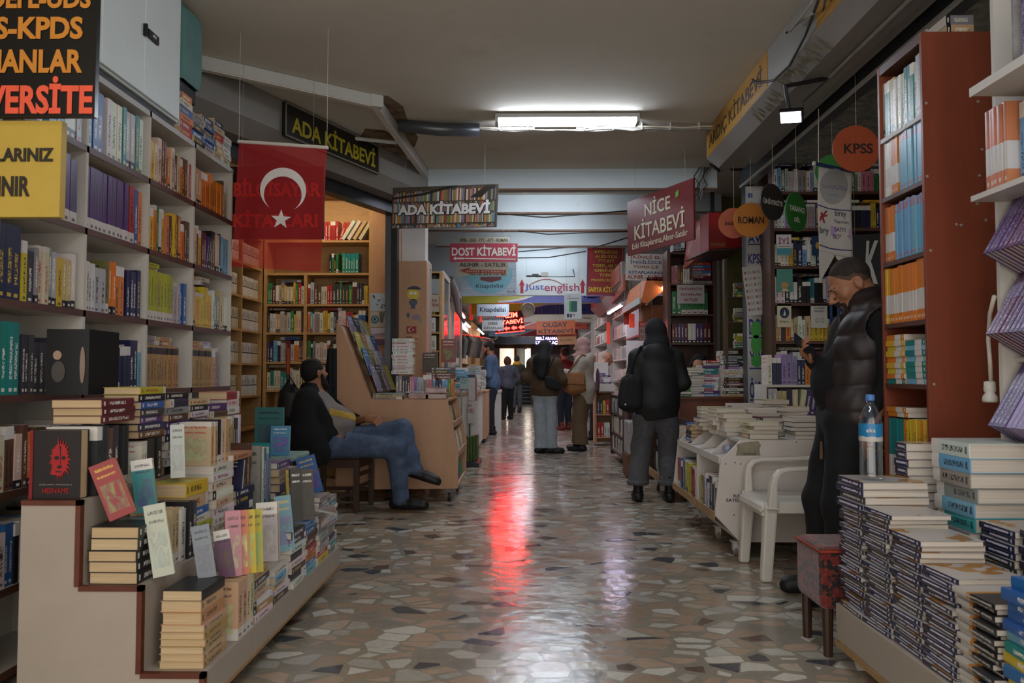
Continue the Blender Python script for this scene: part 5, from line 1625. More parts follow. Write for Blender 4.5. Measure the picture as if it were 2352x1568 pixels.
for tx, (x0, x1, y0, y1), c in (('ORKADRO', (1889, 1945, 432, 410), '#6a6f85'), ('YAYINEVİ', (1900, 1933, 448, 440), '#6a6f85'), ('birey', (1918, 1944, 500, 480), '#4a4858'), ('Yayınları', (1915, 1949, 514, 503), '#4a4858'), ('SATIŞ', (1916, 1942, 534, 521), '#4d3470'), ('NOKTASI', (1912, 1950, 549, 537), '#4d3470'), ('bry', (1881, 1902, 540, 520), '#3d4a50')):
 p = pf_(x0, y0) - Vector((0, .003, 0))
 lettering(tx, p, (1, 0, -.13), (0, 0, 1), (0, (x1 - x0) / 1800 * D, 0, (y0 - y1) / 1800 * D), inkmat(c), t, .005)
obj('hanging_thread', MB().tube([P(1880, 376, D), P(1880, 250, D)], .003, 4), 'cord white', t)

# ------------------------------------------------------------------ red veneer bookcase, side towards the camera
RX0, RX1, RY0, RY1, RT = 1.68, 2.0, 3.27, 3.68, 2.58
t = thing('red_bookcase', 'tall reddish-brown bookcase showing its plain side next to the phone man', 'bookcase', (1.84, 3.47, 0))
for y0, y1 in ((RY0, RY0 + .018), (RY1 - .018, RY1)):
 obj('side_panel', MB().box(RX0, RX1, y0, y1, .0, RT), 'red veneer', t, bevel=.001)
RZ = [.3, .62, 1.08, 1.37, 1.665, 1.95, 2.27]
RZ = [.28, .595, 1.095, 1.368, 1.653, 1.955, 2.235]
for z in [.08] + RZ + [RT - .02]:
 o = obj('shelf', MB().box(RX0 + .002, RX1 - .01, RY0 + .018, RY1 - .018, z - .02, z if z < 2.5 else z + .02), 'brown shelf' if z != RZ[-1] else 'white metal', t)
obj('back_panel', MB().box(RX1 - .01, RX1, RY0 + .018, RY1 - .018, 0, RT), 'red veneer', t)
mb = MB()
r = random.Random(4)
for px, py in ((2128, 70), (2225, 70), (2127, 237), (2246, 233), (2129, 405), (2249, 403), (2196, 515), (2207, 517), (2255, 343), (2137, 575), (2145, 882), (2264, 505), (2244, 468)):
 mb.disc((P(px, py, RY0).x, RY0 - .0005, P(px, py, RY0).z), (0, -1, 0), .006, .002, 10)
obj('screw_cap', mb, 'cable grey', t)
obj('seam', MB().box(RX0 + .002, RX1 - .002, RY0 - .0008, RY0 + .001, .865, .868), 'tan wood' if 'tan wood' in MATS else mat('tan wood', '#8c5a3a', .6), t)
L = RY1 - RY0 - .036
ro = dict(name='test_booklet', h=(.25, .262), w=.2, t=(.016, .03))

def rrow(z, y0, L_, where, pal, seed, **k):
 kk = dict(ro)
 kk.update(k)
 row((RX0 + .004, RY1 - .018 - y0, z), (0, -1, 0), (-1, 0, 0), L_, where, pal=pal, seed=seed, **kk)

rrow(RZ[6], 0, L, 'on the top shelf of red bookcase', ['white', 'blue', 'silver', 'beige', 'white', 'teal', 'green', 'salmon'], 601, h=(.24, .27))
rrow(RZ[5], 0, L * .4, 'on second shelf down, phone man side, red bookcase', ['orange', 'white', 'orange'], 602, cv='cover exam orange', t=(.014, .02))
rrow(RZ[5], L * .4, L * .6, 'on second shelf down, near side, red bookcase', ['sky-blue'], 603, cv='cover exam blue', t=(.016, .022))
rrow(RZ[4], 0, L * .28, 'on third shelf down, phone man side, red bookcase', ['salmon', 'orange'], 604, cv='cover exam orange', t=(.014, .018))
rrow(RZ[4], L * .28, L * .72, 'on third shelf down, near side, red bookcase', ['sky-blue'], 605, cv='cover exam blue', t=(.016, .024))
rrow(RZ[3], 0, L, 'on fourth shelf down of red bookcase', ['orange', 'orange', 'yellow'], 606, cv='cover exam orange', t=(.012, .03), runs=(2, 5))
for k in range(2):
 for i, c in enumerate((('orange',), ('teal',))[k]):
  pass
 pile((RX0 + .105, RY1 - .115 - k * .185, RZ[2]), (-1, 0, 0), (0, 1, 0), 9 - k, f'in the lying {("orange", "teal")[k]} pile, fifth shelf down of red bookcase', pal=(['orange', 'orange', 'yellow', 'teal'], ['teal', 'teal', 'sky-blue'])[k], t=(.02, .026), w=.2, h=.17, seed=610 + k, name='test_booklet', parts=False, cv='cover exam orange', rot=.0, jit=.001, same=False)
rrow(RZ[1], 0, L * .38, 'on sixth shelf down, phone man side, red bookcase', ['teal'], 607, cv='cover exam orange', t=(.014, .02), h=(.34, .345))
rrow(RZ[1], L * .38, L * .6, 'on sixth shelf down, near side, red bookcase', ['orange', 'yellow', 'yellow'], 608, cv='cover pale foot', t=(.014, .022), h=(.34, .35))
pile((RX0 + .105, RY1 - .12, RZ[1] + .352), (-1, 0, 0), (0, 1, 0), 2, 'lying over the teal upright group of red bookcase', pal=['yellow', 'orange'], t=(.02, .024), w=.2, h=.18, seed=613, name='test_booklet', parts=False, cv='cover exam orange', rot=0)
pile((1.92, 3.5, RT + .002), (0, -1, 0), (1, 0, 0), 3, 'in the box-like pile on red bookcase top', pal=['beige', 'grey'], t=(.04, .05), w=.2, h=.12, seed=614, name='test_booklet', parts=False, rot=0, jit=.001)

# ------------------------------------------------------------------ white display rack with purple books, nearest on the right
WX = 1.76
t = thing('display_rack', 'white wooden display rack with sloping ledges beside the red bookcase', 'rack', (1.95, 2.6, 0))
obj('side_panel', MB().box(WX, 2.3, 2.9, 2.92, .5, 3.1), 'white board', t)
obj('side_panel', MB().box(WX, 2.3, 1.5, 1.52, .5, 3.1), 'white board', t)
obj('back_panel', MB().box(2.28, 2.3, 1.52, 2.9, .5, 3.1), 'white board', t)
# top overhanging shelf with raw edge
o = obj('shelf', MB().box(1.58, 2.28, 1.6, 2.74, 2.115, 2.14), 'white board', t)
obj('edge_strip', MB().box(1.575, 1.58, 1.6, 2.745, 2.112, 2.143), 'white board', o)
obj('edge_strip', MB().box(1.58, 2.28, 2.74, 2.746, 2.116, 2.14), 'raw pine', o)
obj('shelf', MB().box(1.66, 2.28, 1.52, 2.9, 1.775, 1.795), 'white board', t)
TIER = (1.577, 1.283, .954)
for k, z in enumerate(TIER):
 obj('sloping_ledge', MB().prism([(1.80, 2.895, z - .085), (1.81, 2.895, z - .1), (2.2, 2.895, z - .12), (2.2, 2.895, z - .1)], (0, -1.37, 0)), 'white board', t)
 obj('ledge_prop', MB().prism([(1.81, 2.893, z - .1), (2.2, 2.893, z - .12), (2.2, 2.893, z - .2)], (0, -.018, 0)), 'white board', t)
row((1.665, 2.83, 1.796), (0, -1, 0), (-1, 0, 0), .14, 'on white rack shelf, corner group', pal=['salmon', 'pink'], t=(.022, .025), h=(.285, .29), w=.18, seed=620, name='exam_workbook', cv='cover exam orange', parts=True)
row((1.70, 2.69, 1.796), (0, -1, 0), (-1, 0, 0), .1, 'on white rack shelf, blue group', pal=['blue', 'sky-blue'], t=(.02, .03), h=(.27, .28), w=.18, seed=621, name='exam_workbook', cv='cover white head', parts=True)
row((1.70, 2.58, 1.796), (0, -1, 0), (-1, 0, 0), .5, 'on white rack shelf past the blue group', pal=['white', 'cream', 'white', 'silver'], t=(.022, .035), h=(.28, .31), w=.18, seed=622, name='exam_workbook', cv='cover pale foot', parts=True)
row((1.66, 2.6, 2.142), (0, -1, 0), (-1, 0, 0), .6, 'on the overhanging top board of white rack', pal=['purple', 'lilac', 'purple'], t=(.02, .026), h=(.3, .31), w=.2, seed=623, name='exam_workbook', cv='cover purple', parts=True)
tag(obj('film_wrap', MB().obox((1.76, 2.63, 2.29), (1, 0, 0), (0, 1, .1), (0, 0, 1), .2, .01, .29), 'film wrap clear'), 'crumpled clear film hanging on the purple books of the top board', 'film')
tag(obj('binder_clip', MB().obox((1.70, 2.66, 2.165), (1, .4, 0), (0, 1, 0), (0, 0, 1), .05, .03, .04).tube([(1.69, 2.64, 2.18), (1.67, 2.63, 2.2), (1.69, 2.62, 2.2)], .003, 5), 'black plastic'), 'small black binder clip on the top board of white rack', 'clip')
# purple workbooks leaning back on the ledges, spines out
for k, z in enumerate(TIER):
 for i in range(21):
  c = ('purple', 'plum', 'purple', 'lilac', 'purple')[(i // 4 + k) % 5]
  book('exam_workbook', f'{c} workbook, {ORD[i] if i < 20 else "last"} from the red bookcase end on the {("upper", "centre", "lower")[k]} purple ledge', (1.676 + RND.uniform(0, .004), 2.862 - i * .0265, z), (.86, 0, -.5), (0, -1, 0), (.5, 0, .86), (.2, .0255, .275), PAL[c], 'cover purple', 'page white', 'purple workbooks leaning on the white rack', True)
# white cord with socket
t = thing('extension_socket', 'white cord with a socket end hanging between red bookcase and white rack', 'socket', (1.87, 3.1, 1))
obj('cord', MB().tube([P(2284, 680, 2.926), P(2274, 720, 3.0), P(2270, 780, 3.02), P(2274, 830, 3.02), P(2276, 875, 3.02)], .008, 8), 'cord white', t, smooth=True)
c = P(2274, 908, 3.02)
obj('socket_body', MB().lathe([(.012, .055), (.02, .052), (.022, .02), (.017, .01), (.026, -.004), (.028, -.02), (.024, -.026)], 18, c), 'white plastic', t, smooth=True)
# ------------------------------------------------------------------ low white cart with stacked exam workbooks
LX = 1.24
t = thing('low_cart', 'low white box cart on casters under the dark workbook stacks', 'book cart', (1.8, 2.4, 0))
obj('front_board', MB().box(LX, LX + .02, 1.5, 3.16, .095, .235), 'cart white', t, bevel=.002)
obj('end_board', MB().box(LX + .02, 2.5, 3.14, 3.16, .095, .235), 'cart white', t)
obj('top_board', MB().box(LX + .02, 2.5, 1.5, 3.139, .215, .235), 'cart white', t)
obj('foot_rail', MB().box(LX - .004, LX + .03, 1.5, 3.165, .07, .094), 'raw pine', t)
obj('seam', MB().box(LX - .001, LX, 2.28, 2.284, .1, .23), 'black plastic', t)
for y in (3.08, 2.3, 1.7):
 caster((LX + .06, y), t, r=.03, wm='white plastic', fork='raw pine')
BZ = .237

def stack(x, y, n, where, pal, seed, tt=(.0165, .0175), w=.21, h=.2, z=BZ, cv='cover exam navy', jit=.006, rot=.05, ax=(-1, 0, 0), ln=(0, 1, 0), **k):
 return pile((x, y, z), ax, ln, n, where, pal=pal, t=tt, w=w, h=h, seed=seed, cv=cv, pg=k.pop('pg', 'page white'), name='exam_workbook', jit=jit, rot=rot, **k)

NV = ['navy', 'navy', 'charcoal']
ZS1 = stack(1.36, 3.04, 23, 'in the front stack by the red stool', NV, 701, h=.2, tt=(.0155, .017), jit=.008)
stack(1.36, 2.825, 25, 'in the front stack second from the stool', NV, 702, h=.2, tt=(.0155, .017), jit=.008)
stack(1.36, 2.615, 21, 'in the front stack third from the stool', NV, 703, h=.195, tt=(.0165, .0182), jit=.008)
stack(1.36, 2.415, 17, 'in the front stack next the black spines', NV, 704, h=.19, tt=(.0165, .0185), jit=.008)
# white, orange and black spined workbooks
stack(1.36, 2.215, 18, 'in the front stack of black and white spines', ['black', 'charcoal'], 705, h=.19, tt=(.0152, .0164), cv='cover exam bw', jit=.012)
# blue workbooks nearest the camera
stack(1.385, 1.99, 13, 'in the front stack of blue workbooks', ['blue', 'sky-blue', 'blue', 'teal', 'yellow', 'blue'], 706, h=.2, w=.25, tt=(.026, .032), cv='cover white title', rot=.09, jit=.014)
o = LAST[0]
o.color = (*srgb('#1f5f9c'), 1)
o['label'] = 'topmost blue workbook with a red stripe, on the front stack of blue workbooks'
e_ = print_on(o)
q = [o.matrix_basis @ Vector(c) for c in ((.02, 1.004, .36), (.98, 1.004, .36), (.98, 1.004, .48), (.02, 1.004, .48))]
obj('red_stripe', MB().prism(q, (0, 0, .0006)), inkmat('#a8382a')).parent = e_
lettering('TYT', o.matrix_basis @ Vector((.06, 1.01, .93)) + Vector((0, 0, .001)), q[0] - q[3], q[1] - q[0], (0, .075, .0, .05), inkmat('#b9c4d0'), e_, .02)
# bottle stack behind the first two
ZS1 = stack(1.375, 3.04, 4, 'under the water bottle', NV, 707, z=ZS1 + .001, tt=(.027, .028), h=.22, w=.25, rot=.03)
# second row
xb, yb_ = 1.66, 2.93
zt_ = stack(1.70, 3.02, 13, 'in the second row under the teal stack', NV, 708, tt=(.024, .027), h=.2)
zt_ = stack(1.71, 2.86, 13, 'in the wide teal stack of second row', ['teal', 'sky-blue', 'turquoise', 'white', 'grey'], 709, tt=(.047, .052), h=.25, w=.34, cv='cover white head', rot=.03, jit=.01)
stack(1.55, 3.12, 20, 'in the tilted dark stack behind the bottle', NV, 710, tt=(.03, .032), h=.1, w=.12, rot=.1)
stack(1.66, 2.62, 17, 'in the second row dark stack before the teal one', NV, 712, tt=(.022, .024), h=.19)
stack(1.67, 2.42, 17, 'in the second row dark stack nearer the camera', NV, 713, tt=(.0225, .0245), h=.18)
stack(1.69, 2.21, 22, 'in the second row stack of black and white spines', ['black', 'charcoal'], 714, tt=(.0245, .0265), h=.2, cv='cover exam bw', jit=.015)
# bottle of water
t = thing('water_bottle', 'clear water bottle with blue label and cap on the dark workbook stack', 'bottle', (1.37, 3.03, .72))
gl = NT('clear plastic')
lw = gl.n('ShaderNodeLayerWeight', {'Blend': .35})
tp = gl.n('ShaderNodeBsdfTransparent', {0: (.93, .96, .97)})
gg = gl.n('ShaderNodeBsdfGlossy', {'Color': (.9, .95, 1), 'Roughness': .08})
mx = gl.n('ShaderNodeMixShader', {0: gl.math('MULTIPLY', gl.math('ADD', lw.outputs['Facing'], .12), .55), 1: tp.outputs[0], 2: gg.outputs[0]})
gl.t.links.new(mx.outputs[0], gl.t.nodes['Material Output'].inputs[0])
MATS['clear plastic'] = gl.m
bz = 0
bx, by = P(2000, 1000, 3.0).x, 3.0
BZT = ZS1 + .001
t.location = (bx, by, BZT)
ORG[t.name] = Vector((bx, by, BZT))
pr = [(.001, 0), (.034, 0), (.040, .006)]
for k in range(7):
 zz = .015 + k * .016
 pr += [(.0415, zz), (.0395, zz + .008)]
pr += [(.041, .135), (.041, .20), (.0415, .215), (.036, .24), (.024, .268), (.014, .285), (.0135, .296), (.001, .297)]
obj('body', MB().lathe(pr, 28, (bx, by, BZT)), 'clear plastic', t, smooth=True)
lb = NT('bottle label')
_, lx, ly, lz = lb.objco()
nz = lb.n('ShaderNodeTexNoise', {'Scale': 30.0, 'Detail': 3.0})
lb.set(nz.inputs['Vector'], lb.t.nodes['Texture Coordinate'].outputs['Object'])
e_ = lb.math('ADD', lz, lb.math('MULTIPLY', nz.outputs[0], .02))
lb.set(lb.b.inputs['Base Color'], lb.mix(lb.math('GREATER_THAN', e_, .172), srgb('#b9b4ae'), srgb('#1f76a8')))
lb.b.inputs['Roughness'].default_value = .3
MATS['bottle label'] = lb.m
obj('bottle_label', MB().lathe([(.0418, .145), (.0422, .147), (.0422, .208), (.0418, .21)], 28, (bx, by, BZT)), 'bottle label', t, smooth=False)
lettering('eka', Vector((bx - .036, by - .0435, BZT)), (1, 0, 0), (0, 0, 1), (0, .034, .18, .196), inkmat('#cfd6da'), t, .01)
obj('bottle_cap', MB().lathe([(.0155, .297), (.0165, .299), (.0165, .316), (.0145, .32), (.001, .321)], 20, (bx, by, BZT)), mat('blue cap', '#4a78b8', .4), t, smooth=False)

# red patterned stool
t = NT('patterned fabric')
tc = t.n('ShaderNodeTexCoord')
br = t.n('ShaderNodeTexVoronoi', {'Vector': tc.outputs['Object'], 'Scale': 24.0, 'Randomness': .6}, distance='CHEBYCHEV')
sc_ = t.n('ShaderNodeSeparateColor', {0: br.outputs['Color']})
nz = t.n('ShaderNodeTexNoise', {'Vector': tc.outputs['Object'], 'Scale': 60.0, 'Detail': 3.0})
a = t.math('LESS_THAN', br.outputs['Distance'], t.math('ADD', t.math('MULTIPLY', sc_.outputs[0], .42), .14))
c = t.mix(a, srgb('#641a16'), srgb('#1a1213'))
c = t.mix(t.math('MULTIPLY', t.math('GREATER_THAN', nz.outputs[0], .56), .5), c, srgb('#8a3a20'))
t.set(t.b.inputs['Base Color'], c)
t.b.inputs['Roughness'].default_value = .95
t.b.inputs['Sheen Weight'].default_value = .3
MATS['patterned fabric'] = t.m
t = thing('padded_stool', 'low padded stool in red and black patterned fabric beside the low cart', 'stool', (1.24, 3.3, 0))
a0, a1 = P(1845, 1236, 3.4), P(1902, 1236, 3.25)
mb = MB()
sx0, sx1, sy0, sy1 = 1.20, 1.46, 3.2, 3.5
mb.box(sx0, sx1, sy0, sy1, .19, .44)
obj('padded_seat', mb, 'patterned fabric', t, bevel=.025)
obj('piping', MB().tube([(sx0 - .002, sy0 - .002, .425), (sx1, sy0 - .002, .425)], .005, 6).tube([(sx0 - .002, sy0, .425), (sx0 - .002, sy1, .425)], .005, 6), mat('orange piping', '#9a4028', .8), t)
for x in (sx0 + .035, sx1 - .035):
 for y in (sy0 + .035, sy1 - .035):
  obj('leg', MB().tube([(x, y, 0), (x, y, .2)], [.018, .024], 10), 'chair wood', t)

# ------------------------------------------------------------------ white sale cart
t = thing('sale_cart', 'white sloping book cart with sale lettering behind the plastic chair', 'book cart', (1.6, 5.4, 0))
D0, D1 = 4.92, 6.25
pe = [P(x, y, D0) for x, y in ((1700, 1245), (1642, 1183), (1655, 1058), (1702, 1010))]
zt, zb2 = pe[3].z, pe[0].z
xr = 2.0
prof = [(xr, zb2), (pe[0].x, zb2), (pe[1].x, pe[1].z), (pe[2].x, pe[2].z), (pe[3].x, zt), (xr, zt)]
for y in (D0, D1):
 obj('end_panel', MB().prism([(x, y, z) for x, z in prof], (0, .02, 0)), 'white lacquer', t, bevel=.002)
obj('bottom_board', MB().box(pe[0].x, xr, D0 + .02, D1, zb2, zb2 + .02), 'white lacquer', t)
obj('top_board', MB().box(pe[3].x, xr, D0 + .02, D1, zt - .02, zt), 'white lacquer', t)
obj('lower_ledge', MB().prism([(pe[1].x, D0 + .02, pe[1].z), (pe[1].x + .015, D0 + .02, pe[1].z - .016), (pe[1].x + .3, D0 + .02, pe[1].z - .016), (pe[1].x + .3, D0 + .02, pe[1].z)], (0, D1 - D0 - .02, 0)), 'white lacquer', t)
obj('ledge_lip', MB().box(pe[1].x - .006, pe[1].x, D0 + .0, D1 + .02, pe[1].z - .03, pe[1].z + .02), 'raw pine', t)
obj('upper_ledge', MB().prism([(pe[2].x, D0 + .02, pe[2].z), (pe[2].x, D0 + .02, pe[2].z - .018), (pe[2].x + .26, D0 + .02, pe[2].z + .02), (pe[2].x + .26, D0 + .02, pe[2].z + .038)], (0, D1 - D0 - .02, 0)), 'white lacquer', t)
obj('upper_lip', MB().box(pe[2].x - .006, pe[2].x + .004, D0 + .02, D1, pe[2].z - .02, pe[2].z + .022), 'white lacquer', t)
obj('back_panel', MB().box(xr - .015, xr, D0 + .02, D1, zb2 + .02, zt - .02), 'white lacquer', t)
obj('inner_panel', MB().box(pe[2].x + .26, pe[2].x + .275, D0 + .02, D1, zb2 + .02, zt - .021), 'white lacquer', t)
for y in (5.26, 5.6, 5.92):
 obj('divider', MB().prism([(pe[2].x + .01, y, pe[2].z + .003), (pe[2].x + .25, y, pe[2].z + .037), (pe[2].x + .25, y, zt - .022), (pe[3].x + .002, y, zt - .022)], (0, .012, 0)), 'white lacquer', t)
for y in (5.5,):
 obj('divider', MB().box(pe[1].x + .02, pe[1].x + .25, y, y + .012, pe[1].z, pe[2].z - .02), 'white lacquer', t)
# old poster scrap and stencilled words on the end panel
sc0 = [P(x, y, D0 - .001) for x, y in ((1690, 1046), (1694, 1030), (1692, 1020), (1720, 1014), (1742, 1013), (1748, 1022), (1744, 1032), (1747, 1046))]
o = obj('paper_scrap', MB().prism(sc0, (0, -.001, 0)), mat('old paper', '#8c8672', .9, .25, 14), t)
p = P(1705, 1046, D0 - .003)
lettering('OKYANUS', p, (1, 0, 0), (0, 0, 1), (0, .085, .004, .018), inkmat('#3f3c36'), t, .0)
p = P(1683, 1142, D0 - .001)
lettering('BURADA', p, (1, 0, 0), (0, 0, 1), (.005, .105, .0, .019), inkmat('#2c2a38'), t, .015)
p = P(1668, 1152, D0 - .001)
lettering('SATILMAKTADIR', p, (1, 0, 0), (0, 0, 1), (0, .24, 0, .02), inkmat('#2c2a38'), t, .015)
mb = MB()
for px, py in ((1688, 1062), (1720, 1066), (1667, 1065), (1701, 1065), (1710, 1112), (1686, 1182), (1829, 1015)):
 q = P(px, py, D0)
 mb.disc((q.x, D0 - .0005, q.z), (0, -1, 0), .004, .002, 8)
obj('screw_head', mb, 'cable dark', t)
for y in (D0 + .06, D0 + .55, D1 - .1):
 caster((pe[0].x - .015 if y < 5 else pe[0].x, y), t, r=.03, wm='caster grey')
caster((xr - .1, D0 + .1), t, r=.03)
caster((xr - .1, D1 - .1), t, r=.03)
# books on its lower ledge, spines to the passage
row((pe[1].x + .02, D1 - .03, pe[1].z + .002), (0, -1, 0), (-1, 0, 0), D1 - 5.53, 'in the lower tray of white sale cart, far half', pal=['navy', 'red', 'black', 'yellow', 'blue', 'maroon', 'red', 'lime', 'white', 'charcoal'], t=(.025, .042), h=(.19, .23), w=.16, seed=801, name='second_hand_book')
row((pe[1].x + .02, 5.48, pe[1].z + .002), (0, -1, 0), (-1, 0, 0), 5.48 - D0 - .05, 'in the lower tray of white sale cart, near half', pal=['lilac', 'sky-blue', 'beige', 'brown', 'cream', 'navy', 'white', 'olive'], t=(.02, .04), h=(.15, .22), w=.16, seed=802, name='second_hand_book')
# books lying on top
k = 0
for i, (x, y, n, pl) in enumerate(((1.52, 5.06, 4, ['cream', 'white', 'beige']), (1.80, 5.06, 5, ['white', 'cream', 'charcoal']), (1.44, 5.32, 5, ['white', 'cream']), (1.68, 5.32, 4, ['maroon', 'white', 'cream']), (1.9, 5.32, 4, ['white']), (1.42, 5.5, 6, ['cream', 'white']), (1.66, 5.5, 6, ['white', 'beige']), (1.88, 5.55, 7, ['beige', 'white', 'charcoal']), (1.40, 5.85, 6, ['white', 'cream']), (1.62, 5.85, 6, ['white']), (1.86, 5.9, 8, ['cream', 'beige']))):
 pile((x, y, zt + .001), (0, 1, 0) if i % 3 else (-1, 0, 0), (1, 0, 0) if i % 3 else (0, 1, 0), n, f'in the {ORD[i]} flat pile on white sale cart top', pal=pl, t=(.022, .034), w=.19, h=.2, seed=810 + i, pg='page white', rot=.12, jit=.012, name='second_hand_book')
pile((pe[2].x + .13, 6.08, pe[2].z + .03), (-1, 0, 0), (0, 1, 0), 5, 'in the tan-paged pile of upper tray, white sale cart', pal=['blue', 'tan', 'navy'], t=(.022, .03), w=.17, h=.2, seed=830, pg='page old', name='second_hand_book')
for i, (px, py) in enumerate(((1650, 1030), (1668, 1038))):
 pass
 c = Vector((pe[2].x + .1 + .03 * i, 5.14 - i * .13, pe[2].z + .055))
 tag(obj('crumpled_wrapper', MB().lathe([(.004, -.03), (.026, -.022), (.034, 0), (.027, .02), (.006, .028)], 9, c, 1, .8), mat('foil wrap', '#8c90a6', .15, .5, 40, spec=.9), smooth=False), ('shiny crumpled wrapper in the empty tray of white sale cart, farther one', 'shiny crumpled wrapper in the empty tray of white sale cart, nearer the lettering')[i], 'wrapper', 'wrappers in the sale cart tray')
# books standing behind the cart against the shop
z = zt + .001
t2 = thing('book_stand', 'low stand of upright books behind the sale cart before the phone man', 'book stand', (2.15, 6.5, 0))
obj('board', MB().box(2.0, 2.75, 6.45, 6.75, .78, .8), 'white board', t2)
obj('board', MB().box(2.0, 2.75, 6.45, 6.75, 1.03, 1.05), 'white board', t2)
obj('side_panel', MB().box(1.985, 2.0, 6.45, 6.75, 0, 1.05), 'white board', t2)
obj('side_panel', MB().box(2.75, 2.765, 6.45, 6.75, 0, 1.05), 'white board', t2)
row((2.01, 6.46, .801), (1, 0, 0), (0, -1, 0), .7, 'on the lower board of stand behind sale cart', pal=['navy', 'white', 'grey', 'silver', 'cream', 'purple', 'navy', 'maroon', 'beige'], t=(.025, .05), h=(.19, .22), w=.17, seed=840, lean=.15)
row((2.01, 6.46, 1.051), (1, 0, 0), (0, -1, 0), .7, 'on the upper board of stand behind sale cart', pal=['white', 'lilac', 'purple', 'maroon', 'orange', 'tan', 'white', 'navy'], t=(.02, .045), h=(.18, .25), w=.17, seed=841)

# ------------------------------------------------------------------ white plastic armchair
t = thing('plastic_armchair', 'white moulded plastic armchair in front of the white sale cart', 'chair', (1.6, 4.6, 0))
PW = 'white plastic'
fx, bxx = 1.335, 1.80           # front legs towards the passage
n_, f_y = 4.37, 4.82
zs, za = .42, .615

def leg(x0, y0, x1, y1, z1, nm='leg'):
 a = Vector((x0, y0, 0))
 b = Vector((x1, y1, z1))
 mb = MB()
 for s, w0, w1 in ((0, .03, .04),):
  p0 = [a + Vector((i * w0, j * w0 * .9, 0)) for i, j in ((-1, -1), (1, -1), (1, 1), (-1, 1))]
  p1 = [b + Vector((i * w1 * .9, j * w1 * .8, 0)) for i, j in ((-1, -1), (1, -1), (1, 1), (-1, 1))]
  mb.add(p0 + p1, [(3, 2, 1, 0), (4, 5, 6, 7), (0, 1, 5, 4), (1, 2, 6, 5), (2, 3, 7, 6), (3, 0, 4, 7)])
 return obj(nm, mb, PW, t, bevel=.012)

leg(fx, n_, fx + .035, n_ + .015, zs)
leg(fx + .005, f_y, fx + .035, f_y - .015, zs)
leg(bxx + .03, n_ + .02, bxx - .04, n_ + .04, zs)
leg(bxx + .03, f_y - .02, bxx - .04, f_y - .04, zs)

def seatp(u, v):
 x = fx - .03 + (bxx - fx + .06) * u
 y = n_ + .0 + (f_y - n_) * v
 dip = -.018 * math.sin(PI * min(1, max(0, u))) * math.sin(PI * v)
 roll = -.05 * max(0, (.14 - u) / .14) ** 2
 return (x, y, zs + .012 + dip + roll)

obj('seat', MB().sheet(seatp, 24, 14), PW, t, smooth=True, thick=.016)
mb = MB()
mb.box(fx + .0, bxx, n_ - .003, n_ + .012, zs - .05, zs + .012)
mb.box(fx + .0, bxx, f_y - .012, f_y + .003, zs - .05, zs + .012)
mb.box(fx - .018, fx - .002, n_, f_y, zs - .065, zs - .01)
obj('seat_apron', mb, PW, t, bevel=.006)
for y, s in ((n_ - .005, -1), (f_y + .005, 1)):
 pts = [(fx + .035, y, zs - .02), (fx + .04, y + s * .012, zs + .1), (fx + .05, y + s * .02, za - .045), (fx + .075, y + s * .02, za - .012), (fx + .12, y + s * .02, za), (bxx - .12, y + s * .012, za + .008), (bxx + .0, y, za + .012)]
 mb = MB()
 k = len(pts)
 hw = [.034, .028, .025, .024, .024, .024, .024]
 ht = [.026, .02, .015, .014, .011, .011, .011]
 vs, fs = [], []
 for i, p in enumerate(pts):
  p = Vector(p)
  tg = (Vector(pts[min(i + 1, k - 1)]) - Vector(pts[max(i - 1, 0)])).normalized()
  nn = Vector((0, 1, 0))
  up = tg.cross(nn).normalized()
  for a, b in ((-1, -1), (1, -1), (1, 1), (-1, 1)):
   vs.append(p + nn * a * hw[i] + up * b * ht[i])
 for i in range(k - 1):
  for q in range(4):
   fs.append((i * 4 + q, i * 4 + (q + 1) % 4, (i + 1) * 4 + (q + 1) % 4, (i + 1) * 4 + q))
 fs += [(0, 1, 2, 3), tuple((k - 1) * 4 + q for q in (3, 2, 1, 0))]
 mb.add(vs, fs)
 obj('armrest', mb, PW, t, bevel=.008)

def backp(u, v):
 y = n_ - .01 + (f_y - n_ + .02) * u
 c = 4 * (u - .5) ** 2
 h = .44 - .07 * c
 return (bxx - .02 + .14 * v - .05 * c * (1 - .3 * v), y, zs + .005 + h * v)

obj('backrest', MB().sheet(backp, 16, 12), PW, t, smooth=True, thick=.014)
# small litter on the floor
for i, (px, py) in enumerate(((1680, 1275), (1650, 1278), (1672, 1272))):
 q = P(px, py, 1)
 k = CAMH / (CAMH - q.z)
 tag(obj('paper_scrap', MB().prism([(q.x * k + dx, k + dy, .001) for dx, dy in ((-.02, 0), (.015, -.012), (.022, .008), (-.008, .016))], (0, 0, .002)), 'white plastic'), f'tiny white paper scrap on the floor by the cart caster, {ORD[i]} of three', 'paper scrap', 'paper scraps by the caster')
_r0, _p0 = row, pile

def row(*a, **k):
 k.setdefault('name', 'used_book')
 return _r0(*a, **k)

def pile(*a, **k):
 k.setdefault('name', 'used_book')
 return _p0(*a, **k)

# ================================================================== MIDDLE DISTANCE, RIGHT
t, fr_ = board('hanging_sign', 'dark red hanging sign with pale three-line shop lettering', 'sign', P(1442, 588, 7.9), P(1594, 549, 6.95), .55, .02, '#5c2626', ())
a_, u_, v_, n_, w_, h_ = fr_
t.location = t.location
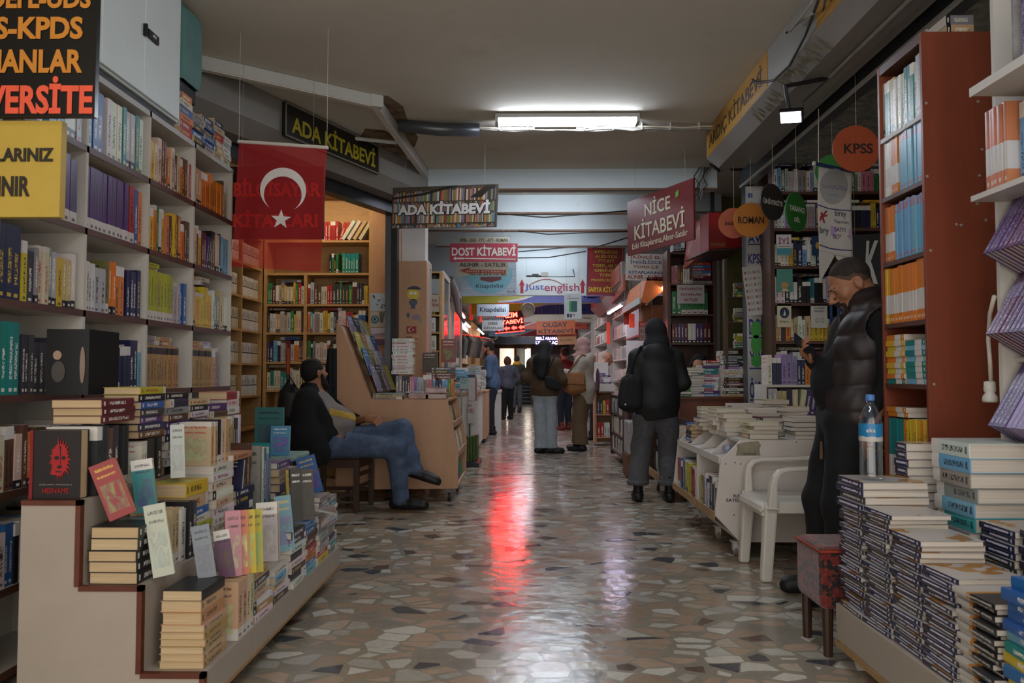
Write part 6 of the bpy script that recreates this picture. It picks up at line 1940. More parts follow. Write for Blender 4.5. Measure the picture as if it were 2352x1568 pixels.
# the board is sheared by perspective only: lettering sits flat on it
for tx, (u0, u1, v0, v1), b_ in (('NİCE', (.29, .68, .62, .93), .012), ('KİTABEVİ', (.12, .88, .25, .6), .012), ('Eski Kitaplarınız,Alınır-Satılır', (.08, .92, .06, .2), .01)):
 lettering(tx, a_, u_, v_, (u0 * w_, u1 * w_, v0 * h_, v1 * h_), inkmat('#a9a48a'), t, b_)
shape(fr_, [(.76, .86), (.8, .9), (.8, .8), (.76, .76)], '#5c8a3c', t, 'sticker')

# red box sign with slanted end
t = thing('light_box_sign', 'red box-shaped shop sign with slanted end over the dark shelf', 'sign', (1.95, 8.4, 2.6))
fq = [P(1626, 488, 8.05), P(1708, 488, 8.05), P(1706, 568, 8.05), P(1628, 572, 8.05)]
bq = [P(1598, 512, 9.0), P(1598, 590, 9.0)]
mb = MB().prism([fq[3], fq[2], fq[1], fq[0]], (0, .35, 0))
obj('front', mb, mat('sign red box', '#8e1c18', .35, .08), t, bevel=.004)
o_ = Vector((0, .36, 0))
sd = [fq[3] + o_, fq[0] + o_, Vector((fq[0].x - .03, 8.85, fq[0].z)), Vector((fq[3].x - .1, 8.85, fq[3].z - .1))]
obj('slanted_end', MB().prism(sd, (.05, 0, 0)), mat('sign red end', '#94453a', .35, .1), t)
lettering('SATIN ALINIR', fq[3] - Vector((-.02, .003, -.03)), (1, 0, 0), (0, 0, 1), (0, .15, 0, .035), inkmat('#a08a4c'), t, .0)
obj('bracket', MB().box(1.98, 2.02, 8.2, 8.24, fq[0].z - .02, CE - .001), 'dark metal', t)
obj('underside', MB().prism([fq[3] + Vector((0, .001, -.005)), fq[2] + Vector((0, .001, -.005)), fq[2] + Vector((0, .8, -.01)), fq[3] + Vector((-.1, .8, -.01))], (0, 0, -.01)), 'dark veneer', t)

# dark bookcase behind the desk, facing the passage
t = thing('back_bookcase', 'dark brown bookcase of flat stacked books under the red box sign', 'bookcase', (1.85, 9.1, 0))
bx0, bx1 = P(1535, 700, 9.0).x, P(1640, 700, 9.0).x
zz_ = [.1, .5, .9, CAMH + (858 - 788) / 1800 * 9.0, CAMH + (858 - 722) / 1800 * 9.0, CAMH + (858 - 652) / 1800 * 9.0, CAMH + (858 - 580) / 1800 * 9.0]
for x in (bx0, bx1):
 obj('side_panel', MB().box(x - .018, x + .018, 8.95, 9.25, 0, zz_[-1] + .02), 'brown shelf', t)
for z in zz_:
 obj('shelf', MB().box(bx0 + .018, bx1 - .018, 8.96, 9.25, z - .02, z), 'brown shelf', t)
obj('back_panel', MB().box(bx0, bx1, 9.25, 9.26, 0, zz_[-1]), 'dark veneer', t)
row((bx0 + .03, 8.97, zz_[3]), (1, 0, 0), (0, -1, 0), bx1 - bx0 - .06, 'on the yellow and blue shelf of dark brown bookcase', pal=['grey', 'salmon', 'sky-blue', 'sky-blue', 'sky-blue', 'purple', 'maroon', 'white'], t=(.03, .045), h=(.22, .23), w=.17, seed=901, cv='cover dark foot')
row((bx0 + .03, 8.97, zz_[4]), (1, 0, 0), (0, -1, 0), bx1 - bx0 - .06, 'on the green shelf of dark brown bookcase', pal=['charcoal', 'green', 'green', 'sky-blue', 'salmon', 'lilac', 'silver'], t=(.04, .07), h=(.24, .28), w=.17, seed=902)
row((bx0 + .03, 8.97, zz_[5]), (1, 0, 0), (0, -1, 0), .26, 'on the upper shelf of dark brown bookcase', pal=['pink', 'white', 'salmon', 'brown'], t=(.025, .04), h=(.2, .22), w=.17, seed=903)
pile((bx1 - .16, 9.1, zz_[5]), (0, -1, 0), (1, 0, 0), 12, 'in the flat pile, upper shelf of dark brown bookcase', pal=['navy', 'charcoal', 'blue', 'maroon', 'red', 'grey'], t=(.024, .034), w=.2, h=.27, seed=904, parts=False)
row((bx0 + .05, 8.97, zz_[6] + .02), (1, 0, 0), (0, -1, 0), .42, 'on top of the dark brown bookcase', pal=['black', 'white', 'grey', 'black', 'white'], t=(.03, .05), h=(.2, .24), w=.17, seed=905)
t, fr_ = board('paper_notice', 'white notice with red lettering on the dark brown bookcase', 'notice', P(1555, 697, 8.94), P(1618, 697, 8.94), .215, .003, '#b3afb0', [
 ('ÜNİVERSİTE', (.1, .92, .72, .88), '#8e3038', .01), ('KİTAPLARI', (.15, .88, .42, .58), '#8e3038', .01), ('SATILIR', (.25, .77, .12, .28), '#8e3038', .01)])
# shop corner to its right: dark frames with shelves of flat books
t = thing('corner_shelf', 'dark narrow shelf of flat stacked books beside the long white post banner', 'shelf', (2.15, 8.0, 0))
for x in (P(1665, 700, 7.95).x, P(1712, 700, 7.95).x):
 obj('side_panel', MB().box(x - .015, x + .015, 7.9, 7.98, .0, 2.3), 'dark veneer', t)
zc_ = [CAMH + (858 - y) / 1800 * 7.95 for y in (905, 850, 800, 740, 683)]
x0, x1 = P(1668, 700, 7.95).x, P(1709, 700, 7.95).x
for z in zc_:
 obj('shelf', MB().box(x0, x1, 7.9, 7.98, z - .012, z), 'brown shelf', t)
for i, z in enumerate(zc_):
 pile(((x0 + x1) / 2 + .04, 7.94, z + .001), (0, -1, 0), (1, 0, 0), 5, f'lying on the {ORD[4 - i]} level down, dark corner shelf', pal=['lime', 'olive', 'cream', 'maroon', 'green', 'grey', 'white'], t=(.02, .036), w=.07, h=.11, seed=910 + i, parts=False, rot=.03)

# desk with stacks and the clerk behind it
dx0, dx1 = P(1558, 910, 7.9).x, P(1708, 910, 7.9).x
zd = CAMH + (858 - 910) / 1800 * 7.9
t = thing('shop_desk', 'brown wooden desk loaded with book stacks at the dark shop', 'desk', (1.9, 8.1, 0))
obj('front_panel', MB().box(dx0, dx1, 7.85, 7.875, .03, zd - .025), 'desk brown', t)
obj('desk_top', MB().box(dx0 - .02, dx1 + .02, 7.83, 8.4, zd - .025, zd), 'desk brown', t)
obj('side_panel', MB().box(dx0, dx0 + .02, 7.876, 8.39, .0, zd - .025), 'desk brown', t)
obj('side_panel', MB().box(dx1 - .02, dx1, 7.876, 8.39, .0, zd - .025), 'desk brown', t)
k = dict(t=(.022, .032), w=.13, h=.2, rot=.06, jit=.008)
for i, (px, n, pl, y, rs) in enumerate(((1598, 11, ['cream', 'white'], 7.98, 'x'), (1625, 11, ['purple', 'white', 'sky-blue', 'pink', 'teal', 'white'], 7.95, 'y'), (1655, 10, ['cream', 'white'], 8.02, 'x'), (1682, 15, ['maroon', 'grey', 'cream', 'white', 'lilac', 'charcoal', 'beige'], 7.96, 'y'), (1672, 16, ['white', 'cream', 'green', 'orange', 'brown', 'white'], 8.24, 'y'), (1572, 3, ['green', 'teal', 'white'], 7.95, 'y'), (1640, 13, ['red', 'white', 'charcoal', 'grey'], 8.3, 'y'))):
 pile((P(px, 900, y).x, y, zd + .001), (0, -1, 0) if rs == 'y' else (1, 0, 0), (1, 0, 0) if rs == 'y' else (0, 1, 0), n, f'in the {ORD[i]} stack on the dark shop desk', pal=pl, seed=920 + i, pg='page white', name='second_hand_book', **k)
# rack of leaning books in front of the desk
t = thing('floor_rack', 'low rack of leaning books on casters beside the woman in black', 'book rack', (1.4, 7.4, 0))
ra, rb = P(1495, 1068, 7.6), P(1522, 1100, 7.2)
obj('tray', MB().box(1.24, 1.52, 7.05, 7.78, .16, .185), 'raw pine', t)
obj('tray_lip', MB().box(1.235, 1.25, 7.05, 7.78, .16, .23), 'raw pine', t)
obj('back_panel', MB().box(1.5, 1.52, 7.05, 7.78, .186, .72), 'dark veneer', t)
obj('end_panel', MB().box(1.25, 1.5, 7.76, 7.78, .186, .72), 'dark veneer', t)
obj('shelf', MB().box(1.3, 1.5, 7.05, 7.755, .44, .455), 'dark veneer', t)
caster((1.32, 7.12), t, r=.04, wm='rubber')
caster((1.32, 7.7), t, r=.04, wm='rubber')
caster((1.46, 7.12), t, r=.04, wm='rubber')
row((1.29, 7.75, .186), (0, -1, 0), (-1, 0, 0), .68, 'in the lower tray of low rack by woman in black', pal=['white', 'cream', 'silver', 'white', 'charcoal'], t=(.02, .035), h=(.19, .23), w=.15, seed=930, lean=.0)
row((1.31, 7.75, .456), (0, -1, 0), (-1, 0, 0), .68, 'in the upper tray of low rack by woman in black', pal=['white', 'beige', 'grey', 'navy', 'cream'], t=(.02, .035), h=(.19, .23), w=.15, seed=931)

# white sign with red and blue lines
t, fr_ = board('hanging_sign', 'white hanging sign with five red and blue lines beside the dark red sign', 'sign', P(1437, 643, 9.4), P(1531, 645, 9.4), .32, .02, '#aaa49a', [
 ('İKİNCİ EL', (.1, .85, .82, .97), '#7d3036', .012), ('İNGİLİZCE', (.1, .87, .63, .78), '#3b3566', .012), ('TÜRKÇE', (.17, .8, .44, .58), '#7d3036', .012), ('KİTAPLARINIZ', (.07, .93, .25, .38), '#3b3566', .012), ('ALINIR - SATILIR', (.04, .97, .05, .2), '#8e3038', .012)])
# red exam sign
t, fr_ = board('hanging_sign', 'tall red sign with yellow exam names in the passage middle', 'sign', P(1347, 678, 12.4), P(1434, 680, 12.4), .775, .02, '#7e2426', [
 (s_, (.5 - w2, .5 + w2, y, y + .06), '#b3a233', .008) for s_, w2, y in (('KPSS-DGS', .3, .87), ('ALES-YDS', .29, .775), ('TYT-AYT', .22, .685), ('TOEFL-IELTS', .36, .585), ('GMAT-GRE', .3, .49), ('TOEIC', .17, .395), ('PROFİCİENCY', .38, .295))] + [('SARYA KİTABEVİ', (.04, .97, .07, .21), '#c2ae28', .02)], edge=('#53315a', .012))
# arrow sign
t, fr_ = board('hanging_sign', 'white sign with blue and red English name between two red arrows', 'sign', P(1191, 678, 12.5), P(1346, 678, 12.5), .29, .02, '#b5bcba', ())
a_, u_, v_, n_, w_, h_ = fr_
lettering('Just', a_, u_, v_, (.09 * w_, .38 * w_, .22 * h_, .64 * h_), inkmat('#4a4c96'), t, .004)
lettering('english', a_, u_, v_, (.385 * w_, .9 * w_, .1 * h_, .66 * h_), inkmat('#8c2c48'), t, .004)
for x in (.05, .95):
 shape(fr_, [(x - .022, .12), (x + .022, .12), (x + .022, .55), (x + .042, .55), (x, .9), (x - .042, .55), (x - .022, .55)], '#8e2430', t, 'arrow')
arc = [(.12 + .6 * k / 20, .25 + .66 * math.sin(PI * (.1 + .82 * k / 20)) ** .9) for k in range(21)]
strips(fr_, ([(x, y) for x, y in arc], [(x, y - .035) for x, y in arc]), '#8e2430', t, 'swoosh')
# teal shop sign with round field
t, fr_ = board('hanging_sign', 'blue and white striped sign with round teal field and door number', 'sign', P(1061, 680, 11.9), P(1187, 678, 11.9), .6, .02, '#b4bcc2', ())
for k in range(26):
 y = .02 + k * .037
 shape(fr_, [(.01, y), (.99, y), (.99, y + .012), (.01, y + .012)], '#7f93a3', t, 'stripe')
shape(fr_, circ(.5, .52, .42, .46, 40), '#6fa0aa', t, 'teal_field', lift=.002)
shape(fr_, [(.34, .48), (.72, .48), (.72, .40), (.53, .34), (.34, .40)], '#6b3a3a', t, 'printed_book', lift=.004)
a_, u_, v_, n_, w_, h_ = fr_
lettering('Kitapdelisi', a_ + n_ * .004, u_, v_, (.26 * w_, .75 * w_, .17 * h_, .30 * h_), inkmat('#26303c'), t, .008)
lettering('31/A', a_ + n_ * .004, u_, v_, (.82 * w_, .98 * w_, .06 * h_, .13 * h_), inkmat('#3a3f4a'), t, .0)
# bookshop signs in front of it
t, fr_ = board('hanging_sign', 'beige sign with dark red arrow and telephone number', 'sign', P(1048, 632, 10.8), P(1167, 633, 10.8), .19, .015, '#a39a84', ())
a_, u_, v_, n_, w_, h_ = fr_
lettering('ALINIR - SATILIR', a_, u_, v_, (.06 * w_, .96 * w_, .64 * h_, .93 * h_), inkmat('#2b2833'), t, .02)
shape(fr_, [(.05, .36), (.26, .58), (.26, .42), (.96, .42), (.96, .16), (.26, .16), (.26, .1)], '#8a3a36', t, 'arrow')
lettering('DOST KİTABEVİ', a_ + n_ * .003, u_, v_, (.2 * w_, .93 * w_, .24 * h_, .38 * h_), inkmat('#b3a790'), t, .015)
lettering('0216 414 19 90', a_ + n_ * .003, u_, v_, (.27 * w_, .96 * w_, .02 * h_, .15 * h_), inkmat('#2b2833'), t, .01)
t, fr_ = board('hanging_sign', 'red sign with white shop name and long white arrow', 'sign', P(1033, 601, 10.0), P(1189, 601, 10.0), .237, .02, '#8c2434', ())
a_, u_, v_, n_, w_, h_ = fr_
lettering('DOST KİTABEVİ', a_, u_, v_, (.03 * w_, .97 * w_, .32 * h_, .92 * h_), inkmat('#bdb8ac'), t, .03)
shape(fr_, [(.05, .18), (.09, .28), (.09, .22), (.21, .22), (.21, .14), (.09, .14), (.09, .08)], '#bdb8ac', t, 'arrow')
shape(fr_, [(.22, .21), (.97, .16), (.97, .11), (.22, .16)], '#bdb8ac', t, 'arrow_line')
t3 = t
t, fr_ = board('hanging_sign', 'narrow beige sign with exam names just above the red arrow sign', 'sign', P(1054, 558, 10.05), P(1170, 558, 10.05), .075, .012, '#9c9684', [
 ('KPSS - DGS - TYT - AYT - ROMAN', (.03, .97, .2, .8), '#3a352c', .02)])
# two white signs, LED board, clock, poster, orange sign
t, fr_ = board('hanging_sign', 'small white striped sign with shop name hanging above a three-line notice', 'sign', P(1095, 726, 13.6), P(1169, 726, 13.6), .21, .012, '#b4bcc2', [('Kitapdelisi', (.1, .9, .25, .75), '#26303c', .008)])
for k in range(9):
 y = .02 + k * .112
 shape(fr_, [(.0, y), (.06, y), (.06, y + .04), (.0, y + .04)], '#7f93a3', t, 'stripe')
 shape(fr_, [(.94, y), (1, y), (1, y + .04), (.94, y + .04)], '#7f93a3', t, 'stripe')
t, fr_ = board('hanging_sign', 'white notice with three dark lines below the small striped sign', 'sign', P(1107, 759, 13.65), P(1157, 759, 13.65), .245, .012, '#b6b6b4', [
 ('ÜNİVERSİTE', (.02, .98, .72, .9), '#3f3f46', .012), ('DERS', (.3, .72, .42, .6), '#3f3f46', .012), ('KİTAPLARI', (.1, .94, .12, .3), '#3f3f46', .012)])
D = 16.5
t, fr_ = board('led_sign', 'lit red LED board with moving arrows and shop name', 'sign', P(1138, 766, D), P(1205, 760, D), .44, .06, '#2c0c0c', ())
a_, u_, v_, n_, w_, h_ = fr_
led = emit('led red', '#ff0a07', LED_RED)
led2 = emit('led core', '#ff1c14', LED_RED * .5)
lettering('NAZIM', a_, u_, v_, (.1 * w_, .8 * w_, .7 * h_, .95 * h_), led2, t, .02)
lettering('KİTABEVİ', a_, u_, v_, (.02 * w_, .97 * w_, .4 * h_, .66 * h_), led2, t, .02)
for k in range(4):
 x = .05 + .25 * k
 shape(fr_, [(x, .2), (x + .1, .31), (x + .1, .25), (x + .2, .25), (x + .2, .15), (x + .1, .15), (x + .1, .09)], led, t, 'arrow')
obj('lit_border', MB().prism([a_ + n_ * .001, a_ + u_ * w_ + n_ * .001, a_ + u_ * w_ + v_ * .012 + n_ * .001, a_ + v_ * .012 + n_ * .001], n_ * .001), led, t)
t = thing('wall_clock', 'round beige clock hanging from the banner in the passage', 'clock', P(1213, 711, 13.0))
c = P(1213, 711, 13.0)
obj('clock_face', MB().disc(c, (0, -1, 0), .105, .03, 32), mat('clock beige', '#a08e78', .5), t)
obj('rim', MB().tube([c + Vector((.108 * math.cos(a), -.032, .108 * math.sin(a))) for a in [2 * PI * k / 32 for k in range(33)]], .008, 6), mat('clock rim', '#8a7a66', .4), t)
for a, l in ((2.2, .05), (.3, .07)):
 obj('hand', MB().obox(c + Vector((math.cos(a) * l / 2, -.034, math.sin(a) * l / 2)), (math.cos(a), 0, math.sin(a)), (0, 1, 0), (-math.sin(a), 0, math.cos(a)), l, .003, .008), 'cable dark', t)
mb = MB()
for k in range(12):
 a = 2 * PI * k / 12
 mb.disc(c + Vector((.085 * math.cos(a), -.031, .085 * math.sin(a))), (0, -1, 0), .006, .002, 8)
obj('hour_dot', mb, 'cable dark', t)
obj('hanging_wire', MB().tube([c + Vector((0, 0, .1)), c + Vector((0, 0, .34))], .004, 4), 'cable dark', t)
t, fr_ = board('hanging_poster', 'white poster with a green book cover hanging in the passage', 'poster', P(1296, 732, 12.2), P(1336, 732, 12.2), .395, .008, '#a9b0ad', ())
shape(fr_, [(.28, .28), (.74, .28), (.74, .7), (.28, .7)], '#1f4a48', t, 'printed_cover')
shape(fr_, [(.28, .28), (.42, .28), (.38, .5), (.42, .7), (.28, .7)], '#2a8a40', t, 'printed_cover', lift=.001)
shape(fr_, [(.15, .06), (.3, .06), (.3, .2), (.15, .2)], '#242a38', t, 'printed_figure')
shape(fr_, [(.34, .06), (.44, .06), (.44, .2), (.34, .2)], '#242a38', t, 'printed_figure')
shape(fr_, circ(.55, .16, .06, .03, 12), '#8e2a34', t, 'printed_mark')
shape(fr_, [(.25, .9), (.34, .93), (.3, .86)], '#8e2a34', t, 'printed_mark')
shape(fr_, [(.15, .79), (.86, .8), (.86, .82), (.15, .81)], '#5a5c60', t, 'printed_line')
t, fr_ = board('hanging_sign', 'orange sign with dark shop name above the purple LED board', 'sign', P(1233, 769, 15.0), P(1321, 767, 15.0), .265, .03, '#b4541c', [('OLGAY', (.15, .8, .54, .88), '#2e2a2e', .02), ('KİTABEVİ', (.05, .96, .1, .46), '#2e2a2e', .02)])
t, fr_ = board('led_sign', 'small lit purple LED board under the orange sign', 'sign', P(1229, 793, 15.2), P(1282, 793, 15.2), .2, .04, '#1c1030', ())
lp = emit('led purple', '#b9a2ff', 7)
a_, u_, v_, n_, w_, h_ = fr_
lettering('SESLİ ARAMA', a_, u_, v_, (.03 * w_, .97 * w_, .54 * h_, .92 * h_), lp, t, .02)
lettering('LYS YGS AÇ', a_, u_, v_, (.03 * w_, .97 * w_, .06 * h_, .42 * h_), lp, t, .02)
t, fr_ = board('hanging_sign', 'tan cardboard sign with handwriting beside the purple LED board', 'sign', P(1281, 792, 15.1), P(1325, 790, 15.1), .215, .01, '#a5764c', [('ÇIKIŞ KAPISI', (.1, .95, .7, .9), '#8a3f26', 0), ('ALINIR', (.1, .8, .3, .5), '#53351f', 0)])
# dark sign with pale letters at the end
t, fr_ = board('fascia_sign', 'dark fascia with large gold letters above the far glass doors', 'sign', P(1124, 790, 27.5), P(1345, 790, 27.5), .62, .08, '#23181d', [('Justenglish', (.03, .97, .22, .98), '#8f7c5c', .01)])
# low crosswise banners
for i, (d, z0, z1, c0, c1, lab) in enumerate(((14.2, 2.42, 2.70, '#8f8a2a', '#3a3a72', 'olive and blue printed banner across the passage, first past the arrow sign'), (16.9, 2.42, 2.70, '#c2b52a', '#34407c', 'yellow and blue printed banner across the passage'), (19.5, 2.42, 2.70, '#b5482c', '#c8bdb0', 'orange banner with white waves across the passage'), (22.5, 2.42, 2.7, '#8e2f34', '#b05040', 'dark red banner across the passage past the orange one'), (25.5, 2.36, 2.66, '#6d9fb4', '#8e2f3c', 'blue and crimson banner nearest the far dark sign'))):
 t, fr_ = board('passage_banner', lab, 'banner', (-1.1, d, z0), (1.9, d, z0), z1 - z0, .05, c0, ())
 sw = [(.22 + .04 * k, .02 + .75 * (1 / (1 + math.exp(-(k - 5) * .8)))) for k in range(14)]
 strips(fr_, (sw, [(x, .01) for x, y in sw]), c1, t, 'printed_wave')
 shape(fr_, [(sw[-1][0], .01), (.985, .01), (.985, .85), (sw[-1][0], sw[-1][1])], c1, t, 'printed_wave')
 strips(fr_, ([(x, y + .14) for x, y in sw], sw), '#b5b0a6', t, 'printed_edge')
 for x in (.5, .62, .74, .86):
  shape(fr_, circ(x, .38, .006, .07, 10), '#b9b4b4', t, 'printed_icon')
  shape(fr_, [(x + .015, .33), (x + .075, .33), (x + .075, .4), (x + .015, .4)], '#8a8a9c', t, 'printed_caption')
# cables drooping across beams
for i, (pts, d) in enumerate((([(1140, 490), (1250, 499), (1340, 492), (1440, 484)], 9.163), ([(1190, 530), (1260, 538), (1350, 534), (1460, 531)], 10.293), ([(1190, 578), (1250, 573), (1320, 566)], 12.712), ([(1190, 592), (1260, 591), (1345, 577)], 12.712), ([(1360, 570), (1460, 540)], 11.593), ([(1230, 636), (1275, 636), (1320, 635), (1316, 618)], 12.712))):
 tag(obj('drooping_cable', MB().tube([P(x, y, d) for x, y in pts], .008, 6), 'cable dark', smooth=True), ('cable drooping under the second white beam', 'cable drooping under the third white beam', 'thick dark cable across the white lintel', 'thin cable below the thick one on the lintel', 'single cable slanting to the dark red sign', 'thin wire on the lintel just above the arrow sign')[i], 'cable')
t = thing('junction_box', 'old junction box with loose wires on the white lintel', 'junction box', P(1250, 628, 12.7))
c = P(1251, 630, 12.68)
obj('box', MB().box(c.x - .05, c.x + .05, 12.66, 12.72, c.z - .035, c.z + .035), 'cable grey', t)
obj('rubble', MB().box(c.x - .3, c.x - .06, 12.67, 12.72, c.z - .035, c.z - .015).box(c.x - .2, c.x - .1, 12.67, 12.72, c.z - .016, c.z + .01), 'cable dark', t)
# ================================================================== FAR STALLS
def stall_shelf(name, label, x0, x1, y0, y1, zs, m='brown shelf', face=1, where='', seed=0, pal=MIX, cat='bookcase', depth=.28, books=True, t=(.03, .06), kind='used_book'):
 """open shelf unit along the passage; face=+1 opens to +x, -1 to -x, 0 towards the entrance"""
 tt = thing(name, label, cat, ((x0 + x1) / 2, (y0 + y1) / 2, 0))
 top = zs[-1]
 if face == 0:
  for x in (x0, x1):
   obj('side_panel', MB().box(x - .015, x + .015, y0, y1, 0.04, top), m, tt)
  for z in zs:
   obj('shelf', MB().box(x0 + .015, x1 - .015, y0, y1, z - .02, z), m, tt)
  obj('back_panel', MB().box(x0, x1, y1, y1 + .01, .04, top), m, tt)
 else:
  for y in (y0, y1):
   obj('side_panel', MB().box(x0, x1, y - .015, y + .015, .04, top), m, tt)
  for z in zs:
   obj('shelf', MB().box(x0, x1, y0 + .015, y1 - .015, z - .02, z), m, tt)
  xb = x0 if face > 0 else x1
  obj('back_panel', MB().box(xb - .005, xb + .005, y0, y1, .04, top), m, tt)
 if books:
  for i, (z, zn) in enumerate(zip(zs[:-1], zs[1:])):
   h = min(.24, (zn - z) - .03)
   if h < .1:
    continue
   w_ = f'on {ORD[i]} shelf up, {where}'
   if face == 0:
    row((x0 + .02, y0 + .012, z), (1, 0, 0), (0, -1, 0), x1 - x0 - .04, w_, pal=pal, t=t, h=(h * .85, h), w=.16, seed=seed + i, name=kind)
   elif face > 0:
    row((x1 - .01, y0 + .02, z), (0, 1, 0), (1, 0, 0), y1 - y0 - .04, w_, pal=pal, t=t, h=(h * .85, h), w=.16, seed=seed + i, name=kind)
   else:
    row((x0 + .01, y1 - .02, z), (0, -1, 0), (-1, 0, 0), y1 - y0 - .04, w_, pal=pal, t=t, h=(h * .85, h), w=.16, seed=seed + i, name=kind)
 return tt

# left side past the column
tt = stall_shelf('stall_bookcase', 'wooden stall bookcase with magazines and red covers past the orange column', P(984, 700, 9.4).x, P(1012, 700, 9.4).x, 9.4, 9.7, [.3, .7, .95, CAMH + (858 - 805) / 1800 * 9.4, CAMH + (858 - 762) / 1800 * 9.4, CAMH + (858 - 722) / 1800 * 9.4, CAMH + (858 - 675) / 1800 * 9.4, CAMH + (858 - 622) / 1800 * 9.4], 'plywood shelf', 0, 'narrow stall past the column', 1001, ['black', 'red', 'yellow', 'white', 'green', 'charcoal'], t=(.05, .07), kind='magazine')
for i, (x0, x1, y0, y1, d, c, lab) in enumerate(((985, 1008, 676, 716, 9.36, '#aaa08e', 'white framed notice with red words on the narrow stall'), (985, 1010, 640, 675, 9.36, '#8c8c8a', 'grey picture card above the framed notice'))):
 t, fr_ = board('paper_notice', lab, 'notice', P(x0, y1, d), P(x1, y1, d), (y1 - y0) / 1800 * d, .004, c, [('ANKARA\nKİTAPLARI', (.1, .95, .3, .75), '#8a3a34', .01)] if i == 0 else ())
# folding shutter doors and upright glass doors of the stalls on the left
for i, (px, d0, d1, m_) in enumerate(((973, 8.75, 9.35, 'white metal'), (1015, 9.9, 10.8, 'white board'), (1040, 11.6, 13.0, 'white metal'))):
 x = P(px, 700, d0).x
 t = thing('stall_door', ('narrow white door leaf open beside the orange column', 'pale door panel between the first stalls past the column', 'white door leaf open before the hanging hats')[i], 'door', (x, d0, 0))
 obj('door_frame', MB().box(x - .02, x + .02, d0, d0 + .05, .9, 2.45).box(x - .02, x + .02, d1 - .05, d1, .9, 2.45).box(x - .02, x + .02, d0 + .05, d1 - .05, 2.38, 2.45).box(x - .02, x + .02, d0 + .05, d1 - .05, .9, .97), m_, t)
 obj('pane', MB().box(x - .004, x + .004, d0 + .051, d1 - .051, .971, 2.379), mat('dusty pane', '#4a4a4c', .15, .2, 4, spec=.6), t)
t = thing('duct_elbow', 'grey sheet metal duct elbow hanging under the beam by the stalls', 'duct', P(1050, 690, 11.4))
obj('duct', MB().tube([P(1035, 640, 10.9), P(1045, 670, 11.2), P(1052, 715, 11.5)], [.045, .06, .035], 10), mat('duct grey', '#9a9690', .5, .1, metal=.3), t)
obj('duct_cone', MB().tube([P(1052, 715, 11.5), P(1066, 740, 11.7)], [.035, .02], 8), mat('duct dark', '#7a7470', .5, .1, metal=.2), t)
# display counter on the left: stacks and panels
lx0, lx1 = P(1062, 900, 10.6).x, P(1098, 900, 10.6).x
t = thing('stall_counter', 'stall counter with white panels of red and blue words past the plywood counter', 'counter', ((lx0 + lx1) / 2, 10.8, 0))
obj('body', MB().box(lx0 - .4, lx1 - .03, 10.3, 12.4, .1, .86), 'white board', t)
obj('counter_top', MB().box(lx0 - .42, lx1, 10.28, 12.42, .86, .89), 'plywood', t)
obj('foot', MB().box(lx0 - .35, lx1 - .08, 10.35, 12.3, 0, .099), 'black plastic', t)
for i, (px0, px1, y0, y1, d, c, lab, tx) in enumerate(((1056, 1078, 868, 893, 9.9, '#9fb0a8', 'pale panel with teal words over the stall counter', 'TOLGA\nASCA'), (1076, 1095, 867, 920, 10.25, '#b0aaa4', 'white panel with a red edge hanging at the stall counter', ''), (1074, 1090, 922, 972, 10.25, '#b2aaa2', 'white panel with red and black words at the stall counter foot', 'EN\nLERİ'))):
 t, fr_ = board('paper_placard', lab, 'panel', P(px0, y1, d), P(px1, y1, d), (y1 - y0) / 1800 * d, .01, c, [(tx, (.1, .9, .5, .9), '#2f6f86' if i == 0 else '#8e3038', .01)] if tx else ())
 obj('post', MB().box(fr_[0].x + .01, fr_[0].x + .03, d + .011, d + .03, .0, fr_[0].z + .1), 'cable grey', t)
 if i == 1:
  shape(fr_, [(.85, .0), (.98, .0), (.98, 1), (.85, 1)], '#8e2f34', t, 'printed_edge')
zs_ = .892
for i, (px, d, n, pl) in enumerate(((1058, 10.5, 12, ['sky-blue', 'white', 'navy', 'teal', 'white']), (1076, 10.5, 8, ['navy', 'white', 'sky-blue']), (1100, 11.0, 12, ['white', 'silver']), (1088, 11.8, 10, ['white', 'grey']))):
 pile((min(P(px, 880, d).x, lx1 - .08), d, zs_), (0, -1, 0), (1, 0, 0), n, f'in the {ORD[i]} stack on the stall counter with panels', pal=pl, t=(.024, .034), w=.16, h=.2, seed=1010 + i, parts=False, name='magazine')
t = thing('green_album_row', 'row of green bound albums standing on the floor by the stall counter', 'albums', (P(1080, 1000, 10.0).x, 10.0, 0))
for i in range(5):
 x = P(1066, 1000, 9.6).x + i * .03
 obj('album', MB().box(x, x + .026, 9.65 + i * .08, 9.9 + i * .08, .05, .36), mat('album green', '#4a5a2c', .5, .2), t, bevel=.003)
obj('base_board', MB().box(P(1062, 1000, 9.6).x, P(1062, 1000, 9.6).x + .2, 9.6, 10.3, 0, .049), 'dark metal', t)
# wooden standing cabinet and white pedestal by the man in blue
cx0, cx1 = P(1102, 950, 13.0).x, P(1117, 950, 13.0).x
t = thing('side_cabinet', 'light wooden cabinet end beside the man in the blue shirt', 'cabinet', (cx0, 13.2, 0))
obj('body', MB().box(cx0 - .15, cx1, 12.9, 14.2, .07, .84), 'plywood', t)
obj('counter_top', MB().box(cx0 - .17, cx1 + .01, 12.88, 14.22, .84, .86), 'plywood shelf', t)
obj('dark_base', MB().box(cx0 - .13, cx1 - .02, 12.95, 14.1, 0, .069), 'black plastic', t)
pile((cx1 - .15, 13.2, .862), (0, -1, 0), (1, 0, 0), 14, 'in the paper-white stack before the man in blue', pal=['white', 'silver'], t=(.02, .03), w=.2, h=.26, seed=1020, parts=False, name='magazine')
px0, px1 = P(1137, 950, 15.2).x, P(1152, 950, 15.2).x
t = thing('white_pedestal', 'white pedestal counter holding leaflets beside the man in blue', 'pedestal', (px0, 15.3, 0))
obj('body', MB().box(px0, px1 - .012, 15.0, 15.6, 0, .78), 'white board', t)
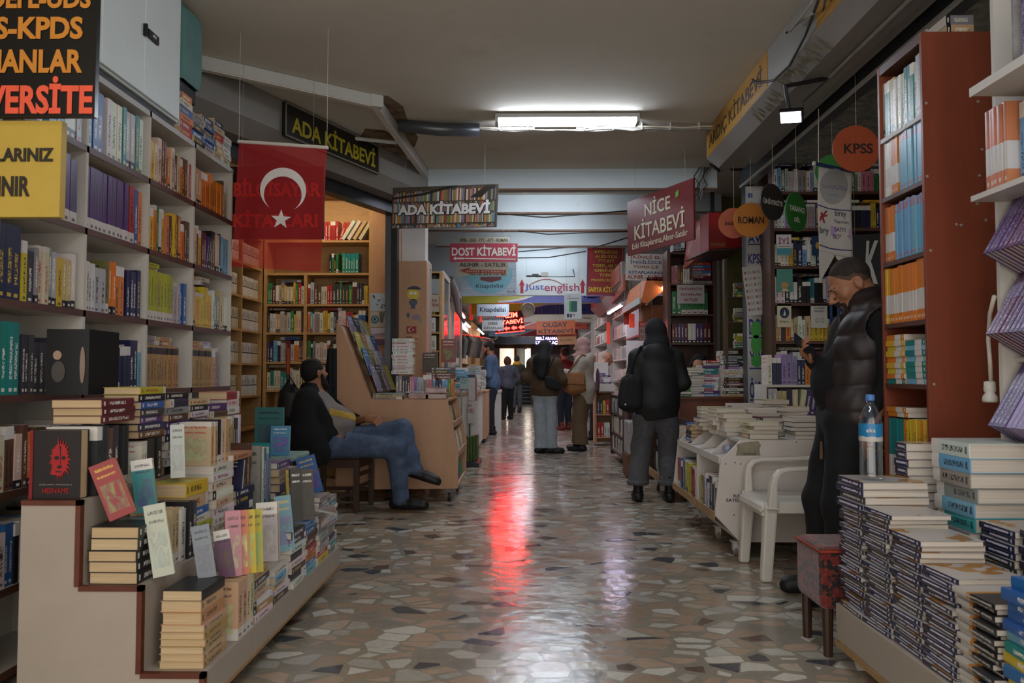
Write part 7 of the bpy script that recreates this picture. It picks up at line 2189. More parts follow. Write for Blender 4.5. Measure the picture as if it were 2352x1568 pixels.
obj('counter_top', MB().box(px0 - .01, px1, 14.98, 15.62, .78, .83), 'white board', t)
obj('leaflet_holder', MB().box(px0 + .02, px1 - .03, 15.1, 15.3, .83, .98), mat('leaflets', '#6d5a78', .6, .3, 30), t)
# hats hanging at the far left stall
hk = P(1098, 775, 14.5)
t = thing('hat_rack', 'rack of grey tassels and bags hanging at the stall behind the man in blue', 'rack', hk)
obj('rail', MB().tube([P(1060, 768, 13.6), P(1130, 778, 17)], .012, 6), 'dark metal', t)
r = random.Random(6)
for i in range(9):
 f = i / 8
 p = P(1064, 768, 13.8).lerp(P(1126, 777, 16.8), f)
 obj('hanging_bag', MB().tube([p, p + Vector((.03, 0, -.1)), p + Vector((r.uniform(-.02, .02), 0, -.34 - r.uniform(0, .1)))], [.02, .06, .035], 8), mat('bag grey %d' % (i % 3), ('#5d5a50', '#3c3a36', '#7a6f5e')[i % 3], .8, .3, 14), t)
obj('pole', MB().tube([P(1060, 768, 13.6), P(1060, 768, 13.6) * 1 + Vector((0, 0, .98))], .012, 6), 'dark metal', t)

# stall fronts: shallow walls behind the stalls so that the passage is closed
struct('wall_stalls', MB().box(-2.0, -1.95, 8.91, 33.9, 0, 2.71), 'plaster wall')
struct('wall_stalls', MB().box(2.75, 2.8, 9.0, 33.9, 0, 2.71), 'plaster wall')
# rows of further stalls, left
for i, (y0, y1, lab, pal) in enumerate(((15.9, 17.4, 'stall shelves with red and orange goods on the left past the hats', ['red', 'orange', 'salmon', 'white']), (18.2, 20.4, 'second run of stall shelves on the left past the hats', ['orange', 'white', 'red', 'beige']), (21.0, 24.2, 'third run of stall shelves on the left past the hats', ['white', 'red', 'cream']), (25.0, 29.0, 'last run of stall shelves on the left before the far doors', ['white', 'beige', 'grey']))):
 stall_shelf('stall_shelf', lab, -1.78, -1.42 + .02 * i, y0, y1, [.2, .6, 1.0, 1.4, 1.8, 2.2, 2.6], 'plywood shelf', 1, f'{ORD[i]} left run of stalls', 1100 + 20 * i, pal, books=(i < 2), t=(.12, .2), kind='goods_box', cat='shelf')
# right side, nearest first
q0, q1 = P(1416, 900, 10.2).x, P(1438, 900, 10.2).x
stall_shelf('stall_bookcase', 'dark wooden low bookcase on casters behind the woman in black', q0, q0 + .3, 9.6, 10.9, [.12, .36, .62, .86], 'dark veneer', -1, 'low dark bookcase behind woman in black', 1201, ['white', 'silver', 'cream', 'grey', 'charcoal'], t=(.03, .05))
stall_shelf('stall_bookcase', 'narrow dark bookcase end with white books facing the entrance', q0 + .02, q0 + .28, 9.2, 9.55, [.12, .36, .62, .86], 'dark veneer', 0, 'narrow dark bookcase end', 1211, ['white', 'silver', 'cream', 'grey', 'charcoal'], t=(.03, .045))
pile((q0 + .15, 9.4, .862), (0, -1, 0), (1, 0, 0), 3, 'lying on the narrow dark bookcase end', pal=['cream', 'white', 'sky-blue'], t=(.02, .03), w=.18, h=.22, seed=1216, parts=False)
w0, w1 = P(1368, 950, 12.5).x, P(1408, 950, 12.5).x
stall_shelf('stall_bookcase', 'low wooden bookcase with red and yellow books beside the woman in pink scarf', w0, w1, 12.5, 12.8, [.14, .5, .86], 'plywood', 0, 'low wooden bookcase by pink scarf', 1221, ['red', 'orange', 'yellow', 'white', 'charcoal', 'maroon', 'teal'], t=(.035, .06))
t = thing('counter_block', 'white counter block on the low wooden bookcase beside the pink scarf', 'counter', (w0, 12.6, .86))
obj('body', MB().box(w0 - .02, w1 + .02, 12.45, 13.6, .862, .98), 'white board', t)
obj('panel', MB().box(w0, w1 - .02, 13.0, 13.03, .98, 1.33), 'white board', t)
pile((w1 - .1, 12.6, .982), (0, -1, 0), (1, 0, 0), 5, 'in the striped pile on the white counter block', pal=['white', 'navy', 'white'], t=(.02, .03), w=.16, h=.14, seed=1225, parts=False)
book('magazine', 'violet and yellow card standing on the white counter block', (w0 + .02, 12.6, .982), (1, 0, 0), (0, 1, 0), (0, 0, 1), (.15, .02, .17), '#6a5a94', 'cover yellow title')
t = thing('cardboard_box', 'cardboard box with white wrapped goods on the floor behind the woman in black', 'box', (1.28, 8.8, 0))
g0 = P(1438, 1000, 8.7).x
obj('carton', MB().box(g0, g0 + .26, 8.6, 9.0, 0.01, .25), mat('carton', '#6d4a30', .8, .1), t, bevel=.004)
obj('wrapped_goods', MB().box(g0 + .01, g0 + .25, 8.62, 8.98, .251, .62), mat('white wrap', '#a5a3a2', .3, .15, 9), t, bevel=.02)
# big wooden carton and red signs of the stalls on the right
k = 0
for i, (x, y0, y1, lab, pal) in enumerate(((1.75, 13.2, 15.2, 'stall shelves with papers on the right behind the pink scarf', ['white', 'cream', 'grey', 'silver', 'beige']), (1.7, 15.8, 18.6, 'second run of stall shelves on the right', ['white', 'grey', 'cream', 'red']), (1.7, 19.4, 23.0, 'third run of stall shelves on the right', ['white', 'red', 'beige']), (1.7, 24, 29, 'last run of stall shelves on the right before the far doors', ['white', 'beige']))):
 stall_shelf('stall_shelf', lab, x, x + .35, y0, y1, [.2, .6, 1.0, 1.4, 1.8, 2.2, 2.6], 'white board', -1, f'{ORD[i]} right run of stalls', 1300 + 20 * i, pal, books=(i < 2), t=(.12, .22), kind='goods_box', cat='shelf')
for i, (px, py0, py1, d, w_, c, tx, lab) in enumerate(((1467, 738, 782, 9.2, .18, '#9a8478', 'ALINIR\nSATILIR', 'pale sign with red frame by the woman in black'), (1433, 705, 745, 11.0, .1, '#b0342c', '', 'small red pennant sign under the tube lamp'), (1393, 660, 700, 13.0, .55, '#8e3a2c', 'SÖZ KIZIL', 'red and beige slanting shop fascia'), (1476, 712, 738, 9.6, .26, '#7d4a2c', '', 'brown carton up on the stall shelf'))):
 a_ = P(px, py1, d)
 if i == 2:
  t, fr_ = board('stall_sign', lab, 'sign', P(1404, 698, 13.2), P(1432, 665, 11.0), .22, .03, '#8a4030', [('KIZIL KİTABEVİ', (.05, .95, .25, .75), '#b58a68', .01)])
  continue
 if i == 3:
  tag(obj('carton', MB().box(a_.x, a_.x + w_, d, d + .3, a_.z, a_.z + .2), mat('carton2', '#6b3f22', .7, .1), bevel=.004), lab, 'box')
  continue
 t, fr_ = board('stall_sign', lab, 'sign', a_, a_ + Vector((w_, 0, 0)), (py1 - py0) / 1800 * d, .012, c, [(tx, (.1, .9, .1, .6), '#7d2f30', .01)] if tx else (), edge=('#8e2a26', .01))
 if i == 0:
  shape(fr_, [(.0, .72), (1, .72), (1, 1), (0, 1)], '#9c2420', t, 'printed_head', lift=.006)
  lettering('İKİNCİ', fr_[0] + fr_[3] * .01, fr_[1], fr_[2], (.1 * fr_[4], .9 * fr_[4], .77 * fr_[5], .93 * fr_[5]), inkmat('#b9a79a'), t, .01)
tag(obj('stall_shelf_board', MB().box(P(1467, 780, 9.2).x, P(1467, 780, 9.2).x + .5, 9.21, 10.4, 1.88 - .3, 1.6 - .0), 'dark veneer'), 'dark board carrying the carton at the stall', 'board')
# awnings: grey canopy boxes on the right
t = thing('shop_canopy', 'grey boxed canopy over the right stalls with red side board', 'canopy', (1.6, 12, 2.6))
obj('casing', MB().prism([(1.42, 11.2, 2.75), (1.42, 11.2, 2.45), (1.58, 11.2, 2.3), (1.69, 11.2, 2.3), (1.69, 11.2, 2.75)], (0, 5, 0)), mat('canopy grey', '#85807a', .6, .1), t)
obj('side_board', MB().box(1.405, 1.418, 11.3, 16.0, 2.47, 2.73), mat('canopy red', '#8a4636', .5, .15), t)
t = thing('shop_canopy', 'white and orange canopy edge above the lit orange stall', 'canopy', (1.75, 9.6, 2.6))
obj('casing', MB().prism([(1.5, 9.4, 2.3), (1.42, 9.4, 2.0), (1.5, 9.4, 1.98), (1.9, 9.4, 2.3)], (0, 1.6, 0)), mat('canopy orange', '#b0602c', .6, .1), t)
obj('edge_strip', MB().box(1.40, 1.419, 9.4, 11.0, 1.98, 2.06), 'white metal', t)
# lit tubes at the stalls
for i, (p, q, lab, col) in enumerate(((P(1398, 722, 13.5), P(1431, 702, 11.8), 'bright violet-white tube lamp under the grey canopy', '#e8dcff'), (P(1488, 692, 10.2), P(1529, 662, 9.3), 'pinkish tube lamp in the orange stall right of the passage', '#ffd9c8'), (P(1483, 660, 10.4), P(1500, 648, 9.9), 'small warm tube lamp above the pinkish one', '#ffb47a'), (P(1055, 717, 14), P(1066, 731, 16), 'tube lamp at the first stall of the far left', '#f0e6ff'), (P(1096, 756, 20), P(1110, 768, 25), 'tube lamp deep in the far left stalls', '#f0e6ff'), (P(1066, 742, 17), P(1078, 752, 19.5), 'dim tube lamp between the far left stalls', '#e0d6f0'))):
 tt = tube_lamp('stall_lamp', lab, p, q, TUBE_SIDE, col=col, w=.06, h=.06, group='stall tube lamps', tubes=1)
 m_ = (p + q) / 2
 obj('hanging_wire', MB().tube([m_ + Vector((0, 0, .05)), Vector((m_.x, m_.y, CEIL(m_.y)))], .002, 5), 'cable grey', tt)
# neon red glow strips on the far stalls
for i, (px, y0, y1, d) in enumerate(((1102, 710, 740, 19), (1078, 700, 735, 17), (1446, 720, 752, 10.8), (1394, 740, 790, 15))):
 a_ = P(px, y1, d)
 t, fr_ = board('lit_sign', ('glowing orange-red upright sign among the far left stalls', 'second glowing upright sign nearer on the far left', 'glowing red upright sign beside the lit right stall', 'thin red lit sign deep among the right stalls')[i], 'sign', a_, a_ + Vector(((.1, .08, .07, .06)[i], 0, 0)), (y1 - y0) / 1800 * d, .05, '#a5301c', (), m=emit('glow red', '#d0402c', .4), group=None)
# far end: glass doors, lit bays, stair
t = struct('door_1', MB().box(-1.2, 1.9, 31.0, 31.1, 2.15, 2.4), 'dark veneer')
for i, x in enumerate((-.95, -.28, .12, .5, 1.5)):
 struct('door_frame', MB().box(x - .05, x + .05, 31.0, 31.1, 0, 2.15), 'desk brown' if i % 2 else 'steel grey', t)
for i, (x0, x1) in enumerate(((-.9, -.33), (-.23, .07), (.17, .45))):
 struct('pane', MB().box(x0, x1, 31.04, 31.06, .6, 2.14), emit('daylit pane %d' % (i % 2), '#ffe6cf' if i % 2 == 0 else '#8a8a80', (.9, .25)[i % 2]), t)
struct('daylight_strip', MB().box(.1, .3, 30.85, 30.9, .75, 2.1), emit('daylight glow', '#fff0dc', 2.4), t)  # glowing strips added to stand in for daylight glimpsed through the doors
struct('daylight_strip', MB().box(-.6, -.5, 30.85, 30.9, .9, 2.1), MATS['daylight glow'], t)
t = thing('stair', 'dark stair with pale nosings at the far end of the passage', 'stair', (0, 30, 0))
for i in range(6):
 s_ = obj('step', MB().box(-1.0, 1.7, 29.2 + i * .28, 30.84, i * .13, (i + 1) * .13), 'black plastic', t)
 obj('nosing', MB().box(-1.0, 1.7, 29.19 + i * .28, 29.2 + i * .28, (i + 1) * .13 - .025, (i + 1) * .13), 'cable grey', s_)
tag(obj('partition_wall', MB().box(.3, 1.7, 28.6, 28.7, 0, 2.2), 'dark veneer'), 'dark brown partition beside the stair at the far end', 'partition')
# ================================================================== PEOPLE
V3 = lambda *a: np.array(a, float)

def unit(v):
 v = np.asarray(v, float)
 return v / np.linalg.norm(v)

class Blob:
 """smooth union of rounded cones and ellipsoids, turned into one continuous skin"""

 def __init__(self):
  self.p = []

 def cap(self, a, b, ra, rb=None, k=.02, sub=False):
  self.p.append(('c', np.asarray(a, float), np.asarray(b, float), ra, ra if rb is None else rb, k, sub))
  return self

 def ell(self, c, r, fr=None, k=.02, sub=False):
  self.p.append(('e', np.asarray(c, float), np.asarray(r, float), np.eye(3) if fr is None else fr, None, k, sub))
  return self

 def chain(self, pts, rs, k=.02):
  for i in range(len(pts) - 1):
   self.cap(pts[i], pts[i + 1], rs[i], rs[i + 1], k)
  return self

 def bbox(self):
  lo, hi = np.full(3, 9e9), np.full(3, -9e9)
  for q in self.p:
   if q[6]:
    continue
   if q[0] == 'c':
    r = max(q[3], q[4])
    lo = np.minimum(lo, np.minimum(q[1], q[2]) - r)
    hi = np.maximum(hi, np.maximum(q[1], q[2]) + r)
   else:
    r = max(q[2])
    lo = np.minimum(lo, q[1] - r)
    hi = np.maximum(hi, q[1] + r)
  return lo, hi

 def mesh(self, h, disp=None, cuts=()):
  lo, hi = self.bbox()
  lo = lo - .04
  hi = hi + .04
  n = np.ceil((hi - lo) / h).astype(int) + 1
  vol = np.ones(n, np.float32)
  ax = [lo[i] + h * np.arange(n[i]) for i in range(3)]
  for q in self.p:
   k = q[5]
   if q[0] == 'c':
    r = max(q[3], q[4])
    b0, b1 = np.minimum(q[1], q[2]) - r, np.maximum(q[1], q[2]) + r
   else:
    r = max(q[2])
    b0, b1 = q[1] - r, q[1] + r
   m = k + 3 * h
   i0 = np.clip(np.floor((b0 - m - lo) / h).astype(int), 0, n - 1)
   i1 = np.clip(np.ceil((b1 + m - lo) / h).astype(int) + 1, 1, n)
   sl = tuple(slice(a, b) for a, b in zip(i0, i1))
   X = ax[0][sl[0]][:, None, None]
   Y = ax[1][sl[1]][None, :, None]
   Z = ax[2][sl[2]][None, None, :]
   if q[0] == 'c':
    a, b = q[1], q[2]
    d = b - a
    L2 = max(d @ d, 1e-9)
    t = np.clip(((X - a[0]) * d[0] + (Y - a[1]) * d[1] + (Z - a[2]) * d[2]) / L2, 0, 1)
    D = np.sqrt((X - a[0] - t * d[0]) ** 2 + (Y - a[1] - t * d[1]) ** 2 + (Z - a[2] - t * d[2]) ** 2) - (q[3] + (q[4] - q[3]) * t)
   else:
    c, r, f = q[1], q[2], q[3]
    x, y, z = X - c[0], Y - c[1], Z - c[2]
    u = [(f[0, i] * x + f[1, i] * y + f[2, i] * z) for i in range(3)]
    k0 = np.sqrt((u[0] / r[0]) ** 2 + (u[1] / r[1]) ** 2 + (u[2] / r[2]) ** 2)
    k1 = np.sqrt((u[0] / r[0] ** 2) ** 2 + (u[1] / r[1] ** 2) ** 2 + (u[2] / r[2] ** 2) ** 2) + 1e-6
    D = k0 * (k0 - 1) / k1
   v = vol[sl]
   if q[6]:
    hh = np.clip(.5 + .5 * (v + D) / k, 0, 1)
    vol[sl] = v * hh + (-D) * (1 - hh) + k * hh * (1 - hh)
   else:
    hh = np.clip(.5 + .5 * (v - D) / k, 0, 1)
    vol[sl] = v * (1 - hh) + D * hh - k * hh * (1 - hh)
  if disp or cuts:
   X, Y, Z = ax[0][:, None, None], ax[1][None, :, None], ax[2][None, None, :]
   if disp:
    vol = vol + disp(X, Y, Z)
   for c in cuts:
    vol = np.maximum(vol, c(X, Y, Z))
  return nets(vol, lo, h)

def nets(vol, lo, h):
 s = vol < 0
 c = np.zeros(tuple(x - 1 for x in vol.shape), np.int8)
 offs = [(i, j, k) for i in (0, 1) for j in (0, 1) for k in (0, 1)]
 nx, ny, nz = c.shape
 sub = lambda a, o: a[o[0]:o[0] + nx, o[1]:o[1] + ny, o[2]:o[2] + nz]
 for o in offs:
  c += sub(s, o)
 act = (c > 0) & (c < 8)
 ids = np.full(c.shape, -1, np.int64)
 pos = np.argwhere(act)
 ids[act] = np.arange(len(pos))
 acc = np.zeros((len(pos), 3))
 cnt = np.zeros(len(pos))
 val = {o: vol[pos[:, 0] + o[0], pos[:, 1] + o[1], pos[:, 2] + o[2]].astype(float) for o in offs}
 for a in offs:
  for ax in range(3):
   if a[ax]:
    continue
   b = tuple(1 if i == ax else a[i] for i in range(3))
   va, vb = val[a], val[b]
   m = (va < 0) != (vb < 0)
   t = np.where(m, va / np.where(m, va - vb, 1), 0)
   p = np.zeros((len(pos), 3)) + np.array(a)
   p[:, ax] += t
   acc += p * m[:, None]
   cnt += m
 v = lo + h * (pos + acc / np.maximum(cnt, 1)[:, None])
 F_ = []
 for ax in range(3):
  e0 = [slice(None)] * 3
  e1 = [slice(None)] * 3
  e0[ax] = slice(0, -1)
  e1[ax] = slice(1, None)
  d = s[tuple(e0)] != s[tuple(e1)]
  q = np.argwhere(d)
  o1, o2 = [i for i in range(3) if i != ax]
  ok = (q[:, o1] > 0) & (q[:, o2] > 0) & (q[:, o1] < vol.shape[o1] - 1) & (q[:, o2] < vol.shape[o2] - 1)
  q = q[ok]
  cc = []
  for da, db in ((1, 1), (0, 1), (0, 0), (1, 0)):
   w = q.copy()
   w[:, o1] -= da
   w[:, o2] -= db
   cc.append(ids[w[:, 0], w[:, 1], w[:, 2]])
  f = np.stack(cc, 1)
  flip = s[q[:, 0], q[:, 1], q[:, 2]]
  if ax == 1:
   flip = ~flip
  f[~flip] = f[~flip][:, ::-1]
  F_.append(f)
 f = np.concatenate(F_)
 return v, f

def folds(amp, seed=0, fx=22., fz=14.):
 r = random.Random(seed)
 a, b, c = r.uniform(0, 6), r.uniform(0, 6), r.uniform(0, 6)

 def d(X, Y, Z):
  return (amp * (np.sin(fx * X + 9 * Y + a + 2.2 * np.sin(fz * Z + b)) * .6 + np.sin(fz * 1.7 * Z + 11 * X - 8 * Y + c + 1.5 * np.sin(7 * X + b)) * .6)).astype(np.float32)
 return d

class Person:
 def __init__(self, label, loc, ang, s=1.0):
  self.t = thing('person', label, 'person', loc)
  self.t.rotation_euler = (0, 0, ang)
  self.s = s

 def part(self, name, blob, h, m, disp=None, cuts=(), label=None):
  v, f = blob.mesh(h, disp, cuts)
  me = bpy.data.meshes.new(name)
  me.vertices.add(len(v))
  me.vertices.foreach_set('co', v.astype(np.float32).ravel())
  me.loops.add(len(f) * 4)
  me.loops.foreach_set('vertex_index', f.astype(np.int32).ravel())
  me.polygons.add(len(f))
  me.polygons.foreach_set('loop_start', np.arange(0, len(f) * 4, 4, dtype=np.int32))
  me.update(calc_edges=True)
  me.validate()
  me.shade_smooth()
  me.materials.append(MATS[m] if isinstance(m, str) else m)
  o = bpy.data.objects.new(name, me)
  COL.objects.link(o)
  o.parent = self.t
  md = o.modifiers.new('smooth', 'SMOOTH')
  md.factor = .5
  md.iterations = 2
  if label:
   o['label'] = label
  return o

 def mesh(self, name, mb, m, **k):
  me = bpy.data.meshes.new(name)
  me.from_pydata(mb.v, [], mb.f)
  me.materials.append(MATS[m] if isinstance(m, str) else m)
  if k.get('smooth', True):
   me.shade_smooth()
  o = bpy.data.objects.new(name, me)
  COL.objects.link(o)
  o.parent = self.t
  return o

def frame(fwd, up):
 """columns right, forward, up"""
 u = unit(up)
 f = np.asarray(fwd, float)
 f = unit(f - u * (f @ u))
 return np.stack([np.cross(f, u), f, u], 1)

def head(b, c, fr, k=1.0, face=True, neck=None):
 T = lambda x, y, z: c + fr @ (np.array([x, y, z]) * k)
 R = lambda *r: np.array(r) * k
 b.ell(T(0, -.012, .03), R(.076, .095, .088), fr)
 b.ell(T(0, .028, -.028), R(.060, .066, .088), fr, k=.03)
 b.ell(T(0, .045, -.082), R(.044, .042, .034), fr, k=.03)
 b.ell(T(0, .078, -.096), R(.02, .016, .016), fr, k=.02)
 if face:
  b.cap(T(-.032, .084, .026), T(.032, .084, .026), .011 * k, k=.015)
  for s in (-1, 1):
   b.ell(T(.046 * s, .058, -.02), R(.022, .02, .022), fr, k=.02)
   b.ell(T(.031 * s, .104, .006), R(.019, .016, .011), fr, k=.012, sub=True)
   b.ell(T(.013 * s, .106, -.03), R(.010, .011, .008), fr, k=.008)
  b.cap(T(0, .094, .014), T(0, .121, -.022), .009 * k, .013 * k, k=.012)
  b.cap(T(-.018, .091, -.052), T(.018, .091, -.052), .008 * k, k=.006)
  b.cap(T(-.015, .089, -.066), T(.015, .089, -.066), .009 * k, k=.006)
 for s in (-1, 1):
  b.ell(T(.079 * s, -.012, -.008), R(.009, .02, .032), fr, k=.008)
  b.ell(T(.086 * s, -.018, .002), R(.006, .018, .026), fr, k=.006)
  b.ell(T(.088 * s, -.010, -.002), R(.004, .009, .014), fr, k=.004, sub=True)
 if neck is not None:
  b.cap(T(0, -.03, -.06), neck, .054 * k, .062 * k, k=.03)
 return T

def eyes(P_, T, k=1.0):
 for s in (-1, 1):
  mb = MB()
  c = T(.031 * s, .078, .006)
  mb.lathe([(.011 * k * math.sin(a), -.011 * k * math.cos(a)) for a in [.05 + (PI - .1) * i / 8 for i in range(9)]], 12, tuple(c))
  P_.mesh('eye', mb, mat('eye white', '#5a4f47', .4))

def hand(b, wrist, d, n, side, curl=.5, k=1.0, spread=.0, thumb=.6):
 """palm, four bent fingers of different length and a thumb; d = along the hand, n = palm side, side = towards the thumb"""
 d, n, side = unit(d), unit(n), unit(side)
 w = np.asarray(wrist, float)
 for o in (-.026, -.009, .009, .026):
  b.cap(w + d * .01 * k + side * o * .6 * k, w + d * .085 * k + side * o * k, .016 * k, .0135 * k, k=.012)
 for i, (o, L) in enumerate(((.03, .068), (.0105, .077), (-.0095, .072), (-.029, .057))):
  p = w + d * .088 * k + side * o * k
  a = .25 * curl
  seg = (L * .45, L * .32, L * .23)
  rs = (.0102, .0092, .0083, .0072)
  for j, s in enumerate(seg):
   a += curl * (.55, .85, .6)[j]
   q = p + (d * math.cos(a) + n * math.sin(a) + side * o * spread) * s * k * 1.15
   b.cap(p, q, rs[j] * k, rs[j + 1] * k, k=.004)
   p = q
 p = w + d * .025 * k + side * .03 * k
 q = p + (d * .55 + side * .75 + n * thumb * .5) * .042 * k
 b.cap(p - d * .01 * k, q, .0145 * k, .0115 * k, k=.01)
 r = q + (d * .85 + side * .2 + n * thumb * .7) * .034 * k
 b.cap(q, r, .0112 * k, .0095 * k, k=.004)
 b.cap(r, r + (d * .9 + n * thumb * .5) * .022 * k, .0095 * k, .008 * k, k=.004)

def torso(b, pel, neck, fwd, w=1.0, dp=1.0, g=0.0, sh=.17, belly=0.0, k=.05, s=1.0):
 """pelvis to neck with chest, waist and hips; returns frame and shoulder points"""
 up = unit(neck - pel)
 fr = frame(fwd, up)
 L = np.linalg.norm(neck - pel)
 at = lambda x, y, z: pel + fr @ np.array([x, y, z])
 E = lambda x, y, z, a, c, e: b.ell(at(x, y, z), (a * w * s + g, c * dp * s + g, e * s + g), fr, k)
 E(0, -.01, L * .06, .165, .118, .13)
 E(0, .012, L * .33, .142, .105, .15)
 E(0, .005, L * .62, .165, .115, .17)
 E(0, -.015, L * .82, .15, .092, .1)
 if belly:
  E(0, .055 + belly * .3, L * .30, .125, .09 + belly, .15)
 shd = [at(sg * sh * s, -.015, L * .88) for sg in (-1, 1)]
 b.cap(at(0, -.015, L * .93), shd[0], .062 * s + g, .056 * s + g, k)
 b.cap(at(0, -.015, L * .93), shd[1], .062 * s + g, .056 * s + g, k)
 return fr, shd, at

def shoe(P_, ank, d, m='black shoe', L=.27, h=.0055, heel=0.0, up=.05, sole=None, name='shoe'):
 b = Blob()
 d = unit(np.array(d, float))
 a = np.array(ank, float)
 z0 = a[2] - .075
 base = lambda t, z: np.array([a[0], a[1], 0]) + np.array([d[0], d[1], 0]) * t + np.array([0, 0, a[2] - .075 + z + d[2] * t])
 b.cap(base(-.06, .038), base(.02, .045), .042, .044, k=.02)
 b.cap(base(.02, .046), base(L * .6, .036), .046, .042, k=.03)
 b.cap(base(L * .35, .04), base(L - .1, .03), .046, .034, k=.03)
 b.cap(base(-.02, .06), base(-.03, .085 + up), .042, .046, k=.03)
 o = P_.part(name, b, h, m, cuts=(lambda X, Y, Z: (z0 - Z + d[2] * ((X - a[0]) * d[0] + (Y - a[1]) * d[1])).astype(np.float32),))
 return o

for n_, c_, ro_ in (('skin light', '#a8765c', .5), ('skin mid', '#94664c', .5), ('skin pale', '#b58a72', .5)):
 mat(n_, c_, ro_, .06, 14, spec=.3)
mat('hair black', '#15120f', .8, .3, 40, bump=.3, stretch=(4, 4, .6))
mat('hair dark', '#2a2320', .85, .35, 60, bump=.2)
mat('hair red', '#4a2318', .6, .3, 40, bump=.3)
mat('beard', '#211a17', .85, .4, 80, bump=.3)
mat('black fabric', '#131416', .85, .2, 16)
mat('black wool', '#111113', .95, .3, 60, bump=.3)
mat('black leather', '#17181a', .42, .2, 14)
mat('black nylon', '#17181a', .62, .2, 14)
mat('black shoe', '#121213', .5, .2, 20)
mat('vest nylon', '#262020', .5, .15, 10)
mat('denim', '#43526a', .85, .22, 26, bump=.25, dirt=('#6c7b90', 5, .5, .35))
mat('denim grey', '#4e4e52', .85, .18, 26, bump=.2)
mat('denim pale', '#8f979c', .85, .12, 20, bump=.2)
mat('denim dark', '#1c232c', .85, .2, 20)
mat('tee grey', '#7a7470', .9, .08, 14, bump=.1)
mat('brown jacket', '#43311f', .8, .15, 14)
mat('cream hoodie', '#a59c90', .9, .08, 12, bump=.1)
mat('pink scarf', '#a07c78', .85, .1, 12, bump=.1)
mat('khaki', '#5e4c36', .85, .12, 18, bump=.1)
mat('tan leather', '#7a4c20', .5, .2, 14)
mat('blue shirt', '#465d76', .85, .15, 14, bump=.1)
mat('grey knit', '#4b4d5a', .9, .4, 40, bump=.3)
mat('olive coat', '#2f3026', .85, .15, 12)
mat('yellow hood', '#b07f1e', .85, .12, 12)
mat('dark red top', '#6b1f20', .85, .15, 12)
mat('white top', '#a9a29a', .85, .08, 12)

# ------------------------------------------------------------------ man with the phone
D = 3.98
kx = D / F
PM = Person('man in black quilted vest looking down at a phone beside the red bookcase', (P(1955, 858, D).x, D, 0), PI / 2 - .12)
L_ = lambda px, py, x=0.0: V3(x, (1955 - px) * kx, CAMH + (HY - py) * kx)
pel, nk = V3(0, .035, .93), V3(0, -.085, 1.47)
hc, hf = L_(1957, 654), frame((0, .83, -.55), (0, .55, .83))
b = Blob()
Th = head(b, hc, hf, 1.07, neck=nk + V3(0, .0, .02))
torso(b, pel, nk, (0, 1, .2), .9, .9, -.012)
hips = [V3(-.09, .04, .9), V3(.09, .04, .9)]
knees = [V3(-.1, .10, .5), V3(.1, .14, .5)]
anks = [V3(-.1, .07, .085), V3(.12, .13, .085)]
for h_, kn, an in zip(hips, knees, anks):
 b.chain([h_, kn, an], [.075, .05, .036])
shL, shR = V3(-.19, -.10, 1.40), V3(.19, -.085, 1.40)
elL, wrL = V3(-.24, -.12, 1.10), V3(-.185, -.02, .87)
elR, wrR = V3(.21, .06, 1.13), V3(.07, .165, 1.215)
b.chain([shL, elL, wrL], [.045, .036, .026])
b.chain([shR, elR, wrR], [.045, .036, .027])
hand(b, wrL, (.25, .15, -1), (1, .2, 0), (.1, 1, .2), .35)
hd = unit(V3(-.35, .62, .45))
hn = unit(V3(-.5, -.62, .35))
hs = unit(np.cross(hd, hn))
hand(b, wrR, hd, hn, -hs, .75, 1.0, 0, .9)
PM.part('body', b, .0062, 'skin mid')
eyes(PM, Th, 1.07)
# short cropped hair, brows, moustache and beard
b = Blob()
b.ell(Th(0, -.018, .036), (.0805 * 1.05, .0985 * 1.05, .091 * 1.05), hf)
haircut = lambda o: (lambda X, Y, Z: (-((Y - hc[1]) * hf[1, 2] + (Z - hc[2]) * hf[2, 2]) + o + .95 * np.maximum(0, ((Y - hc[1]) * hf[1, 1] + (Z - hc[2]) * hf[2, 1]) - .012) - .95 * np.maximum(0, -((Y - hc[1]) * hf[1, 1] + (Z - hc[2]) * hf[2, 1]) - .02) + 0 * X).astype(np.float32),)
PM.part('hair', b, .007, 'hair dark', cuts=haircut(.04))
b = Blob()
b.ell(Th(0, -.0165, .034), (.0795 * 1.05, .0975 * 1.05, .0905 * 1.05), hf)
PM.part('hair_stubble', b, .007, mat('hair fade', '#4d3b31', .85, .2, 90), cuts=haircut(.004))
b = Blob()
for s in (-1, 1):
 b.cap(Th(.014 * s, .098, .027), Th(.05 * s, .078, .03), .0055, .004, k=.004)
 b.cap(Th(.004 * s, .106, -.043), Th(.032 * s, .09, -.058), .0105, .007, k=.008)
 b.cap(Th(.034 * s, .085, -.06), Th(.024 * s, .09, -.095), .008, .012, k=.008)
 b.cap(Th(.024 * s, .09, -.098), Th(0, .095, -.108), .015, .02, k=.012)
 b.cap(Th(.03 * s, .075, -.1), Th(.066 * s, .02, -.075), .012, .009, k=.012)
PM.part('beard', b, .0055, 'beard')
# black sweater
b = Blob()
torso(b, pel, nk - V3(0, 0, .01), (0, 1, .2), 1.0, 1.0, .012, belly=.03)
b.chain([shL, elL, wrL + V3(0, .01, .06)], [.07, .056, .042], .03)
b.chain([shR, elR, wrR], [.07, .056, .043], .03)
PM.part('sweater', b, .0085, 'black wool', folds(.004, 1), (lambda X, Y, Z: (.80 - Z + 0 * X + 0 * Y).astype(np.float32),))
# quilted vest, open at the front
b = Blob()
torso(b, pel + V3(0, -.02, 0), nk, (0, 1, .2), 1.08, 1.02, .034)
b.ell(nk + V3(0, -.005, .035), (.098, .1, .075), None, .03)
b.ell(nk + V3(0, .015, .085), (.068, .072, .07), None, .012, True)

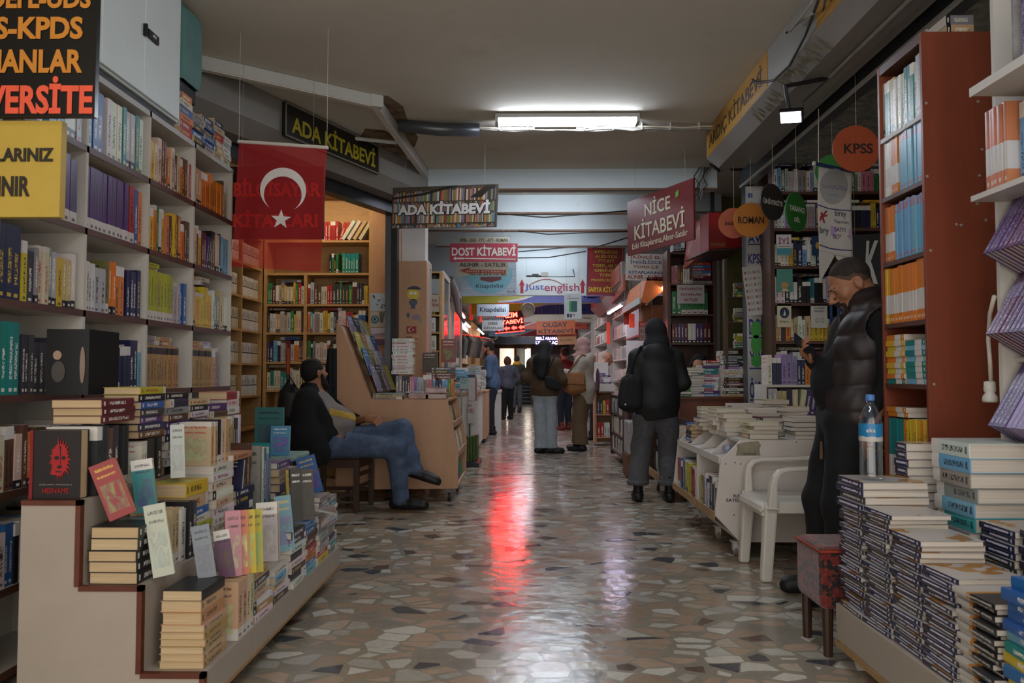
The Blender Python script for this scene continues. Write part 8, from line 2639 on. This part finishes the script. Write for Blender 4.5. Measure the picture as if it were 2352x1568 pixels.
def quilt(X, Y, Z):
 q = np.abs(np.sin((Z - .83 + .04 * Y) * PI / .125))
 return (-.016 * q ** .4 + .0015 * np.sin(60 * Y + 40 * X + 3 * np.sin(18 * Z)) + 0 * X).astype(np.float32)

def armhole(X, Y, Z):
 d = .085 - np.sqrt((Y + .095) ** 2 + (Z - 1.37) ** 2)
 d = np.minimum(d + 0 * X, np.abs(X) - .15)
 return d.astype(np.float32)

PM.part('vest', b, .008, 'vest nylon', quilt, (
 lambda X, Y, Z: (.80 - Z + 0 * X + 0 * Y).astype(np.float32),
 lambda X, Y, Z: np.minimum(Y - .02 + 0 * Z + 0 * X, .085 + .25 * np.maximum(0, Z - 1.3) * 0 - np.abs(X) + 0 * Y).astype(np.float32), armhole))
b = Blob()
for h_, kn, an in zip(hips, knees, anks):
 b.chain([h_, kn, an + V3(0, 0, -.0)], [.105, .075, .07], .04)
b.ell(V3(0, .03, .93), (.175, .13, .12), None, .05)
PM.part('trousers', b, .009, 'black fabric', folds(.004, 2), (lambda X, Y, Z: (Z - .99 + 0 * X + 0 * Y).astype(np.float32), lambda X, Y, Z: (.05 - Z + 0 * X + 0 * Y).astype(np.float32)))
for an in anks:
 shoe(PM, an, (0, 1, 0), h=.009)
b = Blob()
b.chain([V3(-.06, .165, .8), V3(-.06, .165, .72)], [.006, .009])
PM.part('cord_end', b, .004, 'khaki')
# the phone in his hand
M_ = PM.t.matrix_basis.copy()
M_ = Matrix.Translation(PM.t.location) @ Matrix.Rotation(PM.t.rotation_euler.z, 4, 'Z')
ph = thing('mobile_phone', 'dark mobile phone held in the hand of the man in the vest', 'phone', M_ @ Vector(wrR + hd * .12 + hn * .03))
pc = M_ @ Vector(wrR + hd * .105 + hn * .028)
rot3 = M_.to_3x3()
pa, pn_ = rot3 @ Vector(unit(hd + V3(0, .3, .25))), rot3 @ Vector(hn)
pn_ = (pn_ - pa * pn_.dot(pa)).normalized()
pw = pa.cross(pn_)
obj('case', MB().obox(pc, pw, pn_, pa, .074, .009, .15), 'black plastic', ph, bevel=.004)
obj('screen', MB().obox(pc + pn_ * .005, pw, pn_, pa, .066, .001, .14), mat('screen', '#2a2c34', .1, .05), ph)

# ------------------------------------------------------------------ seated man
D = 6.62
kx = D / F
PS = Person('bearded man in black jacket and jeans sitting asleep-like with crossed legs on a stool', (P(760, 858, D).x, D, 0), -PI / 2)
L_ = lambda px, py, x=0.0: V3(x, (px - 760) * kx, CAMH + (HY - py) * kx)
pel, nk = V3(0, .03, .56), L_(722, 893)
hc, hf = L_(722, 857), frame((-.75, .62, .08), (.05, -.12, 1))
b = Blob()
Th = head(b, hc, hf, 1.0, neck=nk)
torso(b, pel, nk, (0, 1, .4), .9, .9, -.012, belly=.03)
lg = [(V3(-.09, .06, .55), L_(925, 985, .0), L_(955, 1072, .03)), (V3(.1, .07, .55), L_(915, 1025, .12), L_(928, 1138, .11))]
for a in lg:
 b.chain(a, [.08, .055, .04])
shR, shL = V3(.2, -.16, .93), V3(-.2, -.13, .93)
elR, wrR = V3(.27, -.19, .66), V3(.16, .02, .62)
elL, wrL = V3(-.24, .12, .72), L_(842, 962, -.04)
b.chain([shR, elR, wrR], [.045, .037, .028])
b.chain([shL, elL, wrL], [.045, .037, .028])
hand(b, wrL, (.45, 1, -.05), (0, -.1, -1), (-.4, .5, .7), .75, 1.05)
hand(b, wrR, (-.4, 1, .0), (0, -.1, -1), (-1, -.3, .2), .6, 1.0)
PS.part('body', b, .0072, 'skin mid')
b = Blob()
b.ell(Th(0, -.022, .042), (.084, .1, .092), hf)
b.ell(Th(0, -.055, .0), (.075, .06, .075), hf, .03)
PS.part('hair', b, .009, 'hair black', folds(.003, 3, 60, 60))
b = Blob()
for s in (-1, 1):
 b.cap(Th(.07 * s, .02, -.02), Th(.05 * s, .05, -.09), .014, .026, .02)
 b.cap(Th(.05 * s, .05, -.09), Th(0, .085, -.12), .026, .034, .02)
 b.cap(Th(.004, .108, -.043), Th(.034 * s, .09, -.06), .01, .008, .01)
PS.part('beard', b, .008, 'beard')
b = Blob()
torso(b, pel, nk - V3(0, 0, .02), (0, 1, .4), .98, .95, .012, belly=.07)
PS.part('t_shirt', b, .0085, 'tee grey', folds(.005, 4, 10, 26), (lambda X, Y, Z: (Z - nk[2] + .0 + .3 * (Y - nk[1]) + 0 * X).astype(np.float32),))
# printed yellow patch across the chest
b = Blob()
torso(b, pel, nk - V3(0, 0, .02), (0, 1, .4), .98, .95, .0155, belly=.07)
PS.part('shirt_print', b, .0085, mat('print yellow', '#a8883a', .8, .25, 12), folds(.005, 4, 10, 26), (
 lambda X, Y, Z: (np.abs(Z - .83 + .3 * (Y - .1) + .03 * np.sin(14 * X + 8 * Y)) - .032 + 0 * X).astype(np.float32), lambda X, Y, Z: (.02 - Y + 0 * X + 0 * Z).astype(np.float32)))
b = Blob()
for i, a in enumerate(lg):
 b.chain(a, [.115, .082, .068], .04)
b.ell(pel + V3(0, .01, 0), (.19, .15, .13), None, .05)
PS.part('jeans', b, .0085, 'denim', folds(.006, 5, 18, 24), (lambda X, Y, Z: np.minimum(Z - .64 + .35 * (Y - .05) + 0 * X, .16 - Y + 0 * Z + 0 * X).astype(np.float32), ))
PS.part('belt', Blob().chain([V3(.15, -.08, .61), V3(.17, .06, .60), V3(.1, .16, .6), V3(0, .19, .6), V3(-.1, .16, .6)], [.02] * 5), .008, mat('belt leather', '#22120f', .5))
# jacket hanging open, below the seat at the back
b = Blob()
torso(b, pel + V3(0, -.04, .06), nk - V3(0, 0.01, .03), (0, 1, .4), 1.14, 1.0, .03)
b.chain([shR, elR, wrR], [.085, .078, .06], .04)
b.chain([shL, elL, wrL - V3(0, .03, 0)], [.08, .07, .058], .04)
b.chain([V3(.22, -.17, .86), V3(.25, -.12, .62), V3(.25, -.06, .43)], [.08, .1, .09], .05)
b.chain([V3(.06, -.22, .8), V3(.1, -.22, .6), V3(.15, -.14, .48)], [.1, .11, .08], .05)
b.chain([V3(.2, -.16, .66), V3(.24, .0, .5)], [.1, .075], .05)
b.ell(nk + V3(0, -.03, .015), (.09, .085, .05), None, .03)
PS.part('jacket', b, .009, 'black wool', folds(.006, 6, 16, 10), (
 lambda X, Y, Z: (.39 - Z + .15 * (Y + .1) + 0 * X).astype(np.float32),
 lambda X, Y, Z: np.minimum(np.minimum(Y - .06 + .55 * (Z - .75), .21 - np.abs(X) + 0 * Z) + 0 * X, 9 * (.3 + 0 * X) + 0 * Y + 0 * Z).astype(np.float32)))
for i, (a, d, lab) in enumerate(((lg[0][2], (.02, 1, -.32), None), (lg[1][2], (.1, 1, 0), None))):
 shoe(PS, a + V3(0, .0, -.01), d, h=.0065, up=.01, L=.3)

# ------------------------------------------------------------------ woman in black, seen from behind
D = 7.1
kx = D / F
PB = Person('person in black headscarf, black jacket and grey jeans seen from behind at the desk', (P(1507, 858, D).x, D, 0), 0)
pel, nk = V3(.0, 0, .84), V3(0, -.01, 1.36)
hc, hf = V3(.0, .02, 1.50), frame((-.1, 1, -.15), (0, .15, 1))
b = Blob()
Th = head(b, hc, hf, .97, neck=nk)
torso(b, pel, nk, (0, 1, 0), .85, .85, -.01, s=.95)
lg = [(V3(-.09, 0, .82), V3(-.135, .03, .46), V3(-.172, .0, .09)), (V3(.09, 0, .82), V3(.11, .03, .46), V3(.105, -.02, .09))]
for a in lg:
 b.chain(a, [.08, .05, .036])
ar = [(V3(-.17, -.02, 1.29), V3(-.23, -.02, 1.05), V3(-.12, .2, 1.0)), (V3(.17, -.02, 1.29), V3(.24, -.02, 1.05), V3(.14, .2, 1.0))]
for i, a in enumerate(ar):
 b.chain(a, [.04, .034, .025])
 hand(b, a[2], (.3 * (1 - 2 * i), 1, .2), (0, 0, -1), (1 - 2 * i, 0, .3), .5)
PB.part('body', b, .009, 'skin light')
b = Blob()
b.ell(hc + V3(0, -.02, .03), (.098, .118, .115), hf)
b.ell(hc + V3(0, -.045, -.06), (.085, .095, .1), None, .04)
b.ell(nk + V3(0, -.02, .03), (.12, .12, .09), None, .05)
PB.part('headscarf', b, .009, 'black fabric', folds(.004, 7), (lambda X, Y, Z: np.minimum(np.minimum(Y - .095 + 0 * X, Z - 1.42 + 0 * X) + 0 * Y, .07 - np.abs(X) + 0 * Y + 0 * Z).astype(np.float32),))
b = Blob()
torso(b, pel + V3(0, 0, .02), nk - V3(0, 0, .01), (0, 1, 0), 1.0, 1.0, .018, sh=.16)
b.ell(V3(0, -.005, .96), (.212, .168, .44), None, .05)
for a in ar:
 b.chain(a, [.072, .064, .05], .03)
b.ell(nk + V3(0, -.085, -.03), (.125, .075, .1), None, .04)
b.ell(nk + V3(0, -.07, .055), (.08, .06, .06), None, .03, True)
PB.part('jacket', b, .0095, 'black nylon', folds(.007, 8, 14, 12), (lambda X, Y, Z: (.735 - Z + .02 * np.sin(9 * X) + 0 * Y).astype(np.float32),))
b = Blob()
for a in lg:
 b.chain([a[0], a[1], a[2] + V3(0, 0, .05)], [.115, .088, .092], .03)
b.ell(V3(0, 0, .8), (.17, .12, .12), None, .05)
PB.part('jeans', b, .009, 'denim grey', folds(.005, 9), (lambda X, Y, Z: (.15 - Z + 0 * X + 0 * Y).astype(np.float32), lambda X, Y, Z: (Z - .78 + 0 * X + 0 * Y).astype(np.float32)))
for a in lg:
 b = Blob()
 b.cap(a[2] + V3(0, .0, .062), a[2] + V3(0, 0, .095), .101, .099, .01)
 PB.part('jeans_cuff', b, .009, 'denim grey', None, (lambda X, Y, Z: (np.abs(Z - .168) - .022 + 0 * X + 0 * Y).astype(np.float32),))
 shoe(PB, a[2] - V3(0, 0, .013), (.05, 1, 0), up=.13, name='boot')
# her shoulder bag
x0 = PB.t.location
t = thing('shoulder_bag', 'black shoulder bag hanging at the left side of the person in black', 'bag', (x0.x - .24, D - .05, .95))
mb = MB()

def bag(u, v):
 a = 2 * PI * u
 sx = math.copysign(abs(math.cos(a)) ** .6, math.cos(a)) * (.085 + .025 * math.sin(PI * (1 - v) * .7))
 sy = math.copysign(abs(math.sin(a)) ** .6, math.sin(a)) * .06
 e = min(1, 6 * v + .2, 6 * (1 - v) + .25)
 return (x0.x - .235 + sx * e - .02 * (1 - v), D - .10 + sy * e, .80 + .34 * v + .006 * math.sin(7 * a))

obj('bag_body', mb.sheet(bag, 36, 18), mat('black canvas', '#141517', .8, .2, 18), t, smooth=True)
obj('strap', MB().tube([(x0.x - .24, D - .11, 1.12), (x0.x - .215, D - .125, 1.28), (x0.x - .16, D - .1, 1.37), (x0.x - .13, D - .02, 1.385)], .012, 8), 'black canvas', t, smooth=True)
obj('tag', MB().disc((x0.x - .30, D - .165, .87), (0, -1, 0), .008, .004, 10), 'white metal', t)

# ------------------------------------------------------------------ dark-haired woman
D = 11.3
PC = Person('woman with long black hair, brown jacket and pale jeans seen from behind', (P(1251, 858, D).x, D, 0), -.25)
pel, nk = V3(0, 0, .86), V3(0, 0, 1.36)
hc, hf = V3(.01, .02, 1.50), frame((.55, 1, -.05), (0, .05, 1))
b = Blob()
Th = head(b, hc, hf, .97, neck=nk)
torso(b, pel, nk, (0, 1, 0), .82, .82, -.01, s=.95)
lg = [(V3(-.08, 0, .84), V3(-.075, .03, .47), V3(-.06, .0, .09)), (V3(.08, 0, .84), V3(.085, .03, .47), V3(.09, .02, .09))]
ar = [(V3(-.165, -.02, 1.29), V3(-.27, -.03, 1.08), V3(-.14, .14, 1.04)), (V3(.165, -.02, 1.29), V3(.26, -.03, 1.05), V3(.22, .2, .97))]
for a in lg:
 b.chain(a, [.075, .048, .034])
for i, a in enumerate(ar):
 b.chain(a, [.04, .032, .024])
 hand(b, a[2], (.2 * (1 - 2 * i), 1, .1), (0, 0, -1), (1 - 2 * i, 0, .3), .5)
PC.part('body', b, .010, 'skin light')
b = Blob()
b.ell(hc + V3(0, -.015, .03), (.092, .112, .105), hf)
b.chain([hc + V3(0, -.04, 0), V3(.0, -.115, 1.33), V3(-.01, -.15, 1.13)], [.1, .1, .075], .05)
b.chain([hc + V3(-.05, 0, -.03), V3(-.09, -.09, 1.34), V3(-.1, -.13, 1.18)], [.06, .05, .035], .04)
PC.part('hair', b, .0095, 'hair black', folds(.004, 10, 70, 6))
b = Blob()
torso(b, pel, nk - V3(0, 0, .02), (0, 1, 0), 1.1, 1.0, .03)
b.ell(V3(0, 0, .95), (.21, .15, .16), None, .05)
for a in ar:
 b.chain(a, [.075, .076, .055], .04)
PC.part('jacket', b, .0105, 'brown jacket', folds(.007, 11, 14, 14), (lambda X, Y, Z: (.82 - Z + 0 * X + 0 * Y).astype(np.float32),))
b = Blob()
for a in lg:
 b.chain([a[0], a[1], a[2]], [.105, .085, .09], .03)
b.ell(V3(0, 0, .86), (.17, .125, .11), None, .05)
PC.part('jeans', b, .010, 'denim pale', folds(.005, 12), (lambda X, Y, Z: (.075 - Z + 0 * X + 0 * Y).astype(np.float32), lambda X, Y, Z: (Z - .93 + 0 * X + 0 * Y).astype(np.float32)))
for a, d in zip(lg, ((.8, .5, 0), (1, .3, 0))):
 shoe(PC, a[2] - V3(0, 0, .013), d, h=.009, L=.25)
x0 = PC.t.location
t = thing('shoulder_bag', 'small black shoulder bag on the back of the woman in brown jacket', 'bag', (x0.x + .1, D - .17, 1.0))

def bag2(u, v):
 a = 2 * PI * u
 e = min(1, 5 * v + .15, 5 * (1 - v) + .4)
 sx = math.copysign(abs(math.cos(a)) ** .6, math.cos(a)) * (.125 - .03 * v) * e
 sy = math.copysign(abs(math.sin(a)) ** .6, math.sin(a)) * .045 * e
 return (x0.x + .08 + sx + .05 * (1 - v), D - .20 + sy, .905 + .2 * v - .25 * sx)

obj('bag_body', MB().sheet(bag2, 30, 14), 'black canvas', t, smooth=True)
obj('strap', MB().tube([(x0.x + .0, D - .2, 1.1), (x0.x + .06, D - .19, 1.25), (x0.x + .13, D - .12, 1.37), (x0.x + .17, D, 1.36)], .011, 6), 'black canvas', t, smooth=True)

# ------------------------------------------------------------------ woman with pink headscarf
D = 11.7
PH = Person('woman in pink headscarf, cream hoodie and wide khaki trousers facing the dark-haired woman', (P(1340, 858, D).x, D, 0), PI / 2 - .35)
pel, nk = V3(0, 0, .88), V3(0, 0, 1.4)
hc, hf = V3(0, .03, 1.545), frame((0, 1, -.1), (0, .1, 1))
b = Blob()
Th = head(b, hc, hf, .98, neck=nk)
torso(b, pel, nk, (0, 1, 0), .85, .85, -.01)
lg = [(V3(-.08, 0, .86), V3(-.09, .05, .48), V3(-.1, .02, .09)), (V3(.08, 0, .86), V3(.09, .08, .48), V3(.09, .09, .09))]
ar = [(V3(-.17, 0, 1.32), V3(-.21, .06, 1.1), V3(-.1, .25, 1.17)), (V3(.17, 0, 1.32), V3(.2, .08, 1.08), V3(.1, .27, 1.12))]
for a in lg:
 b.chain(a, [.075, .05, .035])
for i, a in enumerate(ar):
 b.chain(a, [.04, .034, .025])
 hand(b, a[2], (.1 * (1 - 2 * i), 1, .4), (0, -.3, -1), (1 - 2 * i, 0, .3), .7)
PH.part('body', b, .010, 'skin pale')
b = Blob()
b.ell(hc + V3(0, -.025, .03), (.1, .118, .118), hf)
b.ell(hc + V3(0, -.03, -.07), (.095, .1, .11), None, .05)
b.ell(nk + V3(0, .02, .0), (.13, .13, .09), None, .05)
PH.part('headscarf', b, .0095, 'pink scarf', folds(.006, 13, 10, 30), (lambda X, Y, Z: np.minimum(np.minimum(Y - .09 + 0 * X, Z - 1.46 + 0 * X) + 0 * Y, .062 - np.abs(X) + 0 * Y + 0 * Z).astype(np.float32),))
b = Blob()
torso(b, pel, nk - V3(0, 0, .03), (0, 1, 0), 1.05, 1.05, .035)
b.ell(V3(0, -.01, .88), (.19, .165, .26), None, .06)
for a in ar:
 b.chain(a, [.085, .085, .05], .04)
b.ell(nk + V3(0, -.1, -.03), (.12, .08, .09), None, .04)
PH.part('hoodie', b, .0105, 'cream hoodie', folds(.006, 14, 12, 12), (lambda X, Y, Z: (.69 - Z + 0 * X + 0 * Y).astype(np.float32),))
b = Blob()
b.ell(V3(.13, -.185, 1.03), (.035, .03, .2), None, .02)
b.ell(V3(-.0, -.2, .95), (.03, .03, .08), None, .02)
PH.part('hoodie_print', b, .009, mat('print plum', '#5c3a40', .8, .3, 16))
b = Blob()
for a in lg:
 b.chain(a, [.12, .105, .115], .04)
PH.part('trousers', b, .010, 'khaki', folds(.006, 15, 16, 8), (lambda X, Y, Z: (.1 - Z + 0 * X + 0 * Y).astype(np.float32),))
for a in lg:
 shoe(PH, a[2] - V3(0, 0, .013), (0, 1, 0), h=.009, L=.26)
M_ = Matrix.Translation(PH.t.location) @ Matrix.Rotation(PH.t.rotation_euler.z, 4, 'Z')
c = M_ @ Vector((-.24, .06, .99))
t = thing('shoulder_bag', 'tan leather shoulder bag under the arm of the woman in pink headscarf', 'bag', c)

def bag3(u, v):
 a = 2 * PI * u
 e = min(1, 5 * v + .2, 5 * (1 - v) + .35)
 sx = math.copysign(abs(math.cos(a)) ** .6, math.cos(a)) * .16 * e * (1 - .12 * v)
 sy = math.copysign(abs(math.sin(a)) ** .6, math.sin(a)) * .06 * e
 return (c.x + sx, c.y - .02 + sy, .83 + .34 * v + .01 * math.sin(20 * sx))

obj('bag_body', MB().sheet(bag3, 36, 16), 'tan leather', t, smooth=True)
obj('bag_flap', MB().prism([(c.x - .14, c.y - .095, .99), (c.x + .13, c.y - .095, .98), (c.x + .14, c.y - .085, 1.15), (c.x - .14, c.y - .085, 1.15)], (0, .02, 0)), 'tan leather', t, bevel=.008)
obj('strap', MB().tube([(c.x - .1, c.y - .02, 1.15), (c.x + .02, c.y - .06, 1.32), (c.x + .1, c.y - .02, 1.42), (c.x + .16, c.y + .05, 1.4)], .013, 6), 'tan leather', t, smooth=True)

# ------------------------------------------------------------------ smaller figures further off
def figure(label, px, D, ang, H, top, bottom, hair, skin='skin mid', arms=None, bald=False, beard=False, bow=0.0, h=.012, hood=None, hem=.80, shoes='black shoe', legs=None, longer=0):
 s = H / 1.72
 p = Person(label, (P(px, 858, D).x, D, 0), ang)
 pel, nk = V3(0, 0, .93 * s), V3(0, bow * .6, (1.46 - bow * .35) * s)
 hc = nk + V3(0, .03 + bow * .35, .145 * s - bow * .1)
 hf = frame((0, 1, -.2 - bow * 1.5), (0, .2 + bow, 1))
 b = Blob()
 Th = head(b, hc, hf, .98 * s, neck=nk)
 torso(b, pel, nk, (0, 1, .0), .85, .85, -.01, s=s)
 lg = legs or [(V3(-.085, 0, .9) * s, V3(-.095, .03, .5) * s, V3(-.1, 0, .09)), (V3(.085, 0, .9) * s, V3(.095, .05, .5) * s, V3(.1, .05, .09))]
 ar = arms or [(V3(-.18, 0, 1.37) * s, V3(-.22, .02, 1.1) * s, V3(-.12, .24, 1.16) * s), (V3(.18, 0, 1.37) * s, V3(.22, .02, 1.1) * s, V3(.12, .24, 1.16) * s)]
 ar = [tuple(q + V3(0, bow * .5, -bow * .3) for q in a) for a in ar]
 for a in lg:
  b.chain(a, [.075, .05, .036])
 for i, a in enumerate(ar):
  b.chain(a, [.042, .034, .025])
  hand(b, a[2], unit(a[2] - a[1]) + V3(0, .4, 0), (0, -.3, -1), (1 - 2 * i, 0, .3), .6)
 p.part('body', b, h * .9, skin)
 if not bald:
  b = Blob()
  b.ell(Th(0, -.022, .042), (.085 * s, .101 * s, .093 * s), hf)
  b.ell(Th(0, -.055, .0), (.076 * s, .06 * s, .075 * s), hf, .03)
  if longer:
   b.ell(Th(0, -.02, -.03), (.095, .085, .1), hf, .04)
  p.part('hair', b, h * .8, hair, cuts=() if not longer else (lambda X, Y, Z: np.minimum(Y - hc[1] - .05 + 0 * X + 0 * Z, hc[2] + .05 - Z + 0 * X + 0 * Y).astype(np.float32),))
 if beard:
  b = Blob()
  for sg in (-1, 1):
   b.cap(Th(.066 * sg, .03, -.04), Th(.03 * sg, .075, -.095), .014, .024, .02)
  b.cap(Th(-.02, .095, -.1), Th(.02, .095, -.1), .02, .02, .02)
  p.part('beard', b, h * .75, 'beard')
 b = Blob()
 torso(b, pel, nk - V3(0, 0, .02), (0, 1, 0), 1.02, 1.02, .02, s=s)
 b.ell(pel + V3(0, 0, .02), (.19 * s, .14 * s, .2 * s), None, .05)
 for a in ar:
  b.chain(a, [.075, .062, .046], .04)
 p.part('top_garment', b, h, top, folds(.005, int(px), 14, 14), (lambda X, Y, Z: (hem * s - Z + 0 * X + 0 * Y).astype(np.float32),))
 if hood:
  b = Blob()
  b.ell(nk + V3(0, -.03, .02), (.12, .12, .075), None, .03)
  p.part('hood', b, h, hood)
 b = Blob()
 for a in lg:
  b.chain(a, [.1, .072, .062], .04)
 b.ell(pel, (.17 * s, .125 * s, .11 * s), None, .05)
 p.part('trousers', b, h, bottom, folds(.004, int(px) + 1, 16, 10), (lambda X, Y, Z: (Z - .98 * s + 0 * X + 0 * Y).astype(np.float32), lambda X, Y, Z: (.07 - Z + 0 * X + 0 * Y).astype(np.float32)))
 for a in lg:
  shoe(p, a[2] - V3(0, 0, .013), (0, 1, 0), shoes, h=.011)
 return p

figure('bearded man in blue denim shirt reading at the counter, facing away from the passage', 1131, 14.8, PI / 2 - .1, 1.76, 'blue shirt', 'denim dark', 'hair black', beard=True, bow=.05)
figure('woman with short reddish hair, grey top and black trousers further down the passage', 1166, 19.6, .35, 1.56, 'grey knit', 'black fabric', 'hair red', hem=.84, longer=1,
  arms=[(V3(-.17, 0, 1.24), V3(-.24, .02, 1.0), V3(-.22, .2, .86)), (V3(.17, 0, 1.24), V3(.3, -.02, 1.03), V3(.17, .05, .9))])
figure('person in dark coat with yellow hood behind the woman with reddish hair', 1187, 23.0, .2, 1.66, 'olive coat', 'denim grey', 'hair dark', hood='yellow hood', hem=.85)
figure('bald man bending over the counter behind the woman in pink headscarf', 1366, 13.4, -PI / 2 + .3, 1.60, 'white top', 'denim dark', 'hair dark', 'skin mid', bald=True, bow=.22)
figure('person in dark red top and dark jeans behind the two women', 1298, 16.0, .5, 1.66, 'dark red top', 'denim dark', 'hair dark', shoes=mat('orange shoe', '#6b2f1c', .6))
# clerk sitting behind the desk
D = 8.6
PD = Person('dark-haired clerk whose eyes show above the book stacks on the desk', (P(1607, 858, D).x, D, 0), PI - .35)
pel, nk = V3(0, -.05, .55), V3(0, 0, 1.07)
hc, hf = V3(0, .03, 1.21), frame((0, 1, -.08), (0, .08, 1))
b = Blob()
Th = head(b, hc, hf, .98, neck=nk)
torso(b, pel, nk, (0, 1, 0), .85, .85, -.01)
lg = [(V3(-.09, 0, .5), V3(-.12, .36, .5), V3(-.12, .34, .1)), (V3(.09, 0, .5), V3(.12, .36, .5), V3(.12, .34, .1))]
for a in lg:
 b.chain([a[0], a[0] * .7 + a[1] * .3, V3(a[0][0], .1, .3), V3(a[0][0], .08, .1)], [.08, .06, .05, .04])
for sg in (-1, 1):
 w_ = V3(.14 * sg, .16, .93)
 b.chain([V3(.17 * sg, 0, .99), V3(.23 * sg, .03, .8), w_], [.042, .035, .026])
 hand(b, w_, (-.4 * sg, .6, .1), (0, 0, -1), (-sg, 0, .2), .5)
PD.part('body', b, .009, 'skin light')
eyes(PD, Th)
b = Blob()
b.ell(Th(0, -.03, .045), (.092, .104, .098), hf)
b.chain([Th(0, -.06, 0), nk + V3(0, -.11, -.05)], [.09, .07], .05)
for sg in (-1, 1):
 b.cap(Th(.08 * sg, -.01, .03), Th(.095 * sg, -.02, -.12), .03, .035, .03)
PD.part('hair', b, .009, 'hair black', folds(.006, 21, 60, 40), (lambda X, Y, Z: np.minimum(Y - hc[1] - .045 + 0 * X + 0 * Z, hc[2] + .075 - Z + 0 * X + 0 * Y).astype(np.float32),))
b = Blob()
torso(b, pel, nk - V3(0, 0, .02), (0, 1, 0), 1.0, 1.0, .015)
for sg in (-1, 1):
 b.chain([V3(.17 * sg, 0, .99), V3(.23 * sg, .03, .8), V3(.14 * sg, .16, .93)], [.07, .055, .04], .03)
PD.part('sweater', b, .011, 'dark red top')
b = Blob()
b.chain([V3(-.045, .098, .02), V3(-.018, .104, .024)], [.004, .004])
for sg in (-1, 1):
 b.cap(Th(.016 * sg, .097, .027), Th(.048 * sg, .08, .03), .0045, .0035, .004)
t = thing('office_stool', 'stool hidden under the clerk behind the desk', 'stool', (PD.t.location.x, D, 0))
obj('seat', MB().lathe([(.01, .43), (.17, .43), (.17, .47), (.01, .475)], 20, (PD.t.location.x, D + .02, 0)), 'black plastic', t)
obj('post', MB().tube([(PD.t.location.x, D + .02, .02), (PD.t.location.x, D + .02, .43)], .03, 10), 'dark metal', t)
obj('foot', MB().lathe([(.01, 0), (.2, 0), (.2, .02), (.01, .03)], 20, (PD.t.location.x, D + .02, 0)), 'dark metal', t)

# black bag on the floor side of the seated man
x0 = P(662, 930, 6.9)
t = thing('leather_bag', 'black leather bag hanging behind the back of the seated man', 'bag', x0)

def bag4(u, v):
 a = 2 * PI * u
 e = min(1, 5 * v + .2, 4 * (1 - v) + .3)
 return (x0.x + math.copysign(abs(math.cos(a)) ** .7, math.cos(a)) * .12 * e * (1.1 - .4 * v), x0.y + .05 + .07 * math.sin(a) * e, x0.z - .18 + .36 * v + .012 * math.sin(6 * a))

obj('bag_body', MB().sheet(bag4, 30, 16), 'black leather', t, smooth=True)
obj('strap', MB().tube([x0 + Vector((-.05, .05, .16)), x0 + Vector((0, .06, .24)), x0 + Vector((.05, .05, .16))], .01, 6), 'black leather', t, smooth=True)
# ------------------------------------------------------------------ settle lettering
fit_texts()
print('books', NB[0], 'objects', len(bpy.data.objects))
